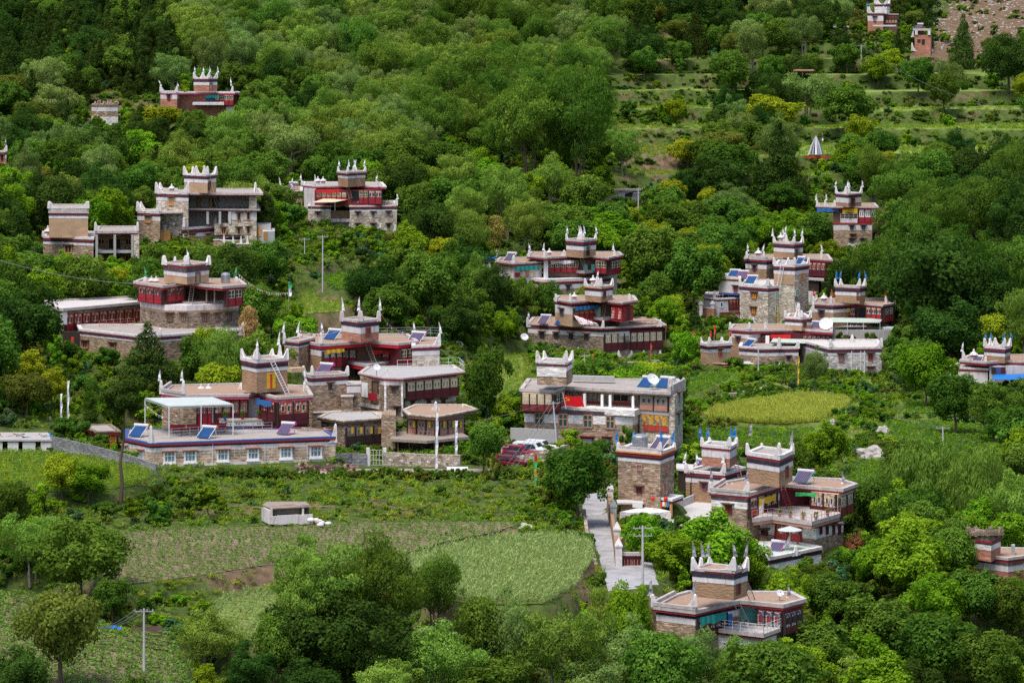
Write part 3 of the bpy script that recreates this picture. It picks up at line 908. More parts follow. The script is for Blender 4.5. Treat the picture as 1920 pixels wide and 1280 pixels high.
# prototypes: kind -> list of (crown mesh, trunk mesh, nominal crown radius, nominal height)
PROTO = {}
def proto(kind,mat,n,**k):
 L = []
 tk = {q: k.pop(q) for q in ('tmat','stems','thick','limbs') if q in k}
 if 'tmat' in tk: tk['mat'] = tk.pop('tmat')
 for i in range(n):
  seed = sum(ord(ch) for ch in kind) * 7 + i * 13
  cm = make_crown(kind + '_crown',seed,mat,**k)
  tm = make_trunk(kind + '_trunk',seed + 5,k.get('R_',4),k.get('z0',2),k.get('z1',9),**tk)
  co = np.empty(len(cm.vertices) * 3,np.float32); cm.vertices.foreach_get('co',co); co = co.reshape(-1,3)
  rad = np.percentile(np.hypot(co[:,0],co[:,1]),97); ht = np.percentile(co[:,2],99.5)
  L.append((cm,tm,float(rad),float(ht)))
 PROTO[kind] = L
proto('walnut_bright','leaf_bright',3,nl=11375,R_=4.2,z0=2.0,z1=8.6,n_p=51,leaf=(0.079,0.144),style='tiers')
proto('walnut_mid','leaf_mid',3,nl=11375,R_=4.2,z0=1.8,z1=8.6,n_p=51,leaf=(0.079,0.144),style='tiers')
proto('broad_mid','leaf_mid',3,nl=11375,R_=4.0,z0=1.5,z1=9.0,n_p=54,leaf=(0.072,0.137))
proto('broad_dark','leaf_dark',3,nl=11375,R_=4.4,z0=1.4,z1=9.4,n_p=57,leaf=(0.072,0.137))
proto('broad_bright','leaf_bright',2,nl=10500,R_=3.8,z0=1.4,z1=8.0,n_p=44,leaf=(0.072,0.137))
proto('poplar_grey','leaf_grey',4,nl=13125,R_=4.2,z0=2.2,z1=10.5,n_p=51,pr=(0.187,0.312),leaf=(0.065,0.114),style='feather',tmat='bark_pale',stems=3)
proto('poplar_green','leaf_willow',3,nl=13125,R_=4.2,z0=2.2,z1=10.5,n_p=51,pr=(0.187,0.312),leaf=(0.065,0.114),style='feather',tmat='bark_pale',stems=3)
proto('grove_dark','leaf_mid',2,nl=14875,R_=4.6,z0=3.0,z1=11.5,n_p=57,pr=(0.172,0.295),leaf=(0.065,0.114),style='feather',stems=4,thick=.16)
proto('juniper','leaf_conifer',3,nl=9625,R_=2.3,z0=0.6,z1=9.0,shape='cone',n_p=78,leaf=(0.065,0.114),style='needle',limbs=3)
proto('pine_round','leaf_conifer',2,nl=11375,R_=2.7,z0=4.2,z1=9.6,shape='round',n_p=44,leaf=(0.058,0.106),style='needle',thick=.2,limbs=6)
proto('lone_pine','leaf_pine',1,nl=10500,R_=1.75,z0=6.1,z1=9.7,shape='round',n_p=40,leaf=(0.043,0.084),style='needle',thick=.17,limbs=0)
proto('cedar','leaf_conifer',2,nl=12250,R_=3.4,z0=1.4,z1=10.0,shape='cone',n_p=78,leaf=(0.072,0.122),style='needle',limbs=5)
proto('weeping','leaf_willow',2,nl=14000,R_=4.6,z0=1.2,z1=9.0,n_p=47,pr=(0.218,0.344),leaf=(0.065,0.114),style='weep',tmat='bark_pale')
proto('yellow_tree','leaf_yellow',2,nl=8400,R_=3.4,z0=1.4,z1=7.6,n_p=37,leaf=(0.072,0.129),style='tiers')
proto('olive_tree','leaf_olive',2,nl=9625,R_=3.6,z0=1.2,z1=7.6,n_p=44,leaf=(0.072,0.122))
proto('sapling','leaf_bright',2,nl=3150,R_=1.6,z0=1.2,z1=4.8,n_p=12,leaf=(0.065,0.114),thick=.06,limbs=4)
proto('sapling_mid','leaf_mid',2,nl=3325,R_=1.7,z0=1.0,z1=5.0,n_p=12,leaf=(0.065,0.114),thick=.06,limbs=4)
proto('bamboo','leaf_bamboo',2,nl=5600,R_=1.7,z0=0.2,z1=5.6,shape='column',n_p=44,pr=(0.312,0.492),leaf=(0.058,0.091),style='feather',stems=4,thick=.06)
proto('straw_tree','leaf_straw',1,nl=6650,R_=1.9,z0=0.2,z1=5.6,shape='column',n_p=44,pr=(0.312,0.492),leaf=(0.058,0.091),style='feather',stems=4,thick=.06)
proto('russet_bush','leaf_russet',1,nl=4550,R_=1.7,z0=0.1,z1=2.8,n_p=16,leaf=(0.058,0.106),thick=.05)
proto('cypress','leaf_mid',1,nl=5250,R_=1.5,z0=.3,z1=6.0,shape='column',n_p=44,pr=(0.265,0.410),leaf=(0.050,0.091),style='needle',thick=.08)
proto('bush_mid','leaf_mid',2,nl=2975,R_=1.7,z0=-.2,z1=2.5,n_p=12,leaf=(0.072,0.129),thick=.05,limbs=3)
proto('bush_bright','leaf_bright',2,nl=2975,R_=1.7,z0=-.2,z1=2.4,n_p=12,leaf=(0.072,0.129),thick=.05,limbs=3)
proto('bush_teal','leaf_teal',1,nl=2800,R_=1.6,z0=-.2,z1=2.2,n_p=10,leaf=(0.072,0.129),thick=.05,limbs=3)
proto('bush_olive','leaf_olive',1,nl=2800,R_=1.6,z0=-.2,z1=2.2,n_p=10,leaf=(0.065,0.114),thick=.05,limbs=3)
TREES = []   # records of placed trees
_trs = np.random.RandomState(77)
def put_tree(kind,loc,rad,ht,name='tree',i=None):
 """a tree with crown radius rad and height ht (metres) standing at loc"""
 L = PROTO[kind]
 cm,tm,r0,h0 = L[int(_trs.randint(len(L))) if i is None else i % len(L)]
 rz = float(_trs.rand() * 6.283)
 root = empty(name,(loc[0],loc[1],loc[2]))
 for nm,me in (('trunk',tm),('crown',cm)):
  o = bpy.data.objects.new(nm,me); o.parent = root; COL.objects.link(o)
 root.rotation_euler = (0,0,rz)
 root.scale = (rad / r0,rad / r0,ht / h0)
 TREES.append(dict(o=root,kind=kind,loc=tuple(loc),rad=rad,ht=ht))
 return root
def scatter(name,pts,scl,rot,protos,pick,label=None):
 """one object that instances small plants on points (geometry nodes)"""
 coll = bpy.data.collections.new(name + '_kinds')
 for i,(me,mt) in enumerate(protos):
  o = bpy.data.objects.new('%s_plant_%02d' % (name,i),me); coll.objects.link(o)
 me = bpy.data.meshes.new(name)
 n = len(pts)
 c = np.array(pts,dtype=np.float32)
 base = c.mean(0)
 me.vertices.add(n); me.vertices.foreach_set('co',(c - base).astype(np.float32).ravel())
 a = me.attributes.new('scl','FLOAT_VECTOR','POINT')
 s = np.array(scl,np.float32)
 if s.ndim == 1: s = np.repeat(s[:,None],3,1)
 a.data.foreach_set('vector',s.ravel())
 a = me.attributes.new('rot','FLOAT_VECTOR','POINT')
 rr = np.zeros((n,3),np.float32); rr[:,2] = rot
 a.data.foreach_set('vector',rr.ravel())
 a = me.attributes.new('pick','INT','POINT'); a.data.foreach_set('value',np.array(pick,np.int32))
 o = bpy.data.objects.new(name,me); o.location = [float(x) for x in base]; COL.objects.link(o)
 ng = bpy.data.node_groups.new(name,'GeometryNodeTree')
 ng.interface.new_socket('Geometry',in_out='INPUT',socket_type='NodeSocketGeometry')
 ng.interface.new_socket('Geometry',in_out='OUTPUT',socket_type='NodeSocketGeometry')
 N = ng.nodes; L = ng.links
 gi = N.new('NodeGroupInput'); go = N.new('NodeGroupOutput')
 ip = N.new('GeometryNodeInstanceOnPoints')
 ci = N.new('GeometryNodeCollectionInfo'); ci.inputs[0].default_value = coll
 ci.inputs['Separate Children'].default_value = True; ci.inputs['Reset Children'].default_value = True
 def na(nm,t):
  q = N.new('GeometryNodeInputNamedAttribute'); q.data_type = t; q.inputs[0].default_value = nm
  return q.outputs[0]
 L.new(gi.outputs[0],ip.inputs['Points'])
 L.new(ci.outputs[0],ip.inputs['Instance'])
 ip.inputs['Pick Instance'].default_value = True
 L.new(na('pick','INT'),ip.inputs['Instance Index'])
 L.new(na('rot','FLOAT_VECTOR'),ip.inputs['Rotation'])
 L.new(na('scl','FLOAT_VECTOR'),ip.inputs['Scale'])
 L.new(ip.outputs[0],go.inputs[0])
 md = o.modifiers.new('scatter','NODES'); md.node_group = ng
 tag(o,label,kind='stuff')
 return o
# ------------------------------------------------------------------ buildings
FOOT = []      # footprints (world polygons) that keep trees away
KEEP = []      # (x0, y0, x1, y1, distance): outlines in view, kept free of nearer crowns
Z1 = Vector((0,0,1))
class B:
 """one building: an Empty with its parts. Points on plan are (px, d): the photograph column and the
    metres behind the building's own distance; heights are photograph rows at that distance (+ d)."""
 def __init__(s,name,label,cat,D,px,pyb,keep=None,group=None,pad=True):
  s.D = D * S
  x,y = XY(px,s.D)
  s.root = empty(name,(x,y,ZP(pyb,s.D)),label,cat,group)
  s.base = ZP(pyb,s.D)
  if keep: KEEP.append(tuple(keep) + (s.D,))
 def xy(s,p): return XY(p[0],s.D + p[1])
 def Q(s,yref,*pp):
  """plan points from corners seen at (px, py) on the level plane whose row is yref at d = 0"""
  return [(x,s.D * (yref - HY) / (y - HY) - s.D) for x,y in pp]
 def par(s,yref,L,C,Rr):
  """four corners of a block from its left, near and right corners on a level row"""
  a,c,r = s.Q(yref,L,C,Rr)
  A,C2,R2 = (Vector(s.xy(p)) for p in (a,c,r))
  k = A + R2 - C2
  return [a,c,r,(960 + k.x / k.y * F,k.y - s.D)]
 def pard(s,L,C,Rr):
  """same with the corners given as (px, metres behind)"""
  A,C2,R2 = (Vector(s.xy(p)) for p in (L,C,Rr))
  k = A + R2 - C2
  return [L,C,Rr,(960 + k.x / k.y * F,k.y - s.D)]
 def horns(s,pts,yt,h,which=None,flag=None,fh=1.5,L=None,**k):
  n = len(pts)
  for i in (which if which is not None else range(n)):
   s.horn(pts[i],[pts[i - 1],pts[(i + 1) % n]],yt,h,L=L,flag=flag,fh=fh,**k)
 def z(s,py,d=0.0): return ZP(py,s.D + d)
 def poly(s,pts): return [s.xy(p) for p in pts]
 def vol(s,name,pts,yt,yb,mat,d=0.0,out=0.0,foot=False,parent=None,dz=0.0):
  mb = MB(); w = s.poly(pts)
  if foot:
   FOOT.append(w); flatten(w,s.z(yb,d) + 0.05,2.5)
  if out: w = offset_poly(w,out)
  z0 = s.z(yb,d) - (1.5 if foot else 0)
  prism(mb,w,z0,s.z(yt,d) + dz)
  return mb.build(name,mat,parent or s.root)
 def bands(s,pts,d,rows,yb,mat,foot=False,wname='wall'):
  """rows: list of (y_top, name, material, outset) from the top down; the wall goes down to yb"""
  w = s.poly(pts)
  if foot:
   FOOT.append(w); flatten(w,s.z(yb,d) + 0.05,2.5)
  for i,(yt,nm,mt,o) in enumerate(rows):
   y2 = rows[i + 1][0] if i + 1 < len(rows) else None
   if nm is None: continue
   if y2 is None:
    z0 = s.z(yb,d) - (1.5 if foot else 0)
   else: z0 = s.z(y2,d)
   mb = MB(); prism(mb,offset_poly(w,o) if o else w,z0,s.z(yt,d))
   mb.build(nm,mt,s.root)
 def roof(s,pts,d,yt,th=0.34,out=0.28,rim='cornice',deck='roof_earth',red='red',redth=0.28,drop=0.2,rimw=0.5,redout=None):
  """flat roof: raised rim, sunk deck and the painted board under it. returns z of the underside"""
  w = s.poly(pts); zt = s.z(yt,d); FOOT.append(w); drop = min(drop,th * .6)
  mb = MB(); ring(mb,offset_poly(w,out),offset_poly(w,out - rimw),zt - th,zt)
  mb.build('roof_rim',rim,s.root)
  mb = MB(); prism(mb,offset_poly(w,out - rimw - 0.003),zt - th,zt - drop); mb.build('roof_deck',deck,s.root)
  if red:
   mb = MB(); prism(mb,offset_poly(w,out - 0.06 if redout is None else redout),zt - th - redth,zt - th); mb.build('eaves_board',red,s.root)
   return zt - th - redth
  return zt - th
 def std(s,pts,d,ys,wall='stone',foot=False,rim='cornice',deck='roof_earth',red='red',dark='dark',white='white',out=0.26):
  """the usual wall: ys = rows of rim top, red, dark, white, wall, bottom"""
  a,b_,c,e,f_,g = ys
  w = s.poly(pts)
  th = s.z(a,d) - s.z(b_,d)
  s.roof(pts,d,a,th,out,rim,deck,red,max(0.1,s.z(b_,d) - s.z(c,d)),drop=min(.2,th * .6))
  rows = []
  if e > c: rows.append((c,'dark_band',dark,0.07))
  if f_ > e: rows.append((e,'white_band',white,0.03))
  rows.append((f_,'wall',wall,0.0))
  s.bands(pts,d,rows,g,None,foot)
 # points and frames on a wall line A-B
 def on(s,A,Bp,x,y):
  a = Vector(s.xy(A)); b = Vector(s.xy(Bp)); k = (x - 960) / F
  e = b - a; den = e.x - k * e.y
  t = (k * a.y - a.x) / den
  q = a + e * t
  return Vector((q.x,q.y,ZP(y,q.y)))
 def frame(s,A,Bp,x0,x1,y0,y1,out=0.0):
  """origin at the bottom left, u along, n outwards, w, h"""
  p = s.on(A,Bp,x0,y1); q = s.on(A,Bp,x1,y1)
  u = Vector((q.x - p.x,q.y - p.y,0)); w = u.length; u.normalize()
  n = Vector((u.y,-u.x,0))
  if n.dot(Vector((p.x,p.y,0))) > 0: n = -n
  m = (p.y + q.y) / 2
  h = (y1 - y0) / F * m
  o = Vector((p.x,p.y,ZP(y1,m))) + n * out
  return o,u,n,w,h
 def box(s,name,A,Bp,x0,x1,y0,y1,mat,out=0.0,dep=0.1,parent=None):
  o,u,n,w,h = s.frame(A,Bp,x0,x1,y0,y1,out)
  mb = MB(); mb.box(o,u,n,w,dep,h)
  return mb.build(name,mat,parent or s.root)
 def window(s,A,Bp,x0,x1,y0,y1,style='stone',pane='glass',frame='wood_red',out=0.0,lintel='wood_brown',surround=None):
  o,u,n,w,h = s.frame(A,Bp,x0,x1,y0,y1,out)
  t = min(0.14,w * 0.16)
  mb = MB()
  if style == 'white':      # white flared surround with a cross of white bars
   e = 0.16
   for a,c,ww,hh,dd in ((-e,-e,w + 2 * e,e,.14),(-e * 1.6,-e * 1.9,w + 3.2 * e,e,.2),(-e,h,w + 2 * e,e * .7,.12)):
    mb.box(o + u * a + Z1 * c,u,n,ww,dd,hh)
   mb.box(o - u * e,u,n,e,.12,h); mb.box(o + u * w,u,n,e,.12,h)
   for c in (0.0,.28,.68,1.0):
    mb.box(o + u * (w * c - .035) ,u,n,.07,.09,h)
   for c in (.0,.62,1.0): mb.box(o + Z1 * (h * c - .035),u,n,w,.085,.07)
  elif style == 'cross':
   for c in (0,.5,1): mb.box(o + u * (w * c - t / 2),u,n,t,.10,h)
   for c in (0,.6,1): mb.box(o + Z1 * (h * c - t / 2),u,n,w,.095,t)
  elif style == 'multi':
   k = max(2,int(round(w / .5)))
   for i in range(k + 1): mb.box(o + u * (w * i / k - .035),u,n,.07,.10,h)
   for c in (0,.5,1): mb.box(o + Z1 * (h * c - .04),u,n,w,.095,.08)
  elif style == 'door':
   mb.box(o - u * t,u,n,t,.10,h + t); mb.box(o + u * w,u,n,t,.10,h + t); mb.box(o + Z1 * h,u,n,w,.095,t)
  else:
   mb.box(o - u * t * .3,u,n,t,.12,h); mb.box(o + u * (w - t * .7),u,n,t,.12,h)
   mb.box(o - Z1 * t * .5,u,n,w,.14,t); mb.box(o + Z1 * (h - t * .5),u,n,w,.13,t)
   if w > .55: mb.box(o + u * (w / 2 - .04),u,n,.08,.1,h)
  fr = mb.build('door' if style == 'door' else 'window',frame,s.root)
  mb = MB(); mb.box(o - n * .02,u,n,w,.05,h); mb.build('door_leaf' if style == 'door' else 'pane',pane,fr)
  if lintel:
   mb = MB()
   mb.box(o + u * -.22 + Z1 * (h + t * .5),u,n,w + .44,.30,.11)
   mb.box(o + u * -.34 + Z1 * (h + t * .5 + .11),u,n,w + .68,.42,.09)
   k = max(3,int(w / .22))
   for i in range(k): mb.box(o + u * (w * (i + .3) / k) + Z1 * (h + t * .5 - .09) + n * .12,u,n,w / k * .45,.14,.09)
   mb.build('lintel',lintel,fr)
  return fr
 def gallery(s,A,Bp,x0,x1,y0,ys,y1,n=4,panel='wood_maroon',win='paint_brown',post='wood_dark',frame='wood_red',pane='glass',style='panes',out=0.22,beam='wood_red'):
  """timber gallery front: boarded panels below, window lights above, posts between"""
  o,u,nn,w,h = s.frame(A,Bp,x0,x1,y0,y1,0)
  hs = h * (y1 - ys) / (y1 - y0)
  bw = w / n; pt = min(.14,bw * .14)
  mb = MB(); mb.box(o + Z1 * (hs * 0),u,nn,w,out * .4,h); mb.build('boarding',beam,s.root)
  for i in range(n + 1):
   mb = MB(); mb.box(o + u * (bw * i - pt / 2),u,nn,pt,out + .06,h); mb.build('post',post,s.root)
  for i in range(n):
   a = o + u * (bw * i + pt / 2 + .01); ww = bw - pt - .02
   if hs > .1:
    mb = MB(); mb.box(a,u,nn,ww,out,hs - .03)
    if hs > .5:
     mb.box(a + u * .1 + nn * out + Z1 * .1,u,nn,ww - .2,.03,hs * .38)
     mb.box(a + u * .1 + nn * out + Z1 * (hs * .5),u,nn,ww - .2,.03,hs * .38)
    mb.build('panel',panel,s.root)
   hw = h - hs - .02
   b0 = a + Z1 * hs
   fr = MB()
   if style == 'panes':
    for c in (0,.5,1): fr.box(b0 + u * ((ww - .07) * c),u,nn,.07,out,hw)
    for c in (0,.42,1): fr.box(b0 + Z1 * ((hw - .07) * c),u,nn,ww,out - .01,.07)
    f_ = fr.build('window',frame,s.root)
    mb = MB(); mb.box(b0 + nn * (out * .4),u,nn,ww,out * .25,hw); mb.build('pane',pane,f_)
   else:   # painted field round two small lights
    fr.box(b0,u,nn,ww,out * .8,hw)
    f_ = fr.build('painted_board',win,s.root)
    m_ = ww * .18; lw = (ww - 3 * m_) / 2
    for k in (0,1):
     q = MB(); c0 = b0 + u * (m_ + k * (lw + m_)) + Z1 * (hw * .22) + nn * (out * .8)
     for e_ in (0,1): q.box(c0 + u * ((lw - .05) * e_),u,nn,.05,.06,hw * .5)
     for e_ in (0,1): q.box(c0 + Z1 * ((hw * .5 - .05) * e_),u,nn,lw,.055,.05)
     w_ = q.build('window',frame,s.root)
     q = MB(); q.box(c0 + u * .02 + Z1 * .02,u,nn,lw - .04,.03,hw * .5 - .04); q.build('pane',pane,w_)
 def horn(s,p,qs,yb,h=1.7,L=None,th=0.34,mat='horn',flag=None,fh=1.5,din=0.0,lean=None):
  """white roof horn at plan point p: a fin with a hollow curve along each direction in qs"""
  c = Vector(s.xy(p)); z0 = s.z(yb,p[1]); h *= .88; th *= .88
  L = L or h * .95
  mb = MB(); t0 = th * .5
  for q in qs:
   e = Vector(s.xy(q)) - c; e.normalize(); e = Vector((e.x,e.y,0)); nn = Vector((e.y,-e.x,0))
   K = 7; prev = None
   for i in range(K + 1):
    t = i / K
    x = t0 + L * t; zz = h * (1 - t) ** 2.3 * .86
    if i == 0: zz = h * .9
    hw = th * .5 * (1 - .35 * (1 - t))
    a = Vector((c.x,c.y,z0)) + e * x
    cur = [a - nn * hw,a + nn * hw,a + nn * hw * .8 + Z1 * zz,a - nn * hw * .8 + Z1 * zz]
    if prev:
     for j in range(4):
      k = (j + 1) % 4
      mb.quad(prev[j],cur[j],cur[k],prev[k])
    prev = cur
   mb.quad(*prev)
  # core post with a blunt point
  hw = th * .62
  pr = [(hw * 1.25,0),(hw * 1.15,h * .5),(hw * .95,h * .85),(hw * .8,h * .93),(hw * .3,h)]
  mb.lathe((c.x,c.y,z0),[(r_ * 1.2,z_) for r_,z_ in pr],4 if not getattr(s,'roundhorn',False) else 8)
  o = mb.build('roof_horn',mat,s.root)
  if flag:
   s.flag((c.x,c.y,z0 + h * .9),flag,fh,lean)
  return o
 def flag(s,c,mat='cloth_white',fh=1.5,lean=None):
  rs = random.Random(int(c[0] * 1000) + int(c[1] * 10))
  lx = rs.uniform(-.12,.12) if lean is None else lean
  c = Vector(c); top = c + Vector((lx * fh,0,fh))
  mb = MB(); mb.bar(c,top,.03,4)
  pole = mb.build('flagpole','wood_weathered',s.root)
  mb = MB(); K = 5; sgn = 1 if rs.random() < .5 else -1
  prev = None
  for i in range(K + 1):
   t = i / K
   a = c.lerp(top,.12 + .85 * t)
   wd = .34 * (1 - t) ** .7 + .03
   sw = math.sin(i * 1.7 + c[0]) * .05
   cur = [a + Vector((0,sw,0)),a + Vector((sgn * wd,sw + .06 * math.sin(i * 2.2),-.12 * (1 - t))),a + Vector((sgn * wd * .5,sw + .12,-.05))]
   if prev:
    mb.quad(prev[0],prev[1],cur[1],cur[0]); mb.quad(prev[1],prev[2],cur[2],cur[1]); mb.quad(prev[2],prev[0],cur[0],cur[2])
   prev = cur
  mb.build('prayer_flag',mat,pole)
 def burner(s,p,yb,h=1.0,mat='horn'):
  """small whitewashed roof shrine with a stepped cap"""
  c = s.xy(p); z0 = s.z(yb,p[1])
  mb = MB(); k = h
  mb.lathe((c[0],c[1],z0),[(.34 * k,0),(.34 * k,.42 * k)],4)
  o = mb.build('roof_shrine',mat,s.root)
  mb = MB(); mb.lathe((c[0],c[1],z0 + .42 * k),[(.44 * k,0),(.44 * k,.09 * k),(.36 * k,.12 * k)],4); mb.build('shrine_band','red',o)
  mb = MB(); mb.lathe((c[0],c[1],z0 + .54 * k),[(.46 * k,0),(.30 * k,.18 * k),(.12 * k,.30 * k),(.09 * k,.5 * k),(.02,.58 * k)],8); mb.build('shrine_cap',mat,o)
 def parapet(s,pts,yb,h=0.35,th=0.35,mat='cornice',d=0.0):
  mb = MB(); z0 = s.z(yb,d)
  for i in range(len(pts) - 1):
   a = Vector(s.xy(pts[i])); b = Vector(s.xy(pts[i + 1])); e = (b - a); L = e.length; e.normalize()
   u = Vector((e.x,e.y,0)); n = Vector((e.y,-e.x,0))
   mb.box(Vector((a.x,a.y,z0)) - n * th / 2 - u * th * .45 * (1 - .02 * i),u,n,L + th * .9,th,h - .004 * i)
  return mb.build('parapet',mat,s.root)
 def rail(s,pts,yb,h=0.95,mat='metal_white',step=0.9,rails=3,r=0.03,name='railing',d=0.0):
  """pts plan points; posts and rails standing on row yb (at distance d)"""
  mb = MB(); z0 = s.z(yb,d)
  for i in range(len(pts) - 1):
   a = Vector(s.xy(pts[i])); b = Vector(s.xy(pts[i + 1])); L = (b - a).length
   k = max(1,int(round(L / step)))
   for j in range(k + 1):
    q = a.lerp(b,j / k); mb.bar((q.x,q.y,z0),(q.x,q.y,z0 + h),r)
   for j in range(rails):
    zz = z0 + h * (j + 1) / rails
    mb.bar((a.x,a.y,zz),(b.x,b.y,zz),r * .8)
  return mb.build(name,mat,s.root)
 def boards(s,A,Bp,x0,x1,y0,y1,mats,out=0.05,dep=0.06,name='panel',gap=0.03):
  o,u,n,w,h = s.frame(A,Bp,x0,x1,y0,y1,out)
  k = len(mats)
  for i,m in enumerate(mats):
   mb = MB(); mb.box(o + u * (w * i / k + gap / 2),u,n,w / k - gap,dep,h); mb.build(name,m,s.root)
 def curtain(s,A,Bp,x0,x1,y0,y1,mat,out=0.45,name='curtain',wave=0.06):
  o,u,n,w,h = s.frame(A,Bp,x0,x1,y0,y1,out)
  mb = MB(); K = max(6,int(w / .25)); prev = None
  for i in range(K + 1):
   t = i / K; sw = math.sin(i * 1.9 + w) * wave; hh = h * (1 + .12 * math.sin(i * .8 + 1))
   a = o + u * (w * t) + n * sw
   cur = (a + Z1 * h,a + Z1 * (h - hh))
   if prev:
    mb.quad(prev[1],cur[1],cur[0],prev[0]); mb.quad(prev[0] - n * .03,cur[0] - n * .03,cur[1] - n * .03,prev[1] - n * .03)
   prev = cur
  return mb.build(name,mat,s.root)
 def tower(s,pts,d,ys,wall='adobe',horn_h=1.6,flags=None,mids=(),door=None,flagh=1.5,**k):
  """top tower: std bands plus a horn on each corner; mids: extra horns (edge index, t)"""
  s.std(pts,d,ys,wall,**k)
  n = len(pts)
  for i in range(n):
   q = [pts[i - 1],pts[(i + 1) % n]]
   s.horn(pts[i],q,ys[0] + (0),horn_h,flag=flags,fh=flagh) if not flags or True else None
  for e,t in mids:
   a,b = pts[e],pts[(e + 1) % n]
   p = (a[0] + (b[0] - a[0]) * t,a[1] + (b[1] - a[1]) * t)
   s.horn(p,[a,b],ys[0],horn_h * 1.05,L=horn_h * .6,flag=flags,fh=flagh)
def top_at(b,py,d): return b.z(py,d)
# ---- separate things that stand on roofs and yards
def ladder(p0,p1,label,w=0.45,mat='wood_weathered',steps=None):
 """p0 foot, p1 head (world Vectors)"""
 d = (p1 - p0); L = d.length; d.normalize()
 s_ = d.cross(Vector((0,1,0))); s_ = s_.normalized() if s_.length > .1 else Vector((1,0,0))
 root = empty('ladder',p0,label,'ladder')
 for k in (-1,1):
  mb = MB(); mb.bar(p0 + s_ * w / 2 * k,p1 + s_ * w / 2 * k,.04); mb.build('rail',mat,root)
 mb = MB(); n = steps or int(L / .32)
 for i in range(n):
  c = p0 + d * (L * (i + .5) / n); mb.bar(c - s_ * w / 2,c + s_ * w / 2,.028)
 mb.build('rungs',mat,root)
 return root
def solar(c,label,w=1.7,face=0.0,panel='solar_blue',frame='metal_white',cap=None,side=1,mirror=False):
 """solar water heater: slanted collector, tank along its upper edge; c: foot centre"""
 root = empty('solar_heater',c,label,'solar heater')
 face = face - .62; w *= .86
 u = Vector((math.cos(face),math.sin(face),0)); n = Vector((math.sin(face),-math.cos(face),0))
 c = Vector(c) + Vector((0,1.0,0)); hgt = 1.0
 a = c - u * w / 2 + n * .75; t = c - u * w / 2 - n * .65 + Z1 * hgt
 mb = MB(); th = Vector((0,0,.07))
 q = [a + Z1 * .1,a + u * w + Z1 * .1,t + u * w,t]
 mb.quad(*q); mb.quad(*[x - th for x in q[::-1]])
 for i in range(4):
  j = (i + 1) % 4; mb.quad(q[i] - th,q[j] - th,q[j],q[i])
 mb.build('collector',panel,root)
 mb = MB()
 for i in range(7):
  f = (i + .5) / 7
  mb.bar(a + u * w * f + Z1 * .13,t + u * w * f + Z1 * .03,.035)
 mb.build('tubes',panel,root)
 mb = MB(); tk = t - n * .12 + Z1 * .12
 mb.bar(tk - u * .12,tk + u * (w + .12),.20,10); o = mb.build('tank','solar_tank',root)
 if cap:
  mb = MB(); mb.bar(tk + u * (w + .15),tk + u * (w + .22),.21,10); mb.build('end_cap',cap,root)
 mb = MB()
 for e in (0,1):
  b = a + u * w * e
  mb.bar(b,b + Z1 * .1 + n * 0,.035); r_ = t + u * w * e
  mb.bar(Vector((r_.x,r_.y,c.z)) - n * .25,r_ + Z1 * .05,.04); mb.bar(b + Z1 * .05,Vector((r_.x,r_.y,c.z + .05)) - n * .25,.035)
  mb.bar(b + Z1 * .06,r_,.04)
 mb.build('frame',frame,root)
 return root
def dish(c,label,r=0.75,az=0.3,mat='metal_white'):
 root = empty('satellite_dish',c,label,'satellite dish'); c = Vector(c)
 mb = MB(); mb.bar(c,c + Z1 * 1.0,.05,6); mb.build('mast','metal_grey',root)
 d = Vector((math.sin(az) * .8,-math.cos(az) * .8,.6)).normalized(); x = d.cross(Z1).normalized(); y = d.cross(x)
 k = c + Z1 * 1.1; mb = MB(); rings = []
 for i in range(5):
  t = i / 4; rr = r * t
  rings.append([k + d * (.28 * t * t * r) + (x * math.cos(a_) + y * math.sin(a_)) * rr for a_ in [2 * math.pi * q / 14 for q in range(14)]])
 for i in range(4):
  for q in range(14):
   w = (q + 1) % 14
   mb.quad(rings[i][q],rings[i][w],rings[i + 1][w],rings[i + 1][q])
   mb.quad(rings[i][w] - d * .03,rings[i][q] - d * .03,rings[i + 1][q] - d * .03,rings[i + 1][w] - d * .03)
 mb.build('reflector',mat,root)
 mb = MB(); f_ = k + d * r * .8
 mb.bar(rings[4][0],f_,.015); mb.bar(rings[4][5],f_,.015); mb.bar(f_ - d * .05,f_ + d * .1,.06,6); mb.build('receiver','metal_grey',root)
 return root
def tank(c,label,r=0.65,h=1.3):
 root = empty('water_tank',c,label,'water tank'); c = Vector(c)
 pr = []
 for i in range(8):
  z = .12 + (h - .2) * i / 8; q = (h - .2) / 8
  pr += [(r,z),(r,z + q * .55),(r * .95,z + q * .7),(r * .95,z + q * .9)]
 pr += [(r * .9,h - .02),(r * .45,h + .14),(.15,h + .16)]
 mb = MB(); mb.lathe(c,pr,16); mb.build('body','steel',root)
 mb = MB()
 for i in range(4):
  a = i * 1.571 + .4; mb.bar(c + Vector((math.cos(a) * r * .8,math.sin(a) * r * .8,0)),c + Vector((math.cos(a) * r * .8,math.sin(a) * r * .8,.13)),.05)
 mb.build('feet','metal_grey',root)
 return root
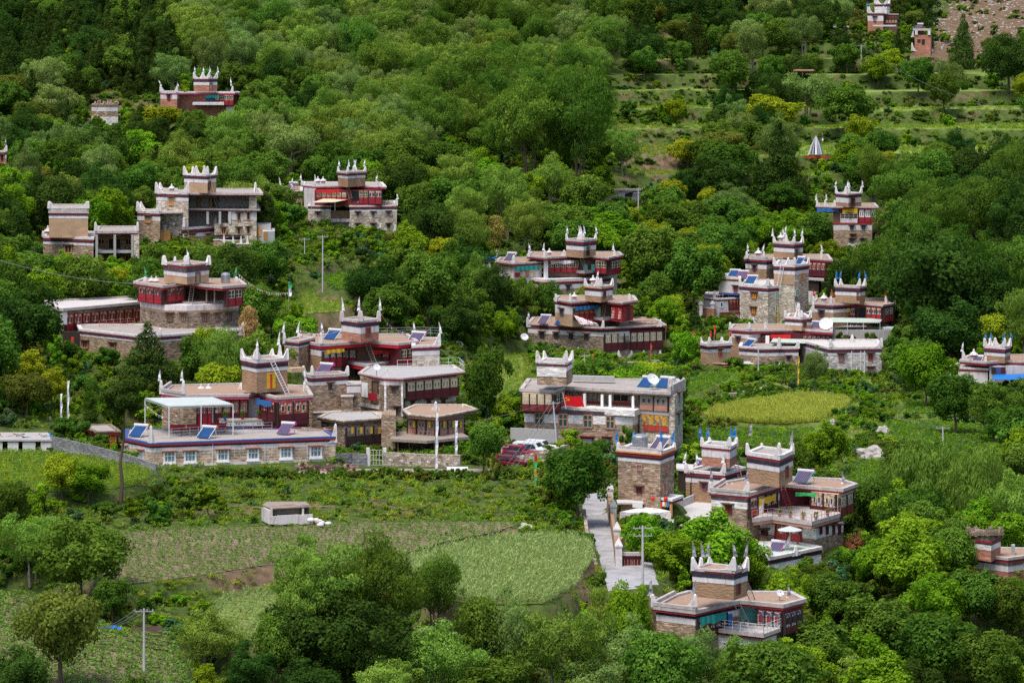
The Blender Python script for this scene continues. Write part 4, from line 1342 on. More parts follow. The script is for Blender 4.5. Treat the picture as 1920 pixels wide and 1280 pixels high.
def pole(loc,h,label,arms=1,mat='pole_concrete',r=0.13,group=None,aw=0.8,az=0.0):
 root = empty('utility_pole',loc,label,'utility pole',group); c = Vector(loc)
 mb = MB(); mb.bar(c - Z1 * .5,c + Z1 * h,r,8,r * .65); mb.build('shaft',mat,root)
 x = Vector((math.cos(az),math.sin(az),0)); tips = []
 for k in range(arms):
  zc = h - .25 - k * .7
  mb = MB(); mb.bar(c + Z1 * zc - x * aw,c + Z1 * zc + x * aw,.05); a_ = mb.build('crossarm','metal_grey',root)
  mb = MB()
  for t in (-.9,-.3,.3,.9):
   q = c + Z1 * (zc + .04) + x * aw * t; mb.lathe(q,[(.045,0),(.06,.05),(.03,.12),(.05,.16)],6); tips.append(q + Z1 * .16)
  mb.build('insulators','cornice',a_)
 return root,tips
def cable(a,b,sag,label,r=0.02,n=14,mat='wire',group=None,name='power_cable'):
 a = Vector(a); b = Vector(b)
 pts = []
 for i in range(n + 1):
  t = i / n; q = a.lerp(b,t); q.z -= sag * 4 * t * (1 - t); pts.append(q)
 mb = MB(); mb.tube(pts,r,4); o = mb.build(name,mat)
 tag(o,label,'cable',group)
 return o
def banner(loc,h,mats,label,wdt=0.35,lean=0.0,frac=0.6,name='prayer_banner',top=None):
 root = empty(name,loc,label,'prayer flag'); c = Vector(loc); t_ = c + Vector((lean * h,0,h))
 mb = MB(); mb.bar(c - Z1 * .3,t_,.05,6,.025); mb.build('pole','wood_weathered',root)
 k = len(mats)
 for j,m in enumerate(mats):
  mb = MB(); prev = None; K = 6
  for i in range(K + 1):
   t = 1 - (frac) * (j + i / K) / k
   a = c.lerp(t_,t); sw = math.sin(t * 21 + c.x) * .12
   cur = (a,a + Vector((wdt + sw * .4,sw,0)))
   if prev:
    mb.quad(prev[0],prev[1],cur[1],cur[0]); mb.quad(cur[0] + Vector((0,.02,0)),cur[1] + Vector((0,.02,0)),prev[1] + Vector((0,.02,0)),prev[0] + Vector((0,.02,0)))
   prev = cur
  mb.build('prayer_flag',m,root)
 return root
def flagline(a,b,sag,label,n=14,mats=('cloth_white','cloth_red','cloth_green','cloth_yellow','cloth_blue')):
 """string of small flags"""
 a = Vector(a); b = Vector(b); root = empty('flag_string',a,label,'flag string')
 f = lambda t: a.lerp(b,t) - Z1 * (sag * 4 * t * (1 - t))
 mb = MB(); mb.tube([f(i / 16) for i in range(17)],.012,3); mb.build('string','cloth_white',root)
 for i in range(n):
  t = (i + .5) / n; p = f(t); q = f(t + .45 / n); mb = MB()
  dn = Vector((0,.04,-.26)); mb.quad(p + dn,q + dn,q,p); mb.quad(p + Vector((0,.01,0)),q + Vector((0,.01,0)),q + dn + Vector((0,.01,0)),p + dn + Vector((0,.01,0)))
  mb.build('flag',mats[i % len(mats)],root)
 return root
# ================================================================== houses, nearest first
# ---- H1: lowest house
b = B('farmhouse','lowest farmhouse, its roof tower and teal-curtained porch rising above treetops at the bottom right','house',232,1370,1238,keep=(1235,1070,1505,1185))
rf = b.Q(1150,(1224,1141),(1303,1150.6),(1386,1131),(1468,1139),(1510,1128),(1484,1114),(1290,1113),(1264,1120))
L0 = b.Q(1150,(1231,1141),(1303,1150),(1386,1131),(1345,1118),(1270,1120))
b.roof(rf,0,1143,.34,.12,redth=.22,rim='cornice')
b.bands(L0,0,[(1156.8,'dark_band','dark',.05),(1160,'white_band','white',.02),(1172,'wall','stone',0)],1240,None,True)
b.parapet([rf[7],rf[0],rf[1]],1143,.32,.3)
bk = b.Q(1150,(1375,1126),(1460,1131),(1500,1123),(1480,1115),(1350,1117))
b.vol('wall',bk,1155.5,1240,'stone',foot=True)
rw = b.Q(1150,(1420,1134.5),(1468,1139),(1504,1128.5),(1480,1118),(1425,1122))
b.vol('wall',rw,1155.4,1186,'wood_maroon')
A_,C_ = L0[1],L0[2]
b.gallery(L0[1],L0[2],1306,1360,1153,1176,1188,5,panel='wood_maroon',win='paint_blue',style='painted',frame='wood_painted_red')
b.curtain(L0[1],L0[2],1304,1352,1150,1166,'curtain_teal',out=.6)
b.box('door_leaf',L0[1],L0[2],1362,1370,1150,1180,'curtain_blue',.1)
b.vol('back_wall',b.Q(1150,(1372,1128.5),(1418,1129),(1418,1127.5),(1374,1127)),1156,1190,'metal_teal')
b.gallery(rw[0],rw[1],1421,1466,1145,1173,1186,3,panel='wood_maroon',win='paint_blue',style='painted',frame='wood_painted_red')
b.gallery(rw[1],rw[2],1469,1500,1146,1172,1184,3,panel='wood_maroon',win='paint_blue',style='painted',frame='wood_dark')
bal = b.Q(1193,(1330,1182),(1432,1194),(1465,1182),(1455,1172),(1386,1172))
b.vol('balcony',bal,1187,1194,'cornice'); b.vol('balcony_beam',bal,1194.3,1198,'wood_red',out=-.1)
b.vol('wall',b.Q(1193,(1340,1182),(1430,1191),(1456,1182),(1445,1172),(1386,1172)),1198,1240,'white_stone')
b.rail([bal[0],bal[1],bal[2]],1187,.85,'metal_white',.8,3)
tw = b.Q(1076,(1299,1070.5),(1376,1077),(1400,1070),(1362,1062),(1312,1062))
tw = b.Q(1076,(1299,1070.5),(1376,1077),(1401,1069),(1330,1061))
b.std(tw,0,(1069,1073,1076.5,1085,1095,1124),'adobe',deck='roof_earth',out=.14)
for i in range(4): b.horn(tw[i],[tw[i - 1],tw[(i + 1) % 4]],1069,1.45,flag='cloth_grey',fh=1.5)
for t in (.5,): b.horn(((tw[3][0] + tw[0][0]) / 2,(tw[3][1] + tw[0][1]) / 2),[tw[3],tw[0]],1067,1.3,L=.8,flag='cloth_grey')
b.window(tw[1],tw[2],1381,1387,1095,1114,'door','wood_red','wood_brown',lintel=None)
for i,q in ((0,1),(1,0)): b.horn(rf[i],[rf[q],rf[7]] if i == 0 else [rf[q]],1137,1.35,L=.9,flag='cloth_grey',fh=1.4)
b.horn(b.Q(1150,(1476,1122))[0],[rf[5],rf[3]],1141,1.3,L=.7,flag='cloth_grey',fh=1.3)
b.horn(b.Q(1150,(1301,1122))[0],[tw[0]],1143,1.6,L=.5)
for x in (1262,1277): b.burner(b.Q(1150,(x,1122))[0],1143,.95)
top = b.on(tw[1],tw[2],1383,1063) + Vector((0,-.5,.3)); foot_ = P(1404,1120,b.D + 8.8)
ladder(P(1411,1124,b.D + 7.3),top,'long thin ladder leaning on the tower of the lowest farmhouse',.5)
ladder(P(1404,1176,b.D + 3.6),P(1382,1132,b.D + 4.6),'ladder from the railed balcony to the roof of the lowest farmhouse',.5)
dish(P(1462,1134,b.D + 6.2),'small white satellite dish on the roof of the lowest farmhouse',.35)
# ---- H2: three towers and the balcony house by the road
b = B('farmhouse','large white and stone house with flower-pot balcony and green awning, right of the road','house',265,1460,1024,keep=(1330,850,1600,1020))
rf = b.Q(930.5,(1331,925),(1402,931),(1466,912.5),(1580,922),(1607,912),(1575,902),(1470,898),(1400,901),(1358,908))
Lw = b.Q(930.5,(1334,925),(1400,931),(1464,913),(1420,903),(1362,909))
b.roof(rf,0,924,.34,.1,redth=.22,rim='cornice')
b.bands(Lw,0,[(934.5,'dark_band','dark_worn',.05),(941,'white_band','white_stone',.02),(954,'wall','stone',0)],1035,None,True)
b.parapet([rf[8],rf[0],rf[1]],924,.3,.3)
b.window(Lw[0],Lw[1],1360,1372,947,962,'stone','wood_red','wood_red')
rw = b.Q(930.5,(1521,917.5),(1571,923),(1600,911),(1580,904),(1530,904))
b.vol('wall',rw,934,968,'wood_cream')
b.vol('wall',b.Q(930.5,(1455,914),(1530,911),(1570,904),(1470,900)),934,1035,'wood_maroon',foot=True)
b.gallery(Lw[1],Lw[2],1403,1432,931,951,967,2,panel='wood_painted_red',win='paint_cream',style='painted')
b.box('column',Lw[1],Lw[2],1418,1422,935,970,'white_clean',.3,.3)
b.gallery(Lw[1],Lw[2],1433,1454,926,946,957,2,panel='wood_maroon',win='paint_cream',style='painted')
b.curtain(Lw[1],Lw[2],1414,1444,930,942,'curtain_yellow',out=.6)
b.vol('back_wall',b.Q(930.5,(1460,911),(1525,911),(1525,909.5),(1462,909)),934,990,'white')
b.curtain((1456,rw[0][1] + 1.4),(1524,rw[0][1] + .2),1494,1568,922,929,'curtain_green',out=.7)
b.gallery(rw[0],rw[1],1522,1569,924,949,966,2,panel='wood_maroon',win='paint_cream',style='painted',frame='wood_cream')
b.gallery(rw[1],rw[2],1572,1597,928,948,964,2,panel='wood_red',win='paint_cream',style='painted',frame='wood_cream')
bal = b.Q(973,(1410,978),(1449,973),(1522,984),(1576,968),(1560,955),(1464,952))
b.vol('balcony',bal,966.5,974,'cornice',d=0); b.vol('balcony_beam',bal,974.3,980,'wood_pinkish',out=-.08)
b.rail([bal[0],bal[1],bal[2],bal[3]],966,.75,'wood_pinkish',.75,2,.03)
g = b.Q(980,(1412,972),(1530,984),(1581,970),(1560,955),(1440,955))
b.bands(g,0,[(980,'dark_band','dark_worn',.04),(986,'white_band','white_stone',.02),(1006,'wall','stone',0)],1032,None,True)
b.window(g[0],g[1],1428,1440,993,1002,'stone','glass','wood_red')
b.boards(g[0],g[1],1453,1505,1000,1017,['wood_painted_red'] * 2,.05,.12)
b.boards(g[0],g[1],1458,1476,985,1000,['paint_warm'],.05,.14,'painted_board'); b.boards(g[0],g[1],1482,1500,985,1000,['paint_warm'],.05,.14,'painted_board')
for x in (1455,1478,1502): b.box('post',g[0],g[1],x,x + 2,984,1018,'wood_red',.05,.2)
for x in (1536,1548,1560,1571): b.window(g[1],g[2],x,x + 4,985,1000,'stone','wood_red','wood_maroon')
tw = b.Q(860,(1401,854),(1461,863),(1486,851),(1428,843))
b.std(tw,0,(852,859,864,872,882,911),'adobe',deck='roof_screed',dark='dark',out=.14,rim='horn')
for i in range(4): b.horn(tw[i],[tw[i - 1],tw[(i + 1) % 4]],851,1.35,L=.8)
b.flag(P(1486,835,b.D + 3),'cloth_grey',1.6); b.flag(P(1410,818,b.D + 6),'cloth_grey',1.5)
b.window(tw[1],tw[2],1472,1477,876,896,'door','wood_red','wood_brown',lintel=None)
for i in (0,1): b.horn(rf[i],[rf[1 - i]],922,1.25,L=.8,flag='cloth_grey',fh=1.4)
b.horn(b.Q(930.5,(1579,909))[0],[rf[5],rf[4]],924,1.3,L=.8,flag='cloth_grey',fh=1.3)
for x in (1363,1373): b.burner(b.Q(930.5,(x,911))[0],924,1.0)
ladder(P(1482,958,b.D + 5.5),P(1466,909,b.D + 5.2),'red ladder from the flower-pot balcony up to the roof beside the road',.5,'wood_painted_red')
ladder(b.on(tw[1],tw[2],1474,912) + Vector((-.5,-3,0)),b.on(tw[1],tw[2],1466,878) + Vector((0,-.6,0)),'short ladder against the right-hand tower of the balcony house',.4,'wood_brown')
solar(P(1507,906,b.D + 7.5),'teal-framed solar heater on the flat roof of the balcony house',2.0,0.05,'solar_violet','metal_teal')
fp = []
for i,x in enumerate((1462,1482,1506,1530,1552)):
 c = b.on(bal[1],bal[2],x,966) if x < 1520 else b.on(bal[2],bal[3],x,966)
 c = Vector((c.x,c.y + .3,b.z(966.5)))
 r_ = empty('flower_pot',c,['terracotta pot with a leafy plant at the left end of the railed balcony','small potted shrub second from the left on the railed balcony','potted plant in the middle of the railed balcony','potted plant at the balcony corner under the green awning','potted plant at the right end of the railed balcony'][i],'flower pot')
 mb = MB(); mb.lathe(c,[(.13,0),(.2,.3),(.22,.32)],8); mb.build('pot','roof_tiled_red',r_)
 mb = MB(); rs = random.Random(i)
 for k in range(26):
  q = c + Vector((rs.uniform(-.2,.2),rs.uniform(-.2,.2),.3 + rs.random() * .45)); mb.quad(q,q + Vector((.1,.02,.05)),q + Vector((.06,.05,.16)),q + Vector((-.04,.03,.1)))
 mb.build('plant','leaf_bright',r_)
# low terrace with a pink heater in front
b = B('terrace_house','low white annex with pale green floor and pink-framed heater below the balcony house','house',258,1460,1065,keep=(1440,1015,1490,1062))
at_ = b.Q(1045,(1420,1038),(1443,1048),(1492,1038),(1540,1028),(1500,1018),(1425,1018))
b.roof(at_,0,1041,.3,.1,deck='awning_green',rim='horn')
b.bands(at_,0,[(1048.5,'dark_band','dark',.04),(1055,'white_band','white_stone',0)],1085,None,True)
for i in (1,2): b.horn(at_[i],[at_[i - 1],at_[i + 1]],1041,1.2,L=.6)
b.flag(P(1478,1030,b.D + 3),'cloth_grey',1.6)
solar(P(1456,1040,b.D + 3.5),'pink-framed solar heater on the low annex below the balcony',1.6,0.1,'solar_violet','metal_pink')
r_ = empty('parasol',P(1481,1030,b.D + 5),'pale square parasol standing on the terrace below the balcony','parasol'); c = Vector(r_.location)
mb = MB(); mb.bar(c,c + Z1 * 2.3,.04,6); mb.build('pole','metal_white',r_)
mb = MB(); mb.lathe(c + Z1 * 2.0,[(1.3,0),(1.28,.04),(.05,.42)],8); mb.build('canopy','awning',r_)
b = B('stone_tower','tall bare stone tower with a steel tank on its roof beside the road','tower',272,1215,958,keep=(1158,840,1268,945))
tw = b.Q(854,(1159,848),(1238,855),(1264,845),(1190,838))
b.std(tw,0,(845,850.5,858,862,869,952),'stone',True,deck='roof_screed',out=.18,red='red',rim='horn')
b.vol('orange_band',tw,849.6,852.4,'orange_trim',out=.24)
for i in range(4): b.horn(tw[i],[tw[i - 1],tw[(i + 1) % 4]],844,1.0,L=.75,flag='cloth_blue',fh=1.5)
b.window(tw[0],tw[1],1195,1204,871,881,frame='wood_pinkish',pane='glass_pale',lintel=None); b.window(tw[0],tw[1],1194,1204,913,924,frame='wood_red',pane='glass')
b.window(tw[1],tw[2],1247,1251,871,884,frame='wood_pinkish',pane='glass_pale',lintel=None); b.window(tw[1],tw[2],1243,1247,905,924,frame='wood_pinkish',pane='glass',lintel=None)
b.parapet([tw[0],tw[1]],845,.25,.3)
po = b.Q(938,(1204,934),(1260,941),(1280,934),(1225,928))
b.roof(po,0,932,.25,.1,deck='awning',red='wood_red',rim='metal_white')
for i,p in enumerate((po[0],po[1])): b.horn
for x in (1216,1238,1258): b.box('post',po[0],po[1],x,x + 3,945,968,'wood_orange',.0,.2)
for i in range(12):
 x = 1208 + i * 4.2; b.curtain(po[0],po[1],x,x + 3.6,940,948 + (i % 3),('cloth_yellow','cloth_blue','cloth_green','cloth_red','cloth_white')[i % 5],.3,'valance',.02)
b.vol('wall',b.Q(938,(1162,945),(1215,948),(1258,944),(1215,934)),952,975,'white_stone',foot=True)
b.boards(*b.Q(938,(1162,945),(1215,948)),1187,1206,941,951,['white_clean'],.15,.05,'notice_board')
tank(P(1200,842,b.D + 3.0),'ribbed steel water tank on top of the bare stone tower',.85,1.5)
solar(P(1238,842,b.D + 3.2),'solar heater lying beside the steel tank on the stone tower',1.9,0.0,'solar_violet')
for i,x in enumerate((1224,1248)):
 r_ = empty('red_lantern',P(x,938,b.D - 1.2) ,['red paper lantern hanging at the left of the coloured porch','red paper lantern hanging at the right of the coloured porch'][i],'lantern')
 mb = MB(); mb.lathe(r_.location,[(.06,-.05),(.2,.06),(.25,.2),(.2,.34),(.06,.44)],10); mb.build('shade','cloth_red',r_,smooth=True)
 mb = MB(); mb.bar(Vector(r_.location) + Z1 * .44,Vector(r_.location) + Z1 * .8,.01); mb.build('cord','black',r_)
b = B('tower_house','white house with blue-flagged square tower behind, between the stone tower and the balcony house','house',280,1345,945,keep=(1286,815,1400,925))
lo = b.Q(895,(1286,890),(1358,896),(1397,885),(1345,873))
b.std(lo,0,(885,890,895,899,908,950),'adobe',True,deck='roof_screed',rim='horn',out=.14)
b.window(lo[0],lo[1],1317,1325,906,917,pane='glass_blue',frame='wood_painted_red')
tw = b.Q(843,(1316,839),(1368,844),(1381,836),(1330,832))
b.std(tw,0,(836,841,845,845,859,876),'adobe_red',deck='roof_screed',rim='horn',out=.14)
for i in range(4): b.horn(tw[i],[tw[i - 1],tw[(i + 1) % 4]],836,1.15,L=.7,flag='cloth_blue',fh=1.3)
for p in (lo[0],lo[1],b.Q(895,(1305,880))[0]): b.horn(p,[lo[0] if p is not lo[0] else lo[1],lo[3]],886,1.25,L=.6,flag='cloth_white',fh=1.4)
solar(P(1312,884,b.D + 6),'solar heater tucked behind the white horns of the blue-flagged house',1.7,0.0,'solar_violet')
b.boards((1378,3),(1400,6),1382,1398,893,905,['wood_dark','wood_red','wood_dark'],.1,.2,'shutter')
ladder(P(1390,902,b.D + 2),P(1376,856,b.D + 3.5),'slanting ladder against the blue-flagged tower',.4,'wood_pinkish')
bt = b.Q(900,(1268,893),(1300,897),(1300,886),(1268,884))
b.vol('shed_roof',bt,884,888,'roof_white'); b.vol('shed',bt,888,940,'wood_dark',out=-.2)
# long white terrace with lattice parapet
b = B('terrace','long white concrete terrace with pierced grey parapet leading up to the balcony house','terrace',268,1290,990,keep=(1210,930,1330,975))
tr = b.Q(985,(1212,978),(1275,984),(1340,978),(1340,935),(1320,932))
b.vol('deck',tr,985,1030,'roof_white',foot=False); FOOT.append(b.poly(tr))
b.parapet([tr[0],tr[4]],985,.8,.18,'concrete_pale'); b.boards(tr[0],tr[1],1213,1274,979,986,['paint_lattice'],.02,.05,'lattice')
# gate house on the road
b = B('gate','dark red lattice gate in a pale wall at the end of the concrete road','gate',248,1190,1067,keep=(1160,1025,1206,1066))
gw = b.Q(1064,(1157,1062),(1166,1064),(1210,1064),(1210,1058),(1157,1056))
b.vol('pillar',b.Q(1064,(1157,1062),(1165,1064),(1169,1060),(1161,1058)),1010,1066,'adobe')
b.boards((1166,-.2),(1206,-.2),1166,1206,1040,1064,['wood_maroon','wood_maroon'],.0,.12,'gate_leaf')
b.boards((1166,-.2),(1206,-.2),1168,1204,1048,1060,['wood_pinkish'] * 6,.13,.04,'gate_panel',.25)
b.box('lintel',(1164,0),(1210,0),1163,1210,1034,1040,'cornice',0,.5)
b = B('boundary_wall','pale plastered boundary wall with white piers running up along the right of the road','wall',258,1150,1030)
wp = [ground_at(1144,952),ground_at(1150,985),ground_at(1157,1030),ground_at(1160,1062)]
mb = MB()
for i in range(3):
 a_,c_ = wp[i],wp[i + 1]; e = Vector((c_.x - a_.x,c_.y - a_.y,0)); L = e.length; e.normalize()
 for k in range(int(L / 2) + 1):
  t = k * 2 / L
  if t >= 1: break
  q = a_.lerp(c_,t); mb.box(q - Z1 * .5,e,Vector((e.y,-e.x,0)),min(2,L - k * 2),.35,2.0)
mb.build('wall','adobe',b.root)
for i,q in enumerate(wp):
 mb = MB(); mb.lathe(q - Z1 * .3,[(.45,0),(.45,2.2),(.55,2.25),(.55,2.4),(.3,2.75),(.05,3.1)],4); mb.build('pier','horn',b.root)
sh = ground_at(1180,972)
r_ = empty('shrine',sh,'small flat-roofed white wayside shrine beside the road below the stone tower','shrine')
mb = MB(); mb.box(sh + Vector((-.9,0,0)),Vector((1,0,0)),Vector((0,1,0)),1.8,1.6,1.6); mb.build('body','adobe',r_)
mb = MB(); mb.box(sh + Vector((-1.3,-.4,1.6)),Vector((1,0,0)),Vector((0,1,0)),2.8,2.4,.16); mb.build('roof','roof_white',r_)
# ---- house with the white windows and blue heaters
b = B('farmhouse','long stone house with six white-framed windows, blue heaters and a metal canopy on its terrace','house',282,430,878,keep=(232,740,630,872))
lo = b.Q(830,(233.5,820),(283,830),(629,817.5),(606,803),(238,803))
b.roof(lo,0,830,.2,.2,deck='roof_screed',rim='blue_trim',red=None,drop=.08)
b.bands(lo,0,[(832.8,'red_band','red',.2),(836,'dark_band','dark',.06),(839.5,'white_band','white',.02),(848,'wall','stone_block',0)],877,None,True)
fr_ = (lo[1],lo[2])
for x0,x1 in ((309,327),(347.5,365.5),(409,426.5),(466,483),(527,545),(583,601)):
 y = 848 - (x0 - 309) * .038
 b.window(*fr_,x0,x1,y,y + 17.5,'white','glass_pale','white_clean',lintel='wood_pinkish')
b.window(lo[0],lo[1],261.5,269,845,861,'white','glass_pale','white_clean',lintel='wood_pinkish')
b.window(lo[0],lo[1],234,239,837,850,'white','glass_pale','white_clean',lintel='wood_pinkish')
for x in (398,496,575): b.box('drainpipe',*fr_,x,x + 1.3,832,872 - (x - 398) * .03,'metal_white',.03,.08)
b.box('white_foot',*fr_,285,627,866,874,'white',.02,.06)
b.horn(lo[1],[lo[0],lo[2]],830,2.2,L=.5); b.horn(lo[2],[lo[1],lo[3]],829,2.4,L=.8)
s = B('upper_house','upper house with carved warm-coloured galleries and a square earthen roof tower behind the metal canopy','house',296,440,806,keep=(300,690,586,800))
rf = s.Q(745,(302,739),(344,745),(466,744),(484,740),(519,749.5),(586,745),(575,727),(470,722),(320,726))
s.roof(rf,0,739.5,.3,.1,red='red_pink',redth=.3)
Lw = s.Q(745,(304,739.5),(344,745),(368,744),(368,730),(312,730)); s.vol('wall',Lw,750,812,'stone',foot=True)
s.parapet([rf[8],rf[0],rf[1]],739,.35,.3)
md = s.Q(745,(344,743),(466,742),(466,730),(344,731)); s.vol('wall',md,750,812,'wood_crimson',foot=True)
s.gallery(md[0],md[1],368,400,751,776,806,3,panel='wood_crimson',win='paint_warm',style='painted',frame='wood_painted_red')
s.gallery(md[0],md[1],402,465,750,774,800,4,panel='wood_maroon',win='paint_warm',style='painted',frame='wood_cream')
s.gallery(md[0],md[1],344.5,367,751,776,806,2,panel='wood_crimson',win='paint_warm',style='painted')
rt = s.Q(745,(487,743.5),(519,749.5),(577,745),(566,730),(487,730)); s.vol('wall',rt,750,815,'wood_maroon',foot=True)
s.vol('wall',s.Q(745,(466,740),(487,740),(487,732),(466,732)),750,812,'curtain_white')
s.gallery(rt[0],rt[1],491,518,752,771,790,2,panel='wood_maroon',win='paint_warm',style='painted')
s.curtain(rt[0],rt[1],488,518,749,760,'curtain_blue',.6)
s.gallery(rt[1],rt[2],520,576,752,775,797,2,panel='wood_maroon',win='paint_warm',style='painted',frame='wood_cream')
bal = s.Q(790,(372,780),(428,791.5),(509,790),(500,776),(440,772))
s.vol('balcony',bal,786,789,'roof_screed'); s.vol('balcony_beam',bal,789.3,797,'paint_lattice',out=-.05)
s.vol('beam',s.Q(790,(428,790.5),(506,789.5),(500,776),(440,774)),799,806,'red_pink'); s.vol('wall',s.Q(790,(400,786),(500,787),(490,777),(400,777)),797,822,'wood_red')
s.burner
tw = s.par(684,(453.5,679),(481.5,685),(539,680))
s.std(tw,0,(674,680,684,690,697,736),'adobe',out=.12,rim='horn')
s.horns(tw,674,1.5,L=1.3); s.horn(((tw[2][0] + tw[3][0]) / 2,(tw[2][1] + tw[3][1]) / 2),[tw[2],tw[3]],673,1.9,L=1.0,flag='cloth_white',fh=1.8)
s.horn(((tw[0][0] * .55 + tw[3][0] * .45),(tw[0][1] * .55 + tw[3][1] * .45)),[tw[0],tw[3]],675,1.4,L=.8,flag='cloth_white',fh=1.4)
s.boards(tw[1],tw[2],502,514,701,728,['cloth_yellow','cloth_red','cloth_yellow'],.02,.05); s.window(tw[1],tw[2],502,514,701,728,'door','wood_brown','cloth_yellow',lintel=None)
for i,q in ((0,1),(1,0)): s.horn(rf[i],[rf[q]],738,1.8,L=.6,flag='cloth_white',fh=1.4)
s.horn(s.Q(745,(571,735))[0],[rf[4]],740,1.8,L=.5,flag='cloth_white',fh=1.8)
for x in (377,391): s.burner(s.Q(745,(x,730))[0],740,1.2)
s.horn(s.Q(745,(452,731))[0],[tw[0],rf[1]],740,1.6,L=1.4)
ladder(s.on(tw[1],tw[2],529,735) + Vector((.8,-2.2,0)),s.on(tw[1],tw[2],511,676) + Vector((0,-.6,0)),'metal ladder leaning on the earthen tower with the yellow door',.45,'metal_white')
# canopy on the terrace
dk = -(830 - HY) / F * b.D
Zt = lambda px,py,yref: Vector(((px - 960) / F * (b.D * (yref - HY) / (py - HY)),b.D * (yref - HY) / (py - HY),-(yref - HY) / F * b.D))
r_ = empty('canopy',Zt(330,816,830),'flat pale metal canopy on thin posts over the terrace with hanging flags','canopy')
zt_ = dk + 3.35
cw = []
for px,py in ((272,747.5),(399,746),(437,759),(317,763)):
 Y = -zt_ * F / (py - HY); cw.append(((px - 960) / F * Y,Y))
mb = MB(); prism(mb,cw,zt_,zt_ + .12); mb.build('roof_sheet','awning',r_)
mb = MB()
for i in range(4):
 a,c = cw[i],cw[(i + 1) % 4]; mb.bar((a[0],a[1],zt_ - .12),(c[0],c[1],zt_ - .12),.05)
mb.build('roof_beams','metal_grey',r_)
for i in range(4):
 a,c = cw[i],cw[(i + 1) % 4]
 for t in ((0,.5) if i in (0,2) else (0,)):
  x,y = a[0] + (c[0] - a[0]) * t,a[1] + (c[1] - a[1]) * t
  mb = MB(); mb.bar((x,y,dk),(x,y,zt_),.06,6); mb.build('post','metal_white',r_)
flagline(Vector((cw[0][0],cw[0][1],zt_ - .6)),Vector((cw[3][0],cw[3][1],zt_ - 1.2)),.35,'row of small coloured prayer flags hanging inside the metal canopy',8)
b.rail(b.Q(830,(286,822),(340,819),(420,813),(510,808)),829,.95,'metal_grey',1.2,3)
for i,(x,y,lb) in enumerate(((318,812,'low crimson bench under the left of the metal canopy'),(350,812,'low crimson bench under the middle of the metal canopy'),(395,809,'low crimson bench under the right of the metal canopy'))):
 p_ = Zt(x,y,830); r_ = empty('bench',p_,lb,'bench')
 mb = MB(); mb.box(p_ + Z1 * .35,Vector((1,0,0)),Vector((0,1,0)),1.7,.6,.12); mb.build('seat','wood_crimson',r_)
 mb = MB(); mb.box(p_ + Vector((0,.5,.47)),Vector((1,0,0)),Vector((0,1,0)),1.7,.1,.45); mb.build('backrest','wood_crimson',r_)
 for k in (0,1.55): mb = MB(); mb.box(p_ + Vector((k,0,0)),Vector((1,0,0)),Vector((0,1,0)),.15,.6,.35); mb.build('leg','wood_orange',r_)
solar(Zt(257,819,830),'blue solar heater at the left corner of the long stone house, orange tank cap',1.9,.15,'solar_blue',cap='solar_cap')
solar(Zt(385,822,830),'blue solar heater in the middle of the long roof edge, orange tank cap',1.9,.15,'solar_blue',cap='solar_cap')
solar(Zt(534,815,830),'violet solar heater with pink frame at the right of the long terrace',1.7,.2,'solar_violet','metal_pink',cap='metal_pink')
for x,lb in ((421,'green plant in a dark pot on the carved balcony, leftmost'),(454,'tall plant in a red pot in the middle of the carved balcony'),(485,'small green potted plant at the right of the carved balcony')):
 c = s.on(bal[1],bal[2],x,787) ; c = Vector((c.x,c.y + .5,s.z(786))); r_ = empty('flower_pot',c,lb,'flower pot')
 mb = MB(); mb.lathe(c,[(.16,0),(.22,.4),(.25,.42)],8); mb.build('pot','glass_blue' if x < 430 else 'wood_red',r_)
 mb = MB(); rs = random.Random(int(x))
 for k in range(30):
  q = c + Vector((rs.uniform(-.25,.25),rs.uniform(-.2,.2),.4 + rs.random() * .5)); mb.quad(q,q + Vector((.12,.02,.05)),q + Vector((.06,.05,.18)),q + Vector((-.05,.03,.1)))
 mb.build('plant','leaf_bright',r_)
b = B('gatehouse','small red-fringed gatehouse with a flat pale roof behind the grey block wall','gatehouse',292,188,838,keep=(153,797,224,830))
g = b.Q(811,(155,799),(181,811.5),(223,810),(205,797))
b.roof(g,0,808,.15,.25,deck='roof_screed',rim='stone_dark',red='wood_brown',redth=.12); b.vol('red_fringe',g,812,816,'cloth_red',out=.1)
b.vol('wall',b.Q(811,(160,801),(182,810),(200,809),(190,799)),816,842,'stone',foot=True,out=-.3)
for x in (184,196,206,216): b.box('post',g[1],g[2],x,x + 2.2,816,842,'paint_warm',-.2,.25)
b.box('curtain',g[1],g[2],208,216,818,836,'curtain_yellow',-.3,.05)
b.vol('back_wall',b.Q(811,(190,803),(222,803),(220,800),(190,800)),816,842,'wood_brown')
b = B('boundary_wall','grey concrete block wall sloping down past the field to the long stone house','wall',285,200,870)
w0 = [(96,817,846),(170,834,858),(248,854,872),(294,870,884)]
for i in range(3):
 x0,t0,b0 = w0[i]; x1,t1,b1 = w0[i + 1]; D0,D1 = 48.55 * F / (b0 - HY),48.55 * F / (b1 - HY)
 a,c = P(x0,b0,D0),P(x1,b1,D1); hA,hB = (b0 - t0) / F * D0,(b1 - t1) / F * D1
 mb = MB(); e = Vector((c.x - a.x,c.y - a.y,0)); L = e.length; e.normalize(); n = Vector((e.y,-e.x,0)) * .12
 q = [a - n - Z1,c - n - Z1,c - n + Z1 * hB,a - n + Z1 * hA]; r = [x + 2 * n for x in q]
 uv = ((0,a.z - 1),(L,c.z - 1),(L,c.z + hB),(0,a.z + hA))
 mb.quad(*q,uv=uv); mb.quad(*r[::-1],uv=uv[::-1]); mb.quad(q[3],q[2],r[2],r[3]); mb.quad(q[0],q[3],r[3],r[0]); mb.quad(q[2],q[1],r[1],r[2]); mb.build('wall','block_wall',b.root)
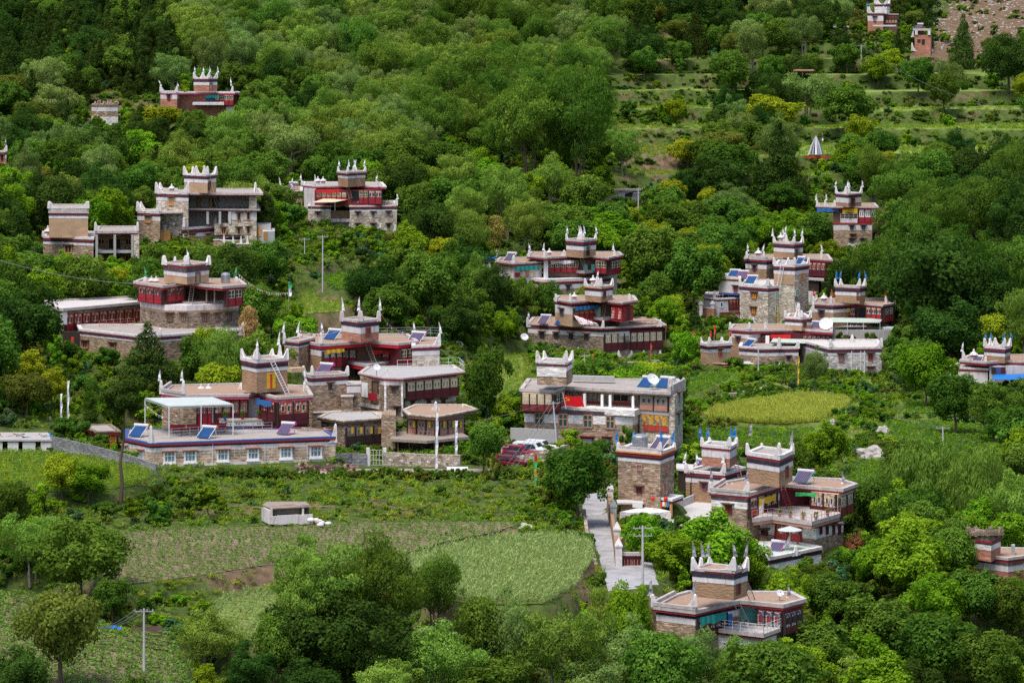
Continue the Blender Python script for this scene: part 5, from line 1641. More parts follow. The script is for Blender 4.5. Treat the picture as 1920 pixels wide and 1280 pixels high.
for x,lb in ((72,'left one of two grey gate piers with white pointed caps'),(94,'right one of two grey gate piers with white pointed caps')):
 p_ = P(x,815 + 4,296 * S); r_ = empty('gate_pier',p_,lb,'gate pier')
 mb = MB(); mb.lathe(p_ - Z1,[(.4,0),(.4,2.6)],4); mb.build('pier','block_wall',r_); mb = MB(); mb.lathe(p_ + Z1 * 1.6,[(.5,0),(.5,.1),(.25,.4),(.04,.8)],4); mb.build('cap','white',r_)
b = B('sheds','row of small broken sheds with littered flat roofs at the left edge','shed',286,50,846,keep=(0,815,98,846))
sh = b.Q(824,(-40,826),(98,826),(90,812),(-40,812))
b.vol('roof',sh,822,825,'concrete'); b.vol('back_wall',b.Q(824,(-40,818),(92,818),(90,813),(-40,813)),825,846,'stone_dark',foot=True)
for x0,x1,m in ((-38,4,'white'),(14,34,'white'),(42,66,'concrete_pale'),(76,96,'white')): b.box('wall',sh[0],sh[1],x0,x1,829,847,m,-.4,.25)
rs = random.Random(5)
for k in range(22):
 c = P(rs.uniform(-10,95),822,b.D + rs.uniform(1,5)); mb = MB(); e = Vector((rs.uniform(-1,1),rs.uniform(-1,1),rs.uniform(0,.25))).normalized()
 mb.bar(c + Z1 * .1,c + e * rs.uniform(.8,2.2) + Z1 * .15,rs.uniform(.04,.12)); mb.build('timber',rs.choice(['wood_brown','tarp_blue','wood_weathered','wood_pinkish']),b.root)
# ---- red gallery complex
b = B('manor','large red-galleried house with a reddish roof tower and crimson balcony, centre left of the village','house',318,700,700,keep=(535,570,830,700))
rf = b.Q(653.5,(560,646),(602,653.5),(690,647.5),(747,651.5),(784,647.5),(765,634),(560,634))
b.roof(rf,0,644.5,.32,.1,red='red_bright',redth=.38)
Lw = b.Q(653.5,(563,647),(602,653.5),(640,650),(640,636),(566,636))
b.bands(Lw,0,[(653.8,'dark_band','dark',.05),(657,'white_band','white',.03),(668,'wall','adobe',0)],706,None,True)
lx = b.par(645,(533,643),(560,646),(590,639)); b.std(lx,0,(638,642,645,648,651,700),'stone',True,out=.1)
b.window(Lw[0],Lw[1],574,581,658,675,'stone','wood_red','wood_red',lintel='wood_red')
bk = b.Q(653.5,(640,646),(745,645),(745,636),(640,636)); b.vol('wall',bk,658,710,'wood_brown',foot=True)
b.gallery(Lw[1],Lw[2],604,640,657,670,688,3,panel='wood_crimson',win='paint_cream',style='painted',frame='wood_cream')
b.gallery(bk[0],bk[1],641,668,656,670,686,2,panel='wood_crimson',win='paint_cream',style='painted',frame='wood_cream')
b.curtain(Lw[1],Lw[2],606,640,654,661,'curtain_yellow',.5); b.curtain(bk[0],bk[1],696,745,655,662,'curtain_red',1.2)
b.gallery(bk[0],bk[1],716,744,656,669,684,2,panel='wood_crimson',win='paint_cream',style='painted',frame='wood_cream')
rt = b.par(653.5,(732,649),(749,651.5),(774,648.5)); b.vol('wall',rt,656,688,'wood_maroon')
b.gallery(rt[1],rt[2],750,772,654,669,686,2,panel='wood_crimson',win='paint_cream',style='panes',frame='wood_cream')
bal = b.Q(690,(634,679),(689,690),(742,682),(725,672),(650,672))
b.vol('balcony',bal,684,689,'cornice'); b.vol('balcony_beam',bal,689.2,696,'red_bright',out=-.05); b.vol('wall',bal,696,716,'wood_dark',out=-1)
tw = b.par(608,(641,603),(676,608),(710,604))
b.std(tw,0,(601,605.5,608,614,626,642),'adobe_red',white='white',out=.12,deck='roof_screed')
for i in range(4): b.horn(tw[i],[tw[i - 1],tw[(i + 1) % 4]],602,1.5,L=.35,th=.5,mat='cornice',flag='cloth_white',fh=1.9)
b.horn((676,0),[tw[0],tw[2]],602,1.5,L=.4,th=.6,mat='cornice')
b.window(tw[1],tw[2],686,693.5,615,633,'door','wood_brown','wood_painted_red',lintel=None)
for p in (rf[0],rf[1],lx[0],b.Q(653.5,(775,640))[0]): b.horn(p,[rf[0] if p != rf[0] else rf[1]],644,1.6,L=.9,flag='cloth_white',fh=1.6)
rb = b.par(656,(773,655),(776,658),(824,654.5)); rb = b.Q(656,(773,656),(824,654),(824,640),(773,640))
b.std(rb,0,(647.5,652,656,658,667,700),'stone_pale',True,out=.1,rim='horn'); b.horn(rb[1],[rb[0],rb[2]],648,1.8,L=1.2,flag='cloth_white',fh=1.6)
b.rail(b.Q(653.5,(709,641),(760,640),(790,639),(824,641)),642,1.0,'metal_grey',1.3,3)
solar(b.root.location * 0 + P(780,642,b.D + 7),'violet solar heater with pink cap behind the rail of the red house',2.2,.1,'solar_violet',cap='metal_pink')
solar(P(622,637,b.D + 7),'blue and white solar heater among the white horns of the red house',2.0,.1,'solar_blue')
ladder(P(703,682,b.D + 2),P(684,632,b.D + 4),'long ladder from the crimson balcony past the eaves',.5,'wood_weathered')
flagline(P(560,618,b.D + 9),P(641,618,b.D + 8),.6,'string of tiny coloured flags left of the reddish tower',16)
flagline(P(711,582,b.D + 4),P(760,622,b.D + 8),.8,'string of coloured flags running down right from the reddish tower',12)
b = B('gallery_house','stone house with six teal windows over maroon panels and a railed grey roof','house',308,760,786,keep=(655,700,872,785))
rf = b.Q(713,(673,704),(720,713),(755,714),(871,702),(850,689),(690,692))
b.roof(rf,0,707,.18,.12,deck='concrete',red='red',redth=.22)
st = b.Q(713,(713,711),(720,713),(756,713.5),(770,700),(715,698)); b.bands(st,0,[(713.5,'white_band','white',.02),(722,'wall','stone_dark',0)],785,None,True)
for x in (713.5,752): b.box('quoin',st[1],st[2],x + 7 if x < 720 else x,x + 11 if x < 720 else x + 4,716,780,'white_stone',.0,.06)
b.window(st[1],st[2],735,742,725,735,pane='glass_green',frame='wood_red'); b.window(st[1],st[2],742,748,763,774,pane='glass',frame='wood_brown')
gl = b.Q(713,(757,712.5),(857,703),(845,692),(760,694)); b.vol('wall',gl,716,747,'wood_cream')
b.gallery(gl[0],gl[1],761,857,714 - 2,729,746,6,panel='wood_maroon',win='wood_cream',style='painted',frame='wood_cream',pane='glass_green')
lw_ = b.Q(713,(760,710),(855,701.5),(845,692),(760,694)); b.bands(lw_,0,[(747,'white_band','white',.02),(763,'wall','stone',0)],785,None,True)
for x in (770,800,827): b.window(lw_[0],lw_[1],x,x + 7,752 - (x - 770) * .05,766 - (x - 770) * .05,pane='black',frame='wood_brown')
pr = b.Q(713,(675,705),(713,711),(713,700),(685,696)); b.vol('wall',pr,712,788,'stone',foot=True)
b.box('white_panel',pr[0],pr[1],679,690,717,744,'white_clean',.02,.06); b.box('white_foot',pr[0],pr[1],675,712,757,764,'white',.02,.08)
b.boards(pr[0],pr[1],695,711,737,750,['wood_crimson'] * 2,.3,.1); b.window(pr[0],pr[1],699,709,716,737,'door','wood_brown','wood_dark',lintel=None)
b.horn(b.Q(713,(724,712))[0],[rf[2]],707,1.3,L=.5); b.horn(b.Q(713,(852,695))[0],[rf[3]],707,1.5,L=.4,th=.6)
b.rail(b.Q(713,(745,697),(860,692),(870,701)),706,1.0,'metal_white',1.4,2)
dish(P(706,706,b.D + 2),'small dish at the left end of the railed grey roof',.45)
b = B('stone_block','plain stone block with a pink-framed heater on its white-edged roof','house',306,620,788,keep=(572,700,652,770))
t_ = b.par(712.5,(569,708),(585,712.5),(652,708.5))
b.std(t_,0,(703,709,713,716,723,792),'stone',True,out=.12,rim='cornice'); b.horns(t_,703,1.3,(0,1,2),L=.7)
b.window(t_[1],t_[2],616,622,719,730,pane='glass',frame='wood_brown')
solar(P(606,702,b.D + 4),'dark solar heater with a bright pink frame on the plain stone block',1.9,.1,'solar_violet','metal_pink',cap='metal_pink')
b.box('straw_bundle',t_[1],t_[2],560,584,692,700,'straw',-3,1.2)
b = B('stone_block','rough stone walls stepping down between the plain stone block and the gallery house','house',307.5,660,788)
for x0,x1,y0,y1,d_ in ((650,676,722,792,0),(640,662,742,795,-1.5),(588,640,770,800,-2.5),(664,716,776,800,-2)):
 b.vol('wall',[(x0,d_),(x1,d_ + .4),(x1,d_ + 4),(x0,d_ + 4)],y0,y1,'stone' if x0 != 588 else 'stone_dark',foot=True); b.vol('coping',[(x0,d_),(x1,d_ + .4),(x1,d_ + 4),(x0,d_ + 4)],y0 - 2,y0,'cornice',out=.08)
b.window((650,0),(676,.4),658,664,745,754,pane='glass',frame='wood_brown'); b.box('white_band',(650,0),(676,.4),650,676,724,736,'white',.02,.05)
b = B('old_farmhouse','old brown timber-fronted farmhouse with yellow shutters left of the lane gate','house',298,680,850,keep=(600,785,720,832))
rf = b.Q(794,(598,787),(646,794),(719,788.5),(700,777),(620,777))
b.roof(rf,0,788,.16,.25,deck='concrete',rim='stone_pale',red='wood_brown',redth=.25)
b.vol('wall',b.Q(794,(602,787),(646,794),(716,788.5),(695,778),(615,778)),794,868,'stone_dark',foot=True)
A_,C_ = b.Q(794,(646,793.9),(716,788.3))
b.gallery(A_,C_,648,715,799,815,832,4,panel='wood_dark',win='wood_weathered',style='painted',frame='wood_weathered',pane='glass')
for x in (656,673,692,707): b.box('shutter',A_,C_,x,x + 4,800,812,'curtain_yellow',.3,.03)
b = B('old_farmhouse','wide old farmhouse with reddish boarded gallery and open store below, two white poles in front','house',297,810,868,keep=(755,770,890,850))
rf = b.Q(786,(757,774),(768,783),(821,787),(893,773),(870,764),(780,764))
b.roof(rf,0,779,.16,.22,deck='roof_earth',rim='stone_pale',red='wood_brown',redth=.3)
b.vol('roof_patch',b.Q(786,(775,778),(800,780),(850,771),(830,768),(790,768)),782,784,'concrete')
fr_ = b.Q(786,(766,780),(820,784),(868,775.5),(862,768),(775,768))
b.vol('wall',fr_,786,820,'wood_pinkish')
b.gallery(fr_[0],fr_[1],766,818,788,803,818,3,panel='wood_pinkish',win='wood_weathered',style='painted',frame='wood_weathered')
b.gallery(fr_[1],fr_[2],821,868,787,803,818,3,panel='wood_pinkish',win='wood_weathered',style='painted',frame='wood_weathered')
for x in (777,806,827,844,858): b.box('shutter',*((fr_[0],fr_[1]) if x < 820 else (fr_[1],fr_[2])),x,x + 4,789,801,'curtain_yellow',.3,.03)
b.vol('terrace_floor',b.Q(822,(731,826),(800,830),(880,822),(860,812),(740,812)),818,823,'wood_weathered')
b.vol('back_wall',b.Q(822,(740,814),(868,814),(868,812),(740,812)),823,868,'stone_dark',foot=True)
b.vol('wall',b.Q(822,(715,820),(742,822),(742,812),(720,812)),778,868,'stone',foot=True)
for x in (745,766,790,812,830,848,862): b.box('post',*b.Q(822,(731,826),(880,824)),x,x + 2,825,852,'wood_brown',0,.2)
b.horn(b.Q(786,(817,774))[0],[rf[0],rf[3]],776,1.7,L=1.2); b.horn(b.Q(786,(868,768))[0],[rf[3]],776,1.4,L=.4)
rs = random.Random(9)
for i in range(14):
 c = P(rs.uniform(748,850),851,b.D + rs.uniform(1,4)); mb = MB(); mb.bar(c + Z1 * .3,c + Vector((rs.uniform(1,2.5),rs.uniform(-.5,.5),.3 + rs.random() * .5)),rs.uniform(.06,.14),6); mb.build('log',rs.choice(['wood_brown','wood_orange','wood_weathered','wood_pinkish']),b.root)
for i,x in enumerate((785,793,801)):
 c = b.on(fr_[0],fr_[1],x,816) + Vector((0,-.7,.1)); r_ = empty('chair',c,['white chair, leftmost of three on the old gallery','white chair, middle one of three on the old gallery','white chair, rightmost of three on the old gallery'][i],'chair')
 mb = MB(); mb.box(c + Z1 * .42,Vector((1,0,0)),Vector((0,1,0)),.45,.45,.06); mb.build('seat','cornice',r_); mb = MB(); mb.box(c + Vector((0,.4,.48)),Vector((1,0,0)),Vector((0,1,0)),.45,.06,.5); mb.build('backrest','cornice',r_)
 for k in ((0,0),(.4,0),(0,.4),(.4,.4)): mb = MB(); mb.box(c + Vector((k[0],k[1],0)),Vector((1,0,0)),Vector((0,1,0)),.05,.05,.42); mb.build('leg','cornice',r_)
def low_wall(label,pts,h,mat,th=.4,D=None,cap=None,nm='boundary_wall',cat='wall'):
 """pts: (px, foot row, distance) along a free-standing wall"""
 w = [P(x,y,d_ * S) for x,y,d_ in pts]; r_ = empty(nm,w[0],label,cat)
 mb = MB(); mc = MB()
 for i in range(len(w) - 1):
  a,c = w[i],w[i + 1]; e = Vector((c.x - a.x,c.y - a.y,0)); L = e.length; e.normalize(); n = Vector((e.y,-e.x,0)) * th / 2
  q = [a - n - Z1,c - n - Z1,c - n + Z1 * h,a - n + Z1 * h]; r = [x + 2 * n for x in q]
  uv = ((0,0),(L,0),(L,h + 1),(0,h + 1))
  mb.quad(*q,uv=uv); mb.quad(*r[::-1],uv=uv[::-1]); mb.quad(q[3],q[2],r[2],r[3]); mb.quad(q[0],q[3],r[3],r[0]); mb.quad(q[2],q[1],r[1],r[2])
  if cap: mc.box(a - n * 1.3 + Z1 * h,e,n.normalized(),L,th * 1.3,.1)
 mb.build('masonry',mat,r_)
 if cap: mc.build('coping',cap,r_)
 return r_
low_wall('grey block wall between the long stone house and the white gate',[(629,872,286),(660,871,287),(688,872,287)],1.3,'block_wall',.3)
low_wall('long rubble stone yard wall under the old timber gallery',[(718,876,287),(790,880,287),(864,882,286)],1.75,'field_stone',.5)
r_ = empty('gate',P(690,873,287 * S),'white-posted wire mesh gate in the lane wall','gate'); c = Vector(r_.location); ux = Vector((1,0,0)); uy = Vector((0,1,0))
for k in (-.2,1.65): mb = MB(); mb.box(c + ux * k,ux,uy,.4,.4,2.0); mb.build('post','white',r_)
mb = MB()
for k in range(5): mb.bar(c + ux * (.25 + k * .34) + Z1 * .1,c + ux * (.25 + k * .34) + Z1 * 1.8,.025)
for k in range(4): mb.bar(c + ux * .25 + Z1 * (.1 + k * .56),c + ux * 1.62 + Z1 * (.1 + k * .56),.025)
mb.build('gate_leaf','metal_white',r_)
banner(P(815,889,284 * S),6.8,['cloth_white','cloth_white'],'tall white prayer banner, the nearer one before the old farmhouse',.3,0.02,.9)
banner(P(853,864,292 * S),4.6,['cloth_white','cloth_white'],'shorter white prayer banner before the right end of the old gallery',.3,0.0,.9)
p_ = P(838,891,283 * S); r_ = empty('water_trough',p_,'pale metal cylinder tank lying by the lane','tank'); mb = MB(); mb.bar(p_ + Z1 * .5,p_ + Vector((2.3,.2,.5)),.45,12); mb.build('barrel','metal_white',r_)
mb = MB(); mb.box(p_ + Vector((.3,-.4,0)),ux,uy,.15,.8,.3); mb.build('cradle','metal_grey',r_); mb = MB(); mb.box(p_ + Vector((1.8,-.4,0)),ux,uy,.15,.8,.3); mb.build('cradle','metal_grey',r_)
# ---- long grey-white building with the red flag
b = B('village_hall','two-storey hall with a long balcony, red flag and heaters, its stone walls partly whitewashed','hall',302,1130,846,keep=(975,665,1283,830))
rf = b.Q(731.5,(976,730),(1037,731.5),(1057.5,725.5),(1258,737.5),(1282,723),(1270,714),(990,716))
rf = b.Q(735,(976,731),(1038,733.5),(1058,727),(1256,737.5),(1282,724),(1270,712),(990,712))
b.roof(rf,0,732,.34,.15,deck='roof_screed',rim='cornice',red='wood_weathered',redth=.15)
lw = b.Q(735,(979,732),(1037,733.5),(1057,727.5),(1057,714),(985,714)); b.vol('wall',lw,739.5,773,'wood_cream')
b.gallery(lw[0],lw[1],979,1036,738,757,771,4,panel='wood_red',win='wood_cream',style='painted',frame='wood_cream',pane='wood_cream')
b.gallery(lw[1],lw[2],1038,1056,737,754,768,2,panel='wood_painted_red',style='panes',frame='wood_cream',pane='glass_green')
bw = b.Q(735,(1057,722),(1200,729),(1200,716),(1057,714)); b.vol('wall',bw,739,790,'stone_block')
for x in (1094,1127,1142,1185): b.box('column',*b.Q(735,(1057,727.5),(1256,737)),x,x + 4,736 + (x - 1057) * .05,764 + (x - 1057) * .04,'white_clean',-.2,.3)
b.window(bw[0],bw[1],1063,1088,734,748,pane='concrete',frame='wood_weathered',lintel=None)
b.window(bw[0],bw[1],1103,1120,737,751,pane='concrete',frame='wood_weathered',lintel=None); b.window(bw[0],bw[1],1150,1179,739,752,pane='black',frame='wood_weathered',lintel=None)
b.boards(bw[0],bw[1],1096,1125,752,765,['wood_painted_red'],.1,.1); b.boards(bw[0],bw[1],1145,1183,753,767,['wood_painted_red'],.1,.1)
b.window(bw[0],bw[1],1133,1140,740,764,'door','wood_weathered','wood_cream',lintel=None); b.window(bw[0],bw[1],1189,1197,741,765,'door','wood_weathered','wood_cream',lintel=None)
rt = b.Q(735,(1200,731.5),(1256,737),(1280,724.5),(1268,714),(1200,714)); rt = b.Q(735,(1199,733),(1265,737.3),(1280,725),(1268,713),(1199,713))
b.vol('wall',rt,739,850,'stone_pale',foot=True)
b.gallery(rt[0],rt[1],1200,1254,742,759,770,2,panel='wood_pinkish',win='wood_weathered',style='painted',frame='wood_weathered')
b.box('beam',rt[0],rt[1],1199,1256,771,777,'concrete',.02,.12); b.boards(rt[0],rt[1],1204,1254,778,797,['paint_gold','paint_gold'],.05,.08,'painted_board'); b.boards(rt[0],rt[1],1207,1254,798,808,['wood_painted_red'] * 2,.05,.1)
b.window(rt[1],rt[2],1270,1274,736,757,pane='glass',frame='concrete'); b.window(rt[1],rt[2],1269,1274,775,798,pane='glass',frame='concrete')
lo = b.Q(735,(983.5,730),(1186,736),(1205,730),(1200,716),(990,714))
b.bands(lo,0,[(772,'dark_band','dark_worn',.04),(780,'white_band','white_stone',.02),(796,'wall','stone',0)],848,None,True)
bal = b.Q(770,(1040,764.5),(1190,772.5),(1205,766),(1198,758),(1045,757))
b.vol('balcony',bal,767,778,'white_stone',d=0)
for x0,x1,dy in ((1003,1019.5,0),(1048,1064,2),(1094.5,1110.5,4),(1137,1152,6)): b.window(lo[0],lo[1],x0,x1,774 + dy,797 + dy,'cross','glass_green','wood_pinkish',lintel=None)
for x0,x1 in ((1092,1110),(1133,1142)): b.window(lo[0],lo[1],x0,x1,821,842,'door','concrete','glass',lintel='wood_red')
tw = b.par(684,(1007,682),(1062,685),(1073,681)); tw = b.Q(684,(1007,683),(1062,685),(1073,678),(1020,675))
b.std(tw,0,(678.5,682,684.5,687,695,722),'stone',deck='roof_screed',white='white_stone',dark='dark_worn',out=.1,rim='horn'); b.horns(tw,679,1.6,L=1.1)
b.box('white_band',tw[0],tw[1],1007,1062,694,706,'white_stone',.02,.05)
b.vol('parapet',b.Q(735,(1074,717),(1152,719),(1152,717.5),(1074,715.5)),722,731,'concrete'); b.horn(b.Q(735,(988,722))[0],[rf[0]],731,1.4,L=.3,th=.5,mat='cornice')
b.parapet([rf[3],rf[4]],732,.7,.3,'cornice'); b.horn(rf[4],[rf[3]],732,1.8,L=.6,th=.4,mat='cornice'); b.horn(b.Q(735,(1257,736))[0],[rf[3],rf[4]],732,1.7,L=.3,th=.6,mat='cornice')
solar(P(1213,727,b.D + 5),'left blue solar heater on the hall roof',2.1,0,'solar_blue','metal_teal'); solar(P(1247,728,b.D + 4),'right blue solar heater on the hall roof',2.1,0,'solar_blue','metal_teal')
dish(P(1223,729,b.D + 3),'white satellite dish between the two blue heaters on the hall roof',.75,.5)
# the flag on the balcony
f0 = P(1061.5,766,b.D + .2); f1 = P(1055,735,b.D + .2)
r_ = empty('flag',f0,'red flag with a gold hammer and sickle leaning from the hall balcony','flag'); mb = MB(); mb.bar(f0,f1,.05,6); mb.build('pole','metal_white',r_)
N_ = 14; W_,H_ = 2.15,1.25; a0 = P(1056.6,741,b.D + .1)
def fpt(u,v):   # u 0..1 along, v 0 top .. 1 bottom
 return a0 + Vector((u * W_ * 1.0 + v * .33,-.10 * math.sin(u * 7.5) * (.3 + u),-v * H_ - .16 * u + .05 * math.sin(u * 9)))
mb = MB()
for i in range(N_):
 for j in range(4):
  q = [fpt(i / N_,(j + 1) / 4),fpt((i + 1) / N_,(j + 1) / 4),fpt((i + 1) / N_,j / 4),fpt(i / N_,j / 4)]
  mb.quad(*q); mb.quad(*[x + Vector((0,.02,0)) for x in q[::-1]])
cl = mb.build('cloth','cloth_flag',r_,smooth=False)
mb = MB(); cu,cv = .17,.34
def ft(x,y): return fpt(cu + x / W_,cv - y / H_) + Vector((0,-.03,0))
pr = None
for i in range(15):
 t = R(-150 + i * 17.5); ro,ri = .21,.21 - .075 * math.sin(math.pi * i / 14)
 cur = (ft(math.cos(t) * ro,math.sin(t) * ro),ft(math.cos(t) * ri + .012,math.sin(t) * ri + .012))
 if pr: mb.quad(pr[0],cur[0],cur[1],pr[1])
 pr = cur
def stroke(x0,y0,x1,y1,w):
 d = Vector((x1 - x0,y1 - y0)); d.normalize(); n = Vector((-d.y,d.x)) * w / 2
 mb.quad(ft(x0 - n.x,y0 - n.y),ft(x1 - n.x,y1 - n.y),ft(x1 + n.x,y1 + n.y),ft(x0 + n.x,y0 + n.y))
stroke(-.16,-.16,-.24,-.24,.07); stroke(-.10,.12,.19,-.19,.06); stroke(-.19,.07,-.04,.20,.09)
mb.build('emblem','flag_gold',r_)
low_wall('tall weathered grey wall left of the hall above the parked cars',[(957,838,303),(962,838,303),(1045,842,300)],2.3,'concrete',.3)
low_wall('rubble stone wall below the parked cars',[(930,876,291),(985,868,289),(1038,858,288),(1060,850,290)],1.0,'field_stone',.5)
# ---- A: red-galleried house above the juniper
b = B('farmhouse','round-cornered old house with crimson galleries, striped earthen tower and steel tank, left middle','house',328,360,620,keep=(255,480,460,615))
rf = b.Q(541,(251,533.5),(306,541.5),(352,536.5),(417,543),(462,539),(448,528),(268,527))
b.roof(rf,0,534.5,.32,.1,red='red',redth=.3)
g1 = b.Q(541,(262,535),(307,541),(345,537.5),(345,529),(275,529)); b.vol('wall',g1,542,572,'wood_maroon')
b.gallery(g1[0],g1[1],262,306,539,552,568,3,panel='wood_crimson',win='paint_brown',style='painted'); b.gallery(g1[1],g1[2],311,344,540,552,564,2,panel='wood_crimson',win='paint_brown',style='painted')
b.vol('back_wall',b.Q(541,(345,533),(425,535),(425,530),(345,529)),541,572,'wood_brown')
for x in (384,399): b.box('post',*b.Q(541,(352,536.5),(417,542)),x,x + 1.5,543,568,'wood_weathered',-.3,.12)
g2 = b.par(541,(420,541),(425,542.3),(452,539.5)); b.vol('wall',g2,543,575,'wood_maroon')
b.gallery(g2[1],g2[2],425,452,543,558,574,2,panel='wood_crimson',win='paint_cream',style='panes',frame='wood_cream')
bal = b.Q(574,(309,565),(360,574),(424,568.5),(410,561),(330,560)); b.vol('balcony',bal,568,575,'cornice'); b.vol('balcony_beam',bal,575.2,581,'red',out=-.15)
lo = b.Q(572,(263,565),(310,572),(350,573),(418,570),(448,566),(435,556),(275,556)); b.vol('wall',lo,572,618,'plaster_tan'); b.vol('white_band',lo,571.5,582,'white',out=.03)
b.vol('wall',lo,586,622,'stone_dark',foot=True,out=.04)
for x0,x1,k in ((314,323,2),(340,348,2),(379,387.5,3),(404,411.5,3),(426,433.5,4)): b.window(lo[k - 1] if k < 4 else lo[3],lo[k] if k < 4 else lo[4],x0,x1,588,602,pane='glass',frame='wood_brown')
tw = b.par(503.5,(307.5,499),(350.5,504),(391.5,499))
b.std(tw,0,(496,499,503,511,519,533),'plaster_tan',dark='dark_worn',out=.14); b.horns(tw,496,1.35,L=.9,th=.55)
b.horn(((tw[0][0] + tw[3][0]) / 2,(tw[0][1] + tw[3][1]) / 2),[tw[0]],496,1.2,L=.2); b.flag(P(351,486,b.D),'cloth_white',1.4)
b.window(tw[1],tw[2],367,374,512,529,'door','wood_weathered','wood_brown',lintel=None)
for p,q in ((b.Q(541,(272,531))[0],rf[1]),(b.Q(541,(443,531))[0],rf[3])): b.horn(p,[q],535,1.3,L=.3,th=.5,flag='cloth_green',fh=1.5)
for x in (284,293): b.burner(b.Q(541,(x,532))[0],535,1.1)
tank(P(423,531,b.D + 6.5),'ribbed steel water tank on the striped red-galleried house',.62,1.25)
ladder(P(357,566,b.D + 1),P(361,533,b.D + 2.5),'wooden ladder at the crimson gallery under the striped tower',.5)
flagline(P(446,512,b.D + 3),P(540,548,b.D + 6),1.0,'long string of pale flags from the striped house to the right',22,('cloth_white','cloth_white','cloth_yellow','cloth_red'))
banner(P(541,574,b.D + 4),3.2,['cloth_green','cloth_white'],'green and white prayer banner right of the striped house',.4)
b = B('red_wing','long low red-fronted wing with painted doors and a pale roof, far left','house',330,180,620,keep=(115,565,262,612))
rf = b.Q(580,(84,579),(119,582),(263,569),(258,558),(86,566)); b.roof(rf,0,576,.35,.2,deck='roof_white',rim='cornice',red='dark',redth=.1)
w_ = b.Q(580,(90,578),(120,580.5),(262,568.5),(258,559),(92,566)); b.vol('wall',w_,583,620,'stone',foot=True)
b.gallery(w_[1],w_[2],121,262,584,602,612,9,panel='wood_crimson',win='paint_warm',style='painted',frame='wood_painted_red'); b.box('pillar',w_[1],w_[2],111,119,575,608,'white_clean',.2,.5)
b.rail(b.Q(612,(186,614),(252,610)),612,.9,'wood_pinkish',1.0,3)
b = B('terrace_house','wide curved stone terrace with white rim and small red shutters behind the juniper','terrace',320,300,672,keep=(140,622,330,665))
rf = b.Q(634,(150,623),(255,634.5),(300,634.5),(456,623),(450,612),(145,614))
b.std(rf,0,(627,631,634,636.5,640,676),'stone',True,deck='roof_screed',rim='horn',out=.12); b.horn(rf[3],[rf[2],rf[4]],628,1.9,L=1.3); b.horn(rf[2],[rf[1]],628,1.0,L=.4)
for x0,x1,k in ((155,165,1),(207,216,1),(337,348,3),(424,434,3)): b.window(rf[k - 1],rf[k],x0,x1,640 if x0 < 200 else 644 if x0 < 400 else 639,652 if x0 < 400 else 650,pane='wood_red',frame='wood_pinkish')
b.box('pillar',(130,2),(150,2),134,139,632,666,'cloth_red',0,.4); b.box('wall',(118,4),(150,4),118,150,622,676,'wood_dark',0,.3)
# ---- unfinished concrete house on the upper left
b = B('unfinished_house','big half-finished stone and grey concrete house with open floors and curved white horns, upper left','house',388,390,456,keep=(258,312,495,455))
ul = b.par(370,(293,366.5),(353,369),(362,366)); ul = b.Q(367,(293,366),(353,367.5),(356,358),(300,357))
b.std(ul,0,(362,364.5,367,370,377,424),'stone_pale',True,out=.1,rim='horn',deck='roof_screed')
b.horns(ul,362,1.9,(0,1,3),L=1.6,th=.4); b.window(ul[0],ul[1],317,326,371,384,frame='wood_orange',pane='wood_orange',lintel='wood_brown'); b.burner(b.Q(367,(322,362))[0],362,1.3)
rf = b.Q(366,(353,365.5),(440,366.2),(492,366.5),(486,357),(356,357)); b.roof(rf,0,361.5,.3,.1,deck='roof_screed',rim='cornice',red='red',redth=.15); b.horn(b.Q(366,(479,361))[0],[rf[1]],362,1.9,L=1.0)
bw = b.Q(366,(353,362),(478,362.5),(478,357),(356,357)); b.vol('wall',bw,366.5,420,'concrete',foot=True)
for x0,x1,m in ((370,375,'wood_orange'),(393,398,'wood_orange')): b.window(bw[0],bw[1],x0,x1,372,388,'door',m,'black',lintel=None)
b.box('painted_opening',bw[0],bw[1],399,411,370,388,'glass',.02,.05)  # flat dark panel on the wall in place of an open recess
b.vol('column',b.Q(366,(467,365.8),(481,366),(481,362),(467,362)),367.5,393,'stone_pale')
sl = b.Q(396,(350,394.5),(480,396),(488,396),(484,385),(353,385)); b.vol('floor_slab',sl,392,395,'cornice'); b.vol('slab_edge',sl,395.2,396.6,'red',out=-.1)
for x in (387,410,429): b.box('column',sl[0],sl[2],x,x + 4,396.6,420,'concrete_pale',-.4,.35)
lw = b.Q(396,(353,389),(430,389),(430,385),(353,385))
for x0,x1 in ((370,375),(391,395)): b.window(lw[0],lw[1],x0,x1,399,418,'door','wood_orange','black',lintel=None)
rb = b.Q(396,(428,395.2),(481,395.6),(481,386),(428,386)); b.bands(rb,0,[(397,'white_band','white',.02),(413,'wall','stone_pale',0)],452,None,True)
for x0,x1,y0,y1 in ((445,451.5,400,413),(463,469,399,412),(415.5,424,428,439),(445,451,427,439),(463,469,426,438)): b.window(rb[0],rb[1],x0,x1,y0,y1,frame='wood_orange',pane='glass',lintel='wood_brown')
b.vol('wall',b.Q(396,(402,394.5),(430,395),(430,388),(402,388)),420,454,'stone_pale',foot=True)
fl = b.Q(403,(258,402),(300,404),(306,399),(264,398)); b.std(fl,0,(396,400,403,405,414,458),'stone',True,rim='horn',deck='roof_screed',out=.1); b.horns(fl,396,1.7,L=1.6,th=.4)
b.window(fl[0],fl[1],274,283,406,417,frame='wood_orange',pane='wood_orange')
b.vol('side_roof',b.Q(400,(300,401.5),(342,401),(342,394),(303,395)),396,399,'cornice'); b.vol('wall',b.Q(400,(302,398),(342,398),(342,394),(303,395)),399,425,'concrete',foot=True)
b.vol('porch_roof',b.Q(425,(270,421),(328,426),(330,416),(275,414)),417,421,'concrete')
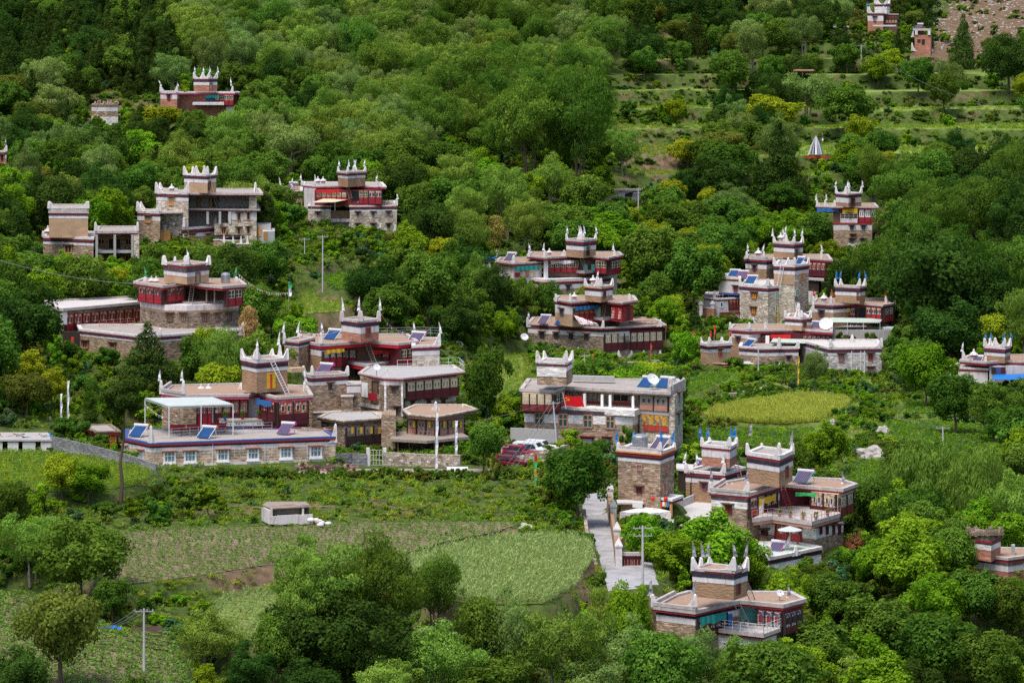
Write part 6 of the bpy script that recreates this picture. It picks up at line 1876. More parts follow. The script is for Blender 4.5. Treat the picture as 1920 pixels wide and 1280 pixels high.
for x in (281,306): b.box('column',*b.Q(425,(272,422),(326,426)),x,x + 4,422,458,'concrete_pale',-.2,.35)
b.boards((296,0),(322,0),299,320,432,457,['wood_orange'] * 3,.1,.08,'door_leaf')
fr_ = b.Q(434,(319,430),(345,435),(404,431),(398,423),(322,423)); b.std(fr_,0,(426,430,434,437,444,460),'stone',True,rim='horn',deck='roof_screed',out=.1); b.horns(fr_,426,1.7,(1,2),L=1.0)
for x0,x1 in ((356,364),(386,392)): b.window(fr_[1],fr_[2],x0,x1,440,454,frame='wood_orange',pane='wood_orange')
b.window(fr_[0],fr_[1],332,342,440,450,frame='wood_orange',pane='wood_orange')
tw = b.par(333,(345.6,331.5),(389,333.5),(405,331)); b.std(tw,0,(328,330.3,332.5,336,343,362),'plaster_tan',rim='horn',deck='roof_screed',out=.1); b.horns(tw,328,1.5,L=1.2,th=.4)
b.horn((368,tw[1][1] * .5 + tw[0][1] * .5),[tw[0],tw[1]],328,1.6,L=1.2); b.horn((383,tw[2][1]),[tw[3],tw[2]],327,1.5,L=1.0)
b.window(tw[1],tw[2],391,394,341,357,'door','wood_dark','black',lintel=None)
ladder(P(399,363,b.D - .5),P(388,316,b.D + .5),'slender ladder up the tan tower of the half-finished house',.4,'wood_orange'); ladder(P(409,388,b.D + 2),P(399,361,b.D + 2.5),'ladder inside the open top floor of the half-finished house',.4,'wood_weathered')
b.vol('annex',b.Q(425,(482,424),(508,425),(508,419),(482,419)),422,446,'concrete',foot=True); b.box('door_leaf',*b.Q(425,(482,424),(508,425)),484,490,426,443,'wood_orange',.02,.06)
b.vol('annex_wall',b.Q(425,(492,427),(515,426),(515,421),(495,421)),432,454,'concrete_pale',foot=True); b.box('door_leaf',*b.Q(425,(492,427),(515,426)),494,501,434,450,'wood_orange',.02,.06)
w_ = low_wall('stone retaining wall with small white horns below the half-finished house',[(402,470,381),(440,478,379),(475,476,379)],1.6,'stone',.5,cap='white')
for x,y in ((420,474),(437,477),(452,477),(464,476)):
 c = P(x,y - 19,379 * S); mb = MB(); mb.lathe(c,[(.35,0),(.18,.6),(.08,1.2)],4); mb.build('spike','horn',w_)
# ---- tan tower house at the far left
b = B('unfinished_house','stone house with a square tan tower and an open two-storey concrete frame, far left','house',370,170,492,keep=(82,375,262,480))
lo = b.Q(452,(81,449.5),(175,453),(184,441),(92,439)); b.std(lo,0,(444,448.5,452,454.5,460,494),'stone',True,rim='horn',deck='roof_white',out=.1)
b.window(lo[0],lo[1],122,135,461,474,frame='wood_orange',pane='glass'); b.horn(lo[0],[lo[1]],444,1.0,L=.5); b.burner(b.Q(452,(90,446))[0],444,1.5)
tw = b.par(402,(92,402),(97,403),(165,402)); tw = b.Q(404,(92,403.5),(165,404),(163,396),(94,396)); b.std(tw,0,(390,400,402.5,404.5,410,446),'plaster_tan',rim='cornice',deck='roof_screed',out=.1); b.horns(tw,391,1.2,L=1.6,th=.4)
cf = b.Q(440,(179,441),(258,440.5),(256,431),(184,431)); b.roof(cf,0,432,.35,.1,rim='cornice',deck='roof_screed',red='red',redth=.15); b.horn(cf[0],[cf[1]],433,1.5,L=.9); b.horn(cf[1],[cf[0]],433,1.5,L=.4)
b.vol('back_wall',b.Q(440,(179,437),(258,437),(256,431),(184,431)),440,500,'stone',foot=True)
b.vol('floor_slab',b.Q(440,(180,440.5),(250,440.3),(250,436),(180,436)),469,474,'concrete')
for x in (179,213,246): b.box('column',cf[0],cf[1],x,x + 4.5,440,498,'concrete',-.1,.3)
b.vol('pillar',b.Q(440,(251,441),(261,441),(261,436),(251,436)),440,500,'stone_pale',foot=True)
bk = b.Q(440,(179,437),(258,437))
for x0,x1,y0,y1,st in ((184,196,448,458,'s'),(204,212,448,467,'d'),(218,226,448,467,'d'),(235,246,448,459,'s'),(218,226,480,498,'d'),(235,246,480,490,'s')): b.window(*bk,x0,x1,y0,y1,'door' if st == 'd' else 'stone',frame='wood_orange',pane='black',lintel=None)
# ---- far middle house
b = B('farmhouse','stone house with four tower flags and a red curtain under lilac eaves, upper middle','house',425,660,434,keep=(578,300,745,428))
lo1 = b.Q(389,(578,389),(620,390),(620,382),(580,382)); b.std(lo1,0,(385,387,389,391,395.5,433),'stone_pale',True,rim='horn',deck='roof_screed',out=.1)
lo2 = b.Q(389,(656,390),(744,389),(741,380),(656,381)); b.std(lo2,0,(384.5,387,390,392,397,433),'stone_pale',True,rim='horn',deck='roof_screed',out=.1)
b.vol('wall',b.Q(389,(618,388),(658,388),(658,382),(618,382)),396,410,'plaster_tan'); b.vol('wall',b.Q(389,(618,389),(658,389),(658,382),(618,382)),410,434,'stone',foot=True); b.box('white_band',*b.Q(389,(618,389),(658,389)),620,657,410,416,'white',.03,.1)
for x0,y0,m in ((594,398,'glass_blue'),(668.5,398,'glass'),(697,398,'glass_blue'),(726,397,'glass_blue')): b.window(*((lo1[0],lo1[1]) if x0 < 620 else (lo2[0],lo2[1])),x0,x0 + 5,y0,y0 + 6.5,frame='wood_pinkish',pane=m)
for x0 in (668,697,726): b.window(lo2[0],lo2[1],x0,x0 + 5.5,420,427,frame='wood_brown',pane='glass')
for x0 in (621,632,644): b.window(*b.Q(389,(618,389),(658,389)),x0,x0 + 9,418,423,frame='wood_brown',pane='glass_blue' if x0 > 640 else 'wood_brown',lintel=None)
for x in (581,618,656,685,713,741): b.horn((x,lo2[0][1] * .5),[(x - 6,0),(x + 6,0)],433,1.35 if x != 741 else 1.2,L=.8,th=.25)
b.horn(lo2[1],[lo2[0]],385,1.3,L=.7,flag='cloth_white',fh=1.0)
md = b.Q(355,(590,355),(716,355.5),(716,348),(594,348)); b.vol('wall',md,356,386,'wood_red')
rf = b.Q(355,(567,351.5),(592,354),(660,353),(723,355),(716,347),(570,346)); b.roof(rf,0,349,.22,.15,red='red_pink',redth=.25,rim='horn',deck='roof_screed')
b.gallery(md[0],md[1],593,650,361,369,374,6,panel='wood_crimson',win='wood_cream',style='painted',frame='wood_weathered'); b.curtain(md[0],md[1],593,637,356,362,'curtain_red',.4)
b.gallery(md[0],md[1],673,690,358,370,382,2,panel='wood_crimson',win='wood_cream',style='panes',frame='wood_cream'); b.gallery(md[0],md[1],691,716,358,370,383,2,panel='wood_crimson',win='paint_cream',style='painted'); b.box('painted_opening',md[0],md[1],660,672,358,376,'black',.02,.05)  # the black panel paints the shade of an opening onto the wall
b.vol('wall',b.Q(355,(570,352),(592,354.5),(600,350),(575,347)),355,392,'white',foot=True)
b.vol('balcony',b.Q(378,(638,378),(686,378.5),(686,372),(640,372)),375,380,'white'); b.vol('balcony_beam',b.Q(378,(660,378),(690,378.5),(686,372),(660,372)),380,385,'wood_crimson')
r_ = empty('awning',P(615,382,b.D - 2),'pale tilted canvas awning edged with little flags on the upper middle house','awning'); mb = MB(); q = [P(584,380,b.D - 3),P(628,379,b.D - 3.5),P(657,373,b.D),P(618,368.5,b.D + 1)]; mb.quad(*q); mb.quad(*[x - Z1 * .06 for x in q[::-1]]); mb.build('canvas','wood_cream',r_)
mb = MB()
for x in q[:3]: mb.bar(x,x - Z1 * 1.4,.04)
mb.build('posts','metal_grey',r_)
tw = b.par(326,(634,325),(652,327),(685,325)); b.std(tw,0,(321.5,324.5,327,329,334,350),'adobe',rim='cornice',deck='roof_screed',out=.25); b.horns(tw,321.5,.95,L=.6,flag='cloth_white',fh=1.3); b.horn((663,tw[1][1]),[tw[0],tw[2]],321,1.0,L=.4,flag='cloth_white',fh=1.2)
ladder(P(675,349,b.D - .5),P(664,322,b.D - .3),'ladder on the tower of the upper middle house',.5,'wood_weathered'); ladder(P(658,373,b.D - 1),P(650,346,b.D - .3),'ladder to the roof above the red curtain',.5,'wood_weathered')
for x,y in ((566,347),(589,349),(707,348)): b.horn((x,0),[(x + 8,0)],y,.9,L=.5,flag='cloth_white',fh=1.3)
for x in (596,606): b.burner((x,3),347,1.3)
b = B('farmhouse','pink-railed house mostly hidden behind trees left of the red-curtained house','house',432,550,400)
t_ = b.Q(362,(524,362),(567,362),(567,354),(528,354)); b.std(t_,0,(357,359,361,363,370,402),'adobe',True,rim='horn',out=.1); b.horn(t_[0],[t_[1]],357,1.0,flag='cloth_white'); b.horn((548,0),[t_[0]],357,1.0,L=.5,flag='cloth_white'); solar(P(545,356,b.D + 2),'pink-framed solar heater behind the trees left of the red-curtained house',1.8,0,'solar_violet','metal_pink')
# ---- C: two houses of the middle right
b = B('farmhouse','crimson-galleried house with white-curtained loggia and a teal awning on its low left wing','house',405,1090,560,keep=(930,432,1168,520))
rf = b.Q(486,(989,483),(1025,487),(1088,482.5),(1141,487),(1168,482),(1160,476),(995,476)); b.roof(rf,0,481,.28,.15,red='red',redth=.28)
bw = b.Q(486,(1024,484.5),(1120,484),(1120,477),(1024,477)); b.vol('wall',bw,488,520,'wood_brown')
b.gallery(bw[0],bw[1],1028,1085,489,501,510,5,panel='wood_crimson',win='paint_blue',style='panes',frame='wood_cream'); b.curtain(bw[0],bw[1],1032,1076,488,494,'curtain_white',.5); b.box('pillar',bw[0],bw[1],1019,1027,488,522,'white_clean',.3,.4)
rt = b.par(486,(1116,485),(1141,486.5),(1162,483)); b.vol('wall',rt,488,515,'wood_maroon'); b.gallery(rt[0],rt[1],1118,1139,489,502,513,2,panel='wood_crimson',win='paint_cream',style='panes',frame='wood_cream'); b.gallery(rt[1],rt[2],1142,1161,489,502,514,2,panel='wood_crimson',style='panes',frame='wood_cream')
for x in (1094,1108): b.box('tarpaulin',bw[0],bw[1],x,x + 7,495,508,'metal_teal',.3,.3)
bal = b.Q(513,(1053,508),(1096,513),(1139,509),(1130,502),(1060,502)); b.vol('balcony',bal,508,513,'cornice'); b.vol('balcony_beam',bal,513.2,515.5,'red',out=-.1)
ll = b.Q(496,(930,493),(963,497),(1019,494),(1012,486),(938,486)); b.roof(ll,0,491.5,.28,.15,red='red',redth=.25); b.vol('wall',b.Q(496,(936,493),(963,496.5),(1016,494),(1010,487),(940,487)),498,522,'white',foot=True)
lf = b.Q(496,(963,496.5),(1016,494)); b.curtain(*lf,965,1008,498,506,'curtain_teal',.6); b.boards(*lf,964,974,511,519,['wood_crimson'],.1,.1); b.boards(*lf,977,999,506,519,['wood_cream','wood_pinkish','wood_cream'],.05,.06); b.horn(lf[0],[ll[0]],492,1.3,L=.8); b.horn(ll[0],[lf[0]],492,1.2,L=.5,flag='cloth_white',fh=1.2)
solar(P(956,489,b.D + 2),'violet solar heater on the low left wing with the teal awning',1.7,.1,'solar_violet')
fw = b.Q(530,(949,524),(1022,532),(1096,529),(1150,524),(1145,518),(950,518)); b.bands(fw,0,[(522,'roof_rim','horn',.1),(527,'red_band','red',.1),(530,'dark_band','dark',.04),(532,'white_band','white',.02),(541,'wall','stone',0)],582,None,True)
b.window(fw[1],fw[2],1040,1046,535,543,pane='glass_blue',frame='white_clean',lintel=None); b.window(fw[1],fw[2],1062,1068,535,543,pane='glass_blue',frame='wood_brown'); b.vol('wall',b.Q(530,(1140,524),(1157,524),(1157,518),(1140,518)),515,570,'white',foot=True)
tw = b.par(457,(1062,455.5),(1094,458),(1117,455)); b.std(tw,0,(449,453,456.5,461,469,483),'adobe',out=.14); b.horns(tw,449,1.1,L=.5,flag='cloth_white',fh=1.4); b.horn((1088,2),[tw[0],tw[2]],448,1.2,L=.3,th=.7,flag='cloth_white',fh=1.2)
b.window(tw[1],tw[2],1100,1104,464,479,'door','wood_dark','wood_dark',lintel=None); ladder(P(1110,480,b.D),P(1101,446,b.D),'ladder on the tower of the white-curtained house',.4,'wood_brown'); ladder(P(1099,508,b.D),P(1090,481,b.D + .5),'ladder to the roof of the white-curtained house',.5,'wood_weathered')
for x,q in ((992,0),(1021,1),(1152,3)): b.horn((x,1 if x != 1152 else 2),[(x + 8,2)],481,1.2,L=.5,flag='cloth_white',fh=1.3)
b.burner((1030,3),481,1.2); b.horn((1058,2),[(1050,2)],481,1.2,L=.8)
r_ = empty('shack',P(902,503,402 * S),'small white shack with a blue sheet roof above the meadow','shack'); c = Vector(r_.location); mb = MB(); mb.box(c + Vector((-1.5,0,-.5)),Vector((1,0,0)),Vector((0,1,0)),3,2.6,2.0); mb.build('walls','white',r_); mb = MB(); mb.box(c + Vector((-1.9,-.5,1.5)),Vector((1,0,0)),Vector((0,1,0)),4.2,3.4,.15); mb.build('roof','tarp_blue',r_)
b = B('farmhouse','wide stone house with nine-bay maroon gallery, blue curtain and white-spiked foot wall','house',378,1120,665,keep=(987,535,1250,670))
lo = b.Q(620,(989,612.5),(1131,620.5),(1248,615),(1225,601),(1000,600)); b.roof(lo,0,613,.22,.15,red='red',redth=.2,deck='roof_earth')
lw = b.Q(620,(990,613),(1131,620),(1180,618),(1170,602),(1002,601)); b.bands(lw,0,[(619.6,'dark_band','dark_worn',.04),(623,'white_band','white',.02),(631,'wall','stone_dark',0)],668,None,True)
for x0 in (1012.5,1039.5,1067,1096): b.window(lw[0],lw[1],x0,x0 + 7.5,623 + (x0 - 1012) * .045 - 1,632 + (x0 - 1012) * .045,frame='wood_dark',pane='glass',lintel='wood_pinkish')
gr = b.Q(620,(1131.5,620),(1241,614.8),(1222,603),(1140,602)); b.vol('wall',gr,621,657,'wood_maroon'); b.gallery(gr[0],gr[1],1133,1241,623.5,640,655,9,panel='wood_maroon',win='wood_cream',style='painted',frame='wood_cream',pane='glass_blue')
b.vol('wall',b.Q(620,(1131.5,619.5),(1241,614.5),(1222,603),(1140,602)),657,678,'stone',foot=True)
for (A_,C_,xs) in ((lw[0],lw[1],(1000,1028,1056,1084)),(gr[0],gr[1],(1160,1184,1207,1238))):
 for x in xs:
  p = b.on(A_,C_,x,670); b.horn((x,p.y - b.D - .3),[A_,C_],671 if x > 1130 else 664,1.3,L=.9,th=.25)
b.box('white_foot',lw[0],lw[1],990,1128,662,669,'white',.02,.08); b.box('white_foot',gr[0],gr[1],1133,1238,672,678,'white',.02,.08)
up = b.Q(570,(1039,565.5),(1073,571),(1119,567),(1167,572),(1195,568),(1188,559),(1046,559)); b.roof(up,0,564,.28,.12,red='red',redth=.28)
ub = b.Q(570,(1041,566),(1073,570.5),(1117,567),(1117,560),(1046,560)); b.bands(ub,0,[(575,'white_band','white',.02),(590,'wall','plaster_tan',0)],612,None)
b.window(ub[0],ub[1],1051,1056.5,580,590,pane='glass_blue',frame='wood_brown'); b.gallery(ub[1],ub[2],1075,1112,577,587,598,4,panel='wood_crimson',win='paint_gold',style='painted'); b.curtain(ub[1],ub[2],1075,1117,573,580,'curtain_blue',.5)
b.vol('wall',b.Q(570,(1117,566),(1160,567),(1160,560),(1117,560)),574,612,'wood_brown'); b.box('tarpaulin',*b.Q(570,(1117,566),(1160,567)),1119,1128,574,592,'awning_green',.4,.2)
ur = b.par(570,(1146,569.5),(1167,571.5),(1187,568)); b.vol('wall',ur,574,602,'wood_crimson'); b.boards(ur[0],ur[1],1147,1166,577,598,['paint_warm','wood_crimson','paint_warm'],.02,.06); b.boards(ur[1],ur[2],1168,1186,577,600,['wood_crimson','wood_maroon','wood_crimson'],.02,.08)
bal = b.Q(601,(1097,596),(1130,601),(1167,597),(1160,590),(1100,590)); b.vol('balcony',bal,596,601,'cornice'); b.vol('balcony_beam',bal,601.2,604,'red',out=-.1); b.vol('wall',bal,604,614,'wood_dark',out=-.4)
r_ = empty('cloth',P(1095,600,b.D - 2),'black and white dotted cloth drying below the blue curtain','cloth'); mb = MB(); q = [P(1075,590,b.D - .5),P(1120,606,b.D - 3),P(1124,612,b.D - 3),P(1088,608,b.D - 2.5)]; mb.quad(q[3],q[2],q[1],q[0]); mb.build('sheet','paint_polka',r_)
tw = b.par(543,(1097,541.5),(1127,544),(1148.5,541)); b.std(tw,0,(536,540,542.5,545.5,555,566),'adobe',out=.12,rim='cornice'); b.horns(tw,536,1.3,L=.8); b.horn((1122,2),[tw[0],tw[2]],536,1.4,L=.9,flag='cloth_white',fh=1.2); b.burner((1112,3),534,1.3)
b.vol('orange_band',tw,539,540.5,'orange_trim',out=.16); b.window(tw[1],tw[2],1131,1135,546,559,'door','wood_red','wood_brown',lintel=None)
ladder(P(1131,593,b.D),P(1134,567,b.D + 1),'ladder from the balcony to the roof beside the blue curtain',.4,'wood_brown')
for x,q in ((1042,2),(1069,1),(1180,3)): b.horn((x,q),[(x + 8,q + 1)],565,1.3,L=.7)
b.horn(lo[0],[lo[1]],613,1.7,L=.8,flag='cloth_white',fh=1.0); b.horn(lo[1],[lo[0]],615,1.3,L=.4); b.horn((1238,2),[lo[1]],612,1.2,L=.4); b.burner((1077,3),564,1.2)
solar(P(1020,607,b.D + 4),'dark violet solar heater on the left of the nine-bay house roof',1.8,.1,'solar_violet'); solar(P(1049,610,b.D + 2),'smaller blue solar heater right of the violet one on the nine-bay house',1.2,.1,'solar_blue','wood_orange')
dish(P(983,646,b.D + 2),'white satellite dish at the left wall of the nine-bay house',.6,.3)
# ---- right-hand cluster
b = B('farmhouse','four-flagged crimson house, rearmost and highest of the right-hand cluster','house',412,1480,560,keep=(1395,440,1560,520))
rf = b.Q(489,(1396,487.5),(1437,490),(1500,487),(1560,491),(1552,481),(1402,481)); b.roof(rf,0,484,.28,.12,red='red',redth=.3)
lw = b.Q(489,(1398,487.5),(1437,490),(1450,487),(1450,482),(1402,482)); b.bands(lw,0,[(490,'dark_band','dark',.05),(495.5,'white_band','white',.02),(504,'wall','adobe',0)],565,None,True)
b.window(lw[0],lw[1],1412,1418,498,507,pane='glass_blue',frame='wood_red'); b.parapet([lw[0],lw[1]],484,.3,.3)
bw = b.Q(489,(1445,486),(1540,488),(1540,482),(1445,482)); b.vol('wall',bw,491,560,'wood_maroon',foot=True); b.gallery(bw[0],bw[1],1437,1452,493,505,514,2,panel='wood_crimson',win='paint_blue',style='painted')
rt = b.Q(489,(1515,489),(1550,490.5),(1548,483),(1520,483)); b.vol('wall',rt,492,518,'wood_maroon'); b.gallery(rt[0],rt[1],1516,1549,493,506,518,4,panel='wood_maroon',win='paint_warm',style='painted'); b.vol('floor',b.Q(520,(1500,520),(1545,523),(1540,515),(1505,515)),520,524,'cornice')
b.vol('wall',b.Q(520,(1505,520),(1535,522),(1535,515),(1505,515)),526,550,'wood_dark'); b.vol('wall',b.Q(520,(1510,521),(1533,522),(1533,515),(1510,515)),545,570,'white',foot=True)
tw = b.par(461,(1451,459.5),(1489,462),(1505,460)); b.std(tw,0,(455,458,461,465,473,484),'adobe',out=.12); b.horns(tw,455,1.2,L=.8,flag='cloth_white',fh=1.5); b.horn((1474,2),[tw[0],tw[2]],455,1.5,L=.6,flag='cloth_white',fh=1.7); b.burner((1464,3),454,1.4)
b.window(tw[1],tw[2],1491,1495,468,480,'door','wood_brown','wood_brown',lintel=None); ladder(P(1500,482,b.D),P(1492,452,b.D),'ladder on the tower of the rearmost house of the right-hand cluster',.4,'wood_brown')
for x,q in ((1400,1),(1432,0),(1540,3)): b.horn((x,q),[(x + 8,q + 1)],484,1.3,L=.7,flag='cloth_white',fh=1.4)
b.burner((1422,3),484,1.5)
b = B('stone_house','tall pale rubble-stone tower house with green casements in the middle of the right-hand cluster','house',398,1450,612,keep=(1387,488,1516,600))
tt = b.Q(503,(1451,502),(1490,504),(1516,500.5),(1500,494),(1460,494)); b.std(tt,0,(496,500,503,507,514,615),'stone_pale',True,deck='roof_screed',out=.12,rim='horn'); b.horns(tt,496,1.3,(0,1,2),L=1.0); b.horn((1478,4),[tt[0]],495,1.2,L=.8)
b.box('plaster_panel',tt[0],tt[1],1451.5,1489,514,533,'plaster_tan',.01,.05)
lo = b.Q(543,(1387,540),(1440,544),(1489.5,540),(1480,531),(1398,531)); b.std(lo,0,(535.5,540,543,546,550,612),'stone_pale',True,deck='roof_white',out=.1,rim='horn'); b.horns(lo,536,1.3,(0,1,2),L=1.0)
for x0,x1,y0,y1 in ((1410,1419,549,560),(1409,1417,577,588)): b.window(lo[0],lo[1],x0,x1,y0,y1,'stone',frame='wood_painted_red',pane='curtain_yellow')
for x0,y0 in ((1454,547),(1454,571)): b.window(lo[1],lo[2],x0,x0 + 6,y0,y0 + 13,'cross',frame='awning_green',pane='glass_pale',lintel=None)
for x0,y0,m in ((1491.5,543,'awning_green'),(1491.5,568,'white_clean'),(1500,513,'wood_orange')): b.window(tt[1],tt[2],x0,x0 + 6,y0,y0 + 12,'cross',frame=m,pane='glass_pale',lintel=None)
b.box('drainpipe',lo[1],lo[2],1468,1469.5,545,608,'metal_white',.03,.1); b.box('drainpipe',lo[1],lo[2],1457,1458.5,575,610,'curtain_yellow',.1,.1)
for x in (1395,1412,1433,1445): b.horn((x,-.3),[lo[0],lo[1]],610,1.4,L=.8,th=.25)
ladder(P(1460,536,b.D - .5),P(1467,497,b.D),'white ladder up the tan plastered face of the tall stone tower house',.5,'metal_white'); solar(P(1500,497,b.D + 2),'solar heater on top of the tall stone tower house',1.4,0,'solar_blue')
b = B('white_house','white low house with blue heaters and a red shutter, left edge of the right-hand cluster','house',402,1360,590,keep=(1310,510,1386,585))
t_ = b.Q(524,(1348,523),(1388,525),(1388,516),(1352,516)); b.roof(t_,0,520,.25,.15,rim='horn',deck='roof_screed',red='orange_trim',redth=.15); b.vol('wall',t_,527,550,'white'); b.vol('blue_band',t_,549,553,'blue_trim',out=.05)
b.window(t_[0],t_[1],1376,1383,537,547,pane='glass_blue',frame='wood_painted_red'); b.horn(t_[0],[t_[1]],521,1.2,L=.4)
lo = b.Q(560,(1320,559),(1346,562),(1386,560),(1386,550),(1325,550)); b.roof(lo,0,557,.25,.15,rim='horn',deck='roof_screed',red='magenta',redth=.12); b.vol('wall',lo,563,596,'white',foot=True); b.window(lo[1],lo[2],1350,1355,567,576,pane='glass_blue',frame='white_clean',lintel=None); b.gallery(lo[1],lo[2],1366,1385,563,575,581,3,panel='wood_red',win='paint_warm',style='painted')
b.box('garden_wall',lo[1],lo[2],1338,1386,583,588,'wood_red',1.6,.4); b.horn((1340,0),[lo[0]],558,1.3,L=.3); b.rail(b.Q(560,(1345,560),(1366,559)),557,1.0)
solar(P(1376,521,b.D + 4),'leftmost blue heater on the white low house roof',1.9,.1,'solar_blue'); solar(P(1392,523,b.D + 2),'violet pink-framed heater between two blue ones on the white low house',1.9,.1,'solar_violet','metal_pink'); solar(P(1409,532,b.D - 3),'pale blue heater on the stone tower house roof, rightmost of three',1.9,.1,'solar_blue')
low_wall('garden wall with a red gate left of the white low house',[(1308,588,402),(1340,590,400)],1.0,'adobe_red',.3,cap='horn')
for x in (1314,1336): r_ = empty('gate_pier',P(x,589,400.5 * S),'white-capped gate pier, %s of the small red garden gate' % ('left' if x < 1320 else 'right'),'gate pier'); mb = MB(); mb.lathe(Vector(r_.location),[(.35,-.5),(.35,1.5),(.55,1.55),(.5,1.75),(.1,2.1)],4); mb.build('pier','horn',r_)
b = B('small_house','small tan plastered house with white horns and red flags before the right-hand cluster','house',371,1340,684,keep=(1300,636,1370,682))
t_ = b.par(650,(1314,648),(1330,651),(1370,648.5)); b.std(t_,0,(643,648,651,654,661,684),'plaster_tan',True,deck='roof_screed',out=.3,rim='horn'); b.horns(t_,643,1.0,L=.7); b.window(t_[1],t_[2],1347,1353,655,667,frame='wood_painted_red',pane='wood_pinkish')
for x,lb in ((1299,'red prayer flag at the left corner of the small tan house'),(1331,'red prayer flag on the middle of the small tan house'),(1339,'taller red prayer flag behind the small tan house'),(1368,'red prayer flag at the right corner of the small tan house')): banner(P(x,646,b.D + 2),2.0 if x != 1339 else 2.8,['cloth_red'],lb,.25,0,.5)
b = B('farmhouse','long low crimson house with small striped tower and big dish in the right-hand cluster','house',381,1460,668,keep=(1368,590,1560,665))
rf = b.Q(622,(1367,620),(1405,623),(1500,621.5),(1560,625.5),(1560,611),(1375,612)); b.roof(rf,0,616.5,.3,.12,red='red',redth=.3)
lw = b.Q(622,(1369,620),(1405,623),(1430,621),(1430,613),(1375,613)); b.bands(lw,0,[(622,'dark_band','dark',.05),(626,'white_band','white',.02),(634,'wall','adobe',0)],672,None,True); b.window(lw[0],lw[1],1382,1387,632,640,pane='glass_blue',frame='wood_red')
bw = b.Q(622,(1407,621),(1560,623.5),(1560,613),(1407,613)); b.vol('wall',bw,624,672,'wood_maroon',foot=True); b.gallery(bw[0],bw[1],1410,1438,629,638,650,3,panel='wood_crimson',win='wood_weathered',style='painted'); b.curtain(bw[0],bw[1],1446,1484,626,634,'curtain_red',1.0)
b.gallery(bw[0],bw[1],1505,1556,630,642,653,6,panel='wood_red',win='paint_brown',style='painted'); b.box('pillar',bw[0],bw[1],1437,1444,628,655,'white_clean',.8,.4)
b.horns(lw,617,1.2,(0,1),L=.8); b.horn((1435,0),[(1445,0)],617,1.2,L=.4)
tw = b.Q(600,(1472,599),(1503,601),(1520,599),(1508,592),(1480,592)); b.std(tw,0,(594.5,598,601,604,610,619),'plaster_tan',out=.12,rim='horn'); b.horns(tw,595,1.2,(0,1,2),L=.9); b.horn((1497,3),[tw[0],tw[1]],594,2.4,L=.9,th=.5); b.window(tw[1],tw[2],1506,1511,603,614,'door','wood_red','wood_brown',lintel=None)
solar(P(1531,619,b.D + 3),'violet solar heater left of the big dish',2.0,.1,'solar_violet'); dish(P(1549,622,b.D + 1),'large white satellite dish on the long low crimson house',1.05,-.2)
r_ = empty('awning',P(1487,640,b.D - 4),'pale flat canopy on white posts in front of the red curtain','awning'); mb = MB(); q = [P(1445,641,b.D - 5),P(1528,644,b.D - 5),P(1520,636,b.D - 1),P(1450,634,b.D - 1)]; mb.quad(*q); mb.quad(*[x - Z1 * .08 for x in q[::-1]]); mb.build('canvas','awning_green',r_); mb = MB()
for x in q[:2]: mb.bar(x,x - Z1 * 1.5,.05)
mb.build('posts','metal_white',r_)
solar(P(1404,652,b.D - 5),'bright blue solar heater at the left front of the right-hand cluster',2.0,-.3,'solar_blue')
b = B('terrace_house','low stone wing with white foot spikes, left of the square grey stone block','house',374,1440,694,keep=(1385,648,1497,695))
lo = b.Q(659,(1386,655),(1425,658),(1497,657),(1495,645),(1390,646)); b.std(lo,0,(652.5,656,659,662,669,697),'stone',True,deck='roof_screed',out=.12,rim='horn'); b.horns(lo,653,1.3,(2,),L=.8); b.horn((1461,.5),[lo[1],lo[2]],653,1.8,L=.5); b.window(lo[1],lo[2],1476,1481,668,675,pane='glass',frame='wood_brown')
for x in (1462,1478,1493): b.horn((x,-.3),[lo[1],lo[2]],694,1.2,L=1.0,th=.25)
b.box('white_foot',lo[1],lo[2],1460,1497,691,696,'white',.1,.2)
b = B('stone_house','square grey stone block with small red windows and three white drainpipes','house',371,1605,710,keep=(1558,640,1654,706))
lo = b.Q(656,(1550,656),(1557,657),(1653,655.5),(1646,641),(1500,642)); b.std(lo,0,(650,654,657,660,665,713),'stone_grey',True,deck='roof_white',out=.1,rim='horn'); b.horn(lo[1],[lo[2]],650,1.3,L=.8); b.horn(lo[2],[lo[1]],650,1.5,L=1.0); b.horn((1598,8),[(1590,8),(1606,8)],645,1.6,L=.8)
for x0,x1,y0,y1 in ((1573,1582.5,664,678),(1628,1636.5,663,675),(1573,1582,695,704),(1628,1637,689,702)): b.window(lo[1],lo[2],x0,x1,y0,y1,frame='wood_painted_red',pane='glass_pale' if y0 > 670 or x0 < 1600 else 'glass',lintel='wood_brown')
for x in (1596,1613,1620): b.box('drainpipe',lo[1],lo[2],x,x + 1.4,658,706,'metal_white',.03,.1)
b.horn((1606,-.2),[lo[1],lo[2]],701,1.1,L=.5,th=.2); b.box('white_foot',lo[1],lo[2],1559,1652,705,711,'white',.02,.08)
b = B('farmhouse','crimson house with blue pennants on its tower and a yellow curtain, right-hand cluster','house',392,1600,625,keep=(1520,520,1685,600))
rf = b.Q(573,(1522,571),(1562,573.5),(1607,571),(1655,575),(1682,570.5),(1672,562),(1530,562)); b.roof(rf,0,569,.28,.12,red='red',redth=.25)
lw = b.Q(573,(1523,571),(1562,573.5),(1590,571.5),(1585,563),(1530,563)); b.bands(lw,0,[(574,'dark_band','dark',.05),(580,'white_band','white',.02),(586,'wall','adobe',0)],630,None,True); b.window(lw[0],lw[1],1537,1544,583,592,pane='glass_blue',frame='wood_red')
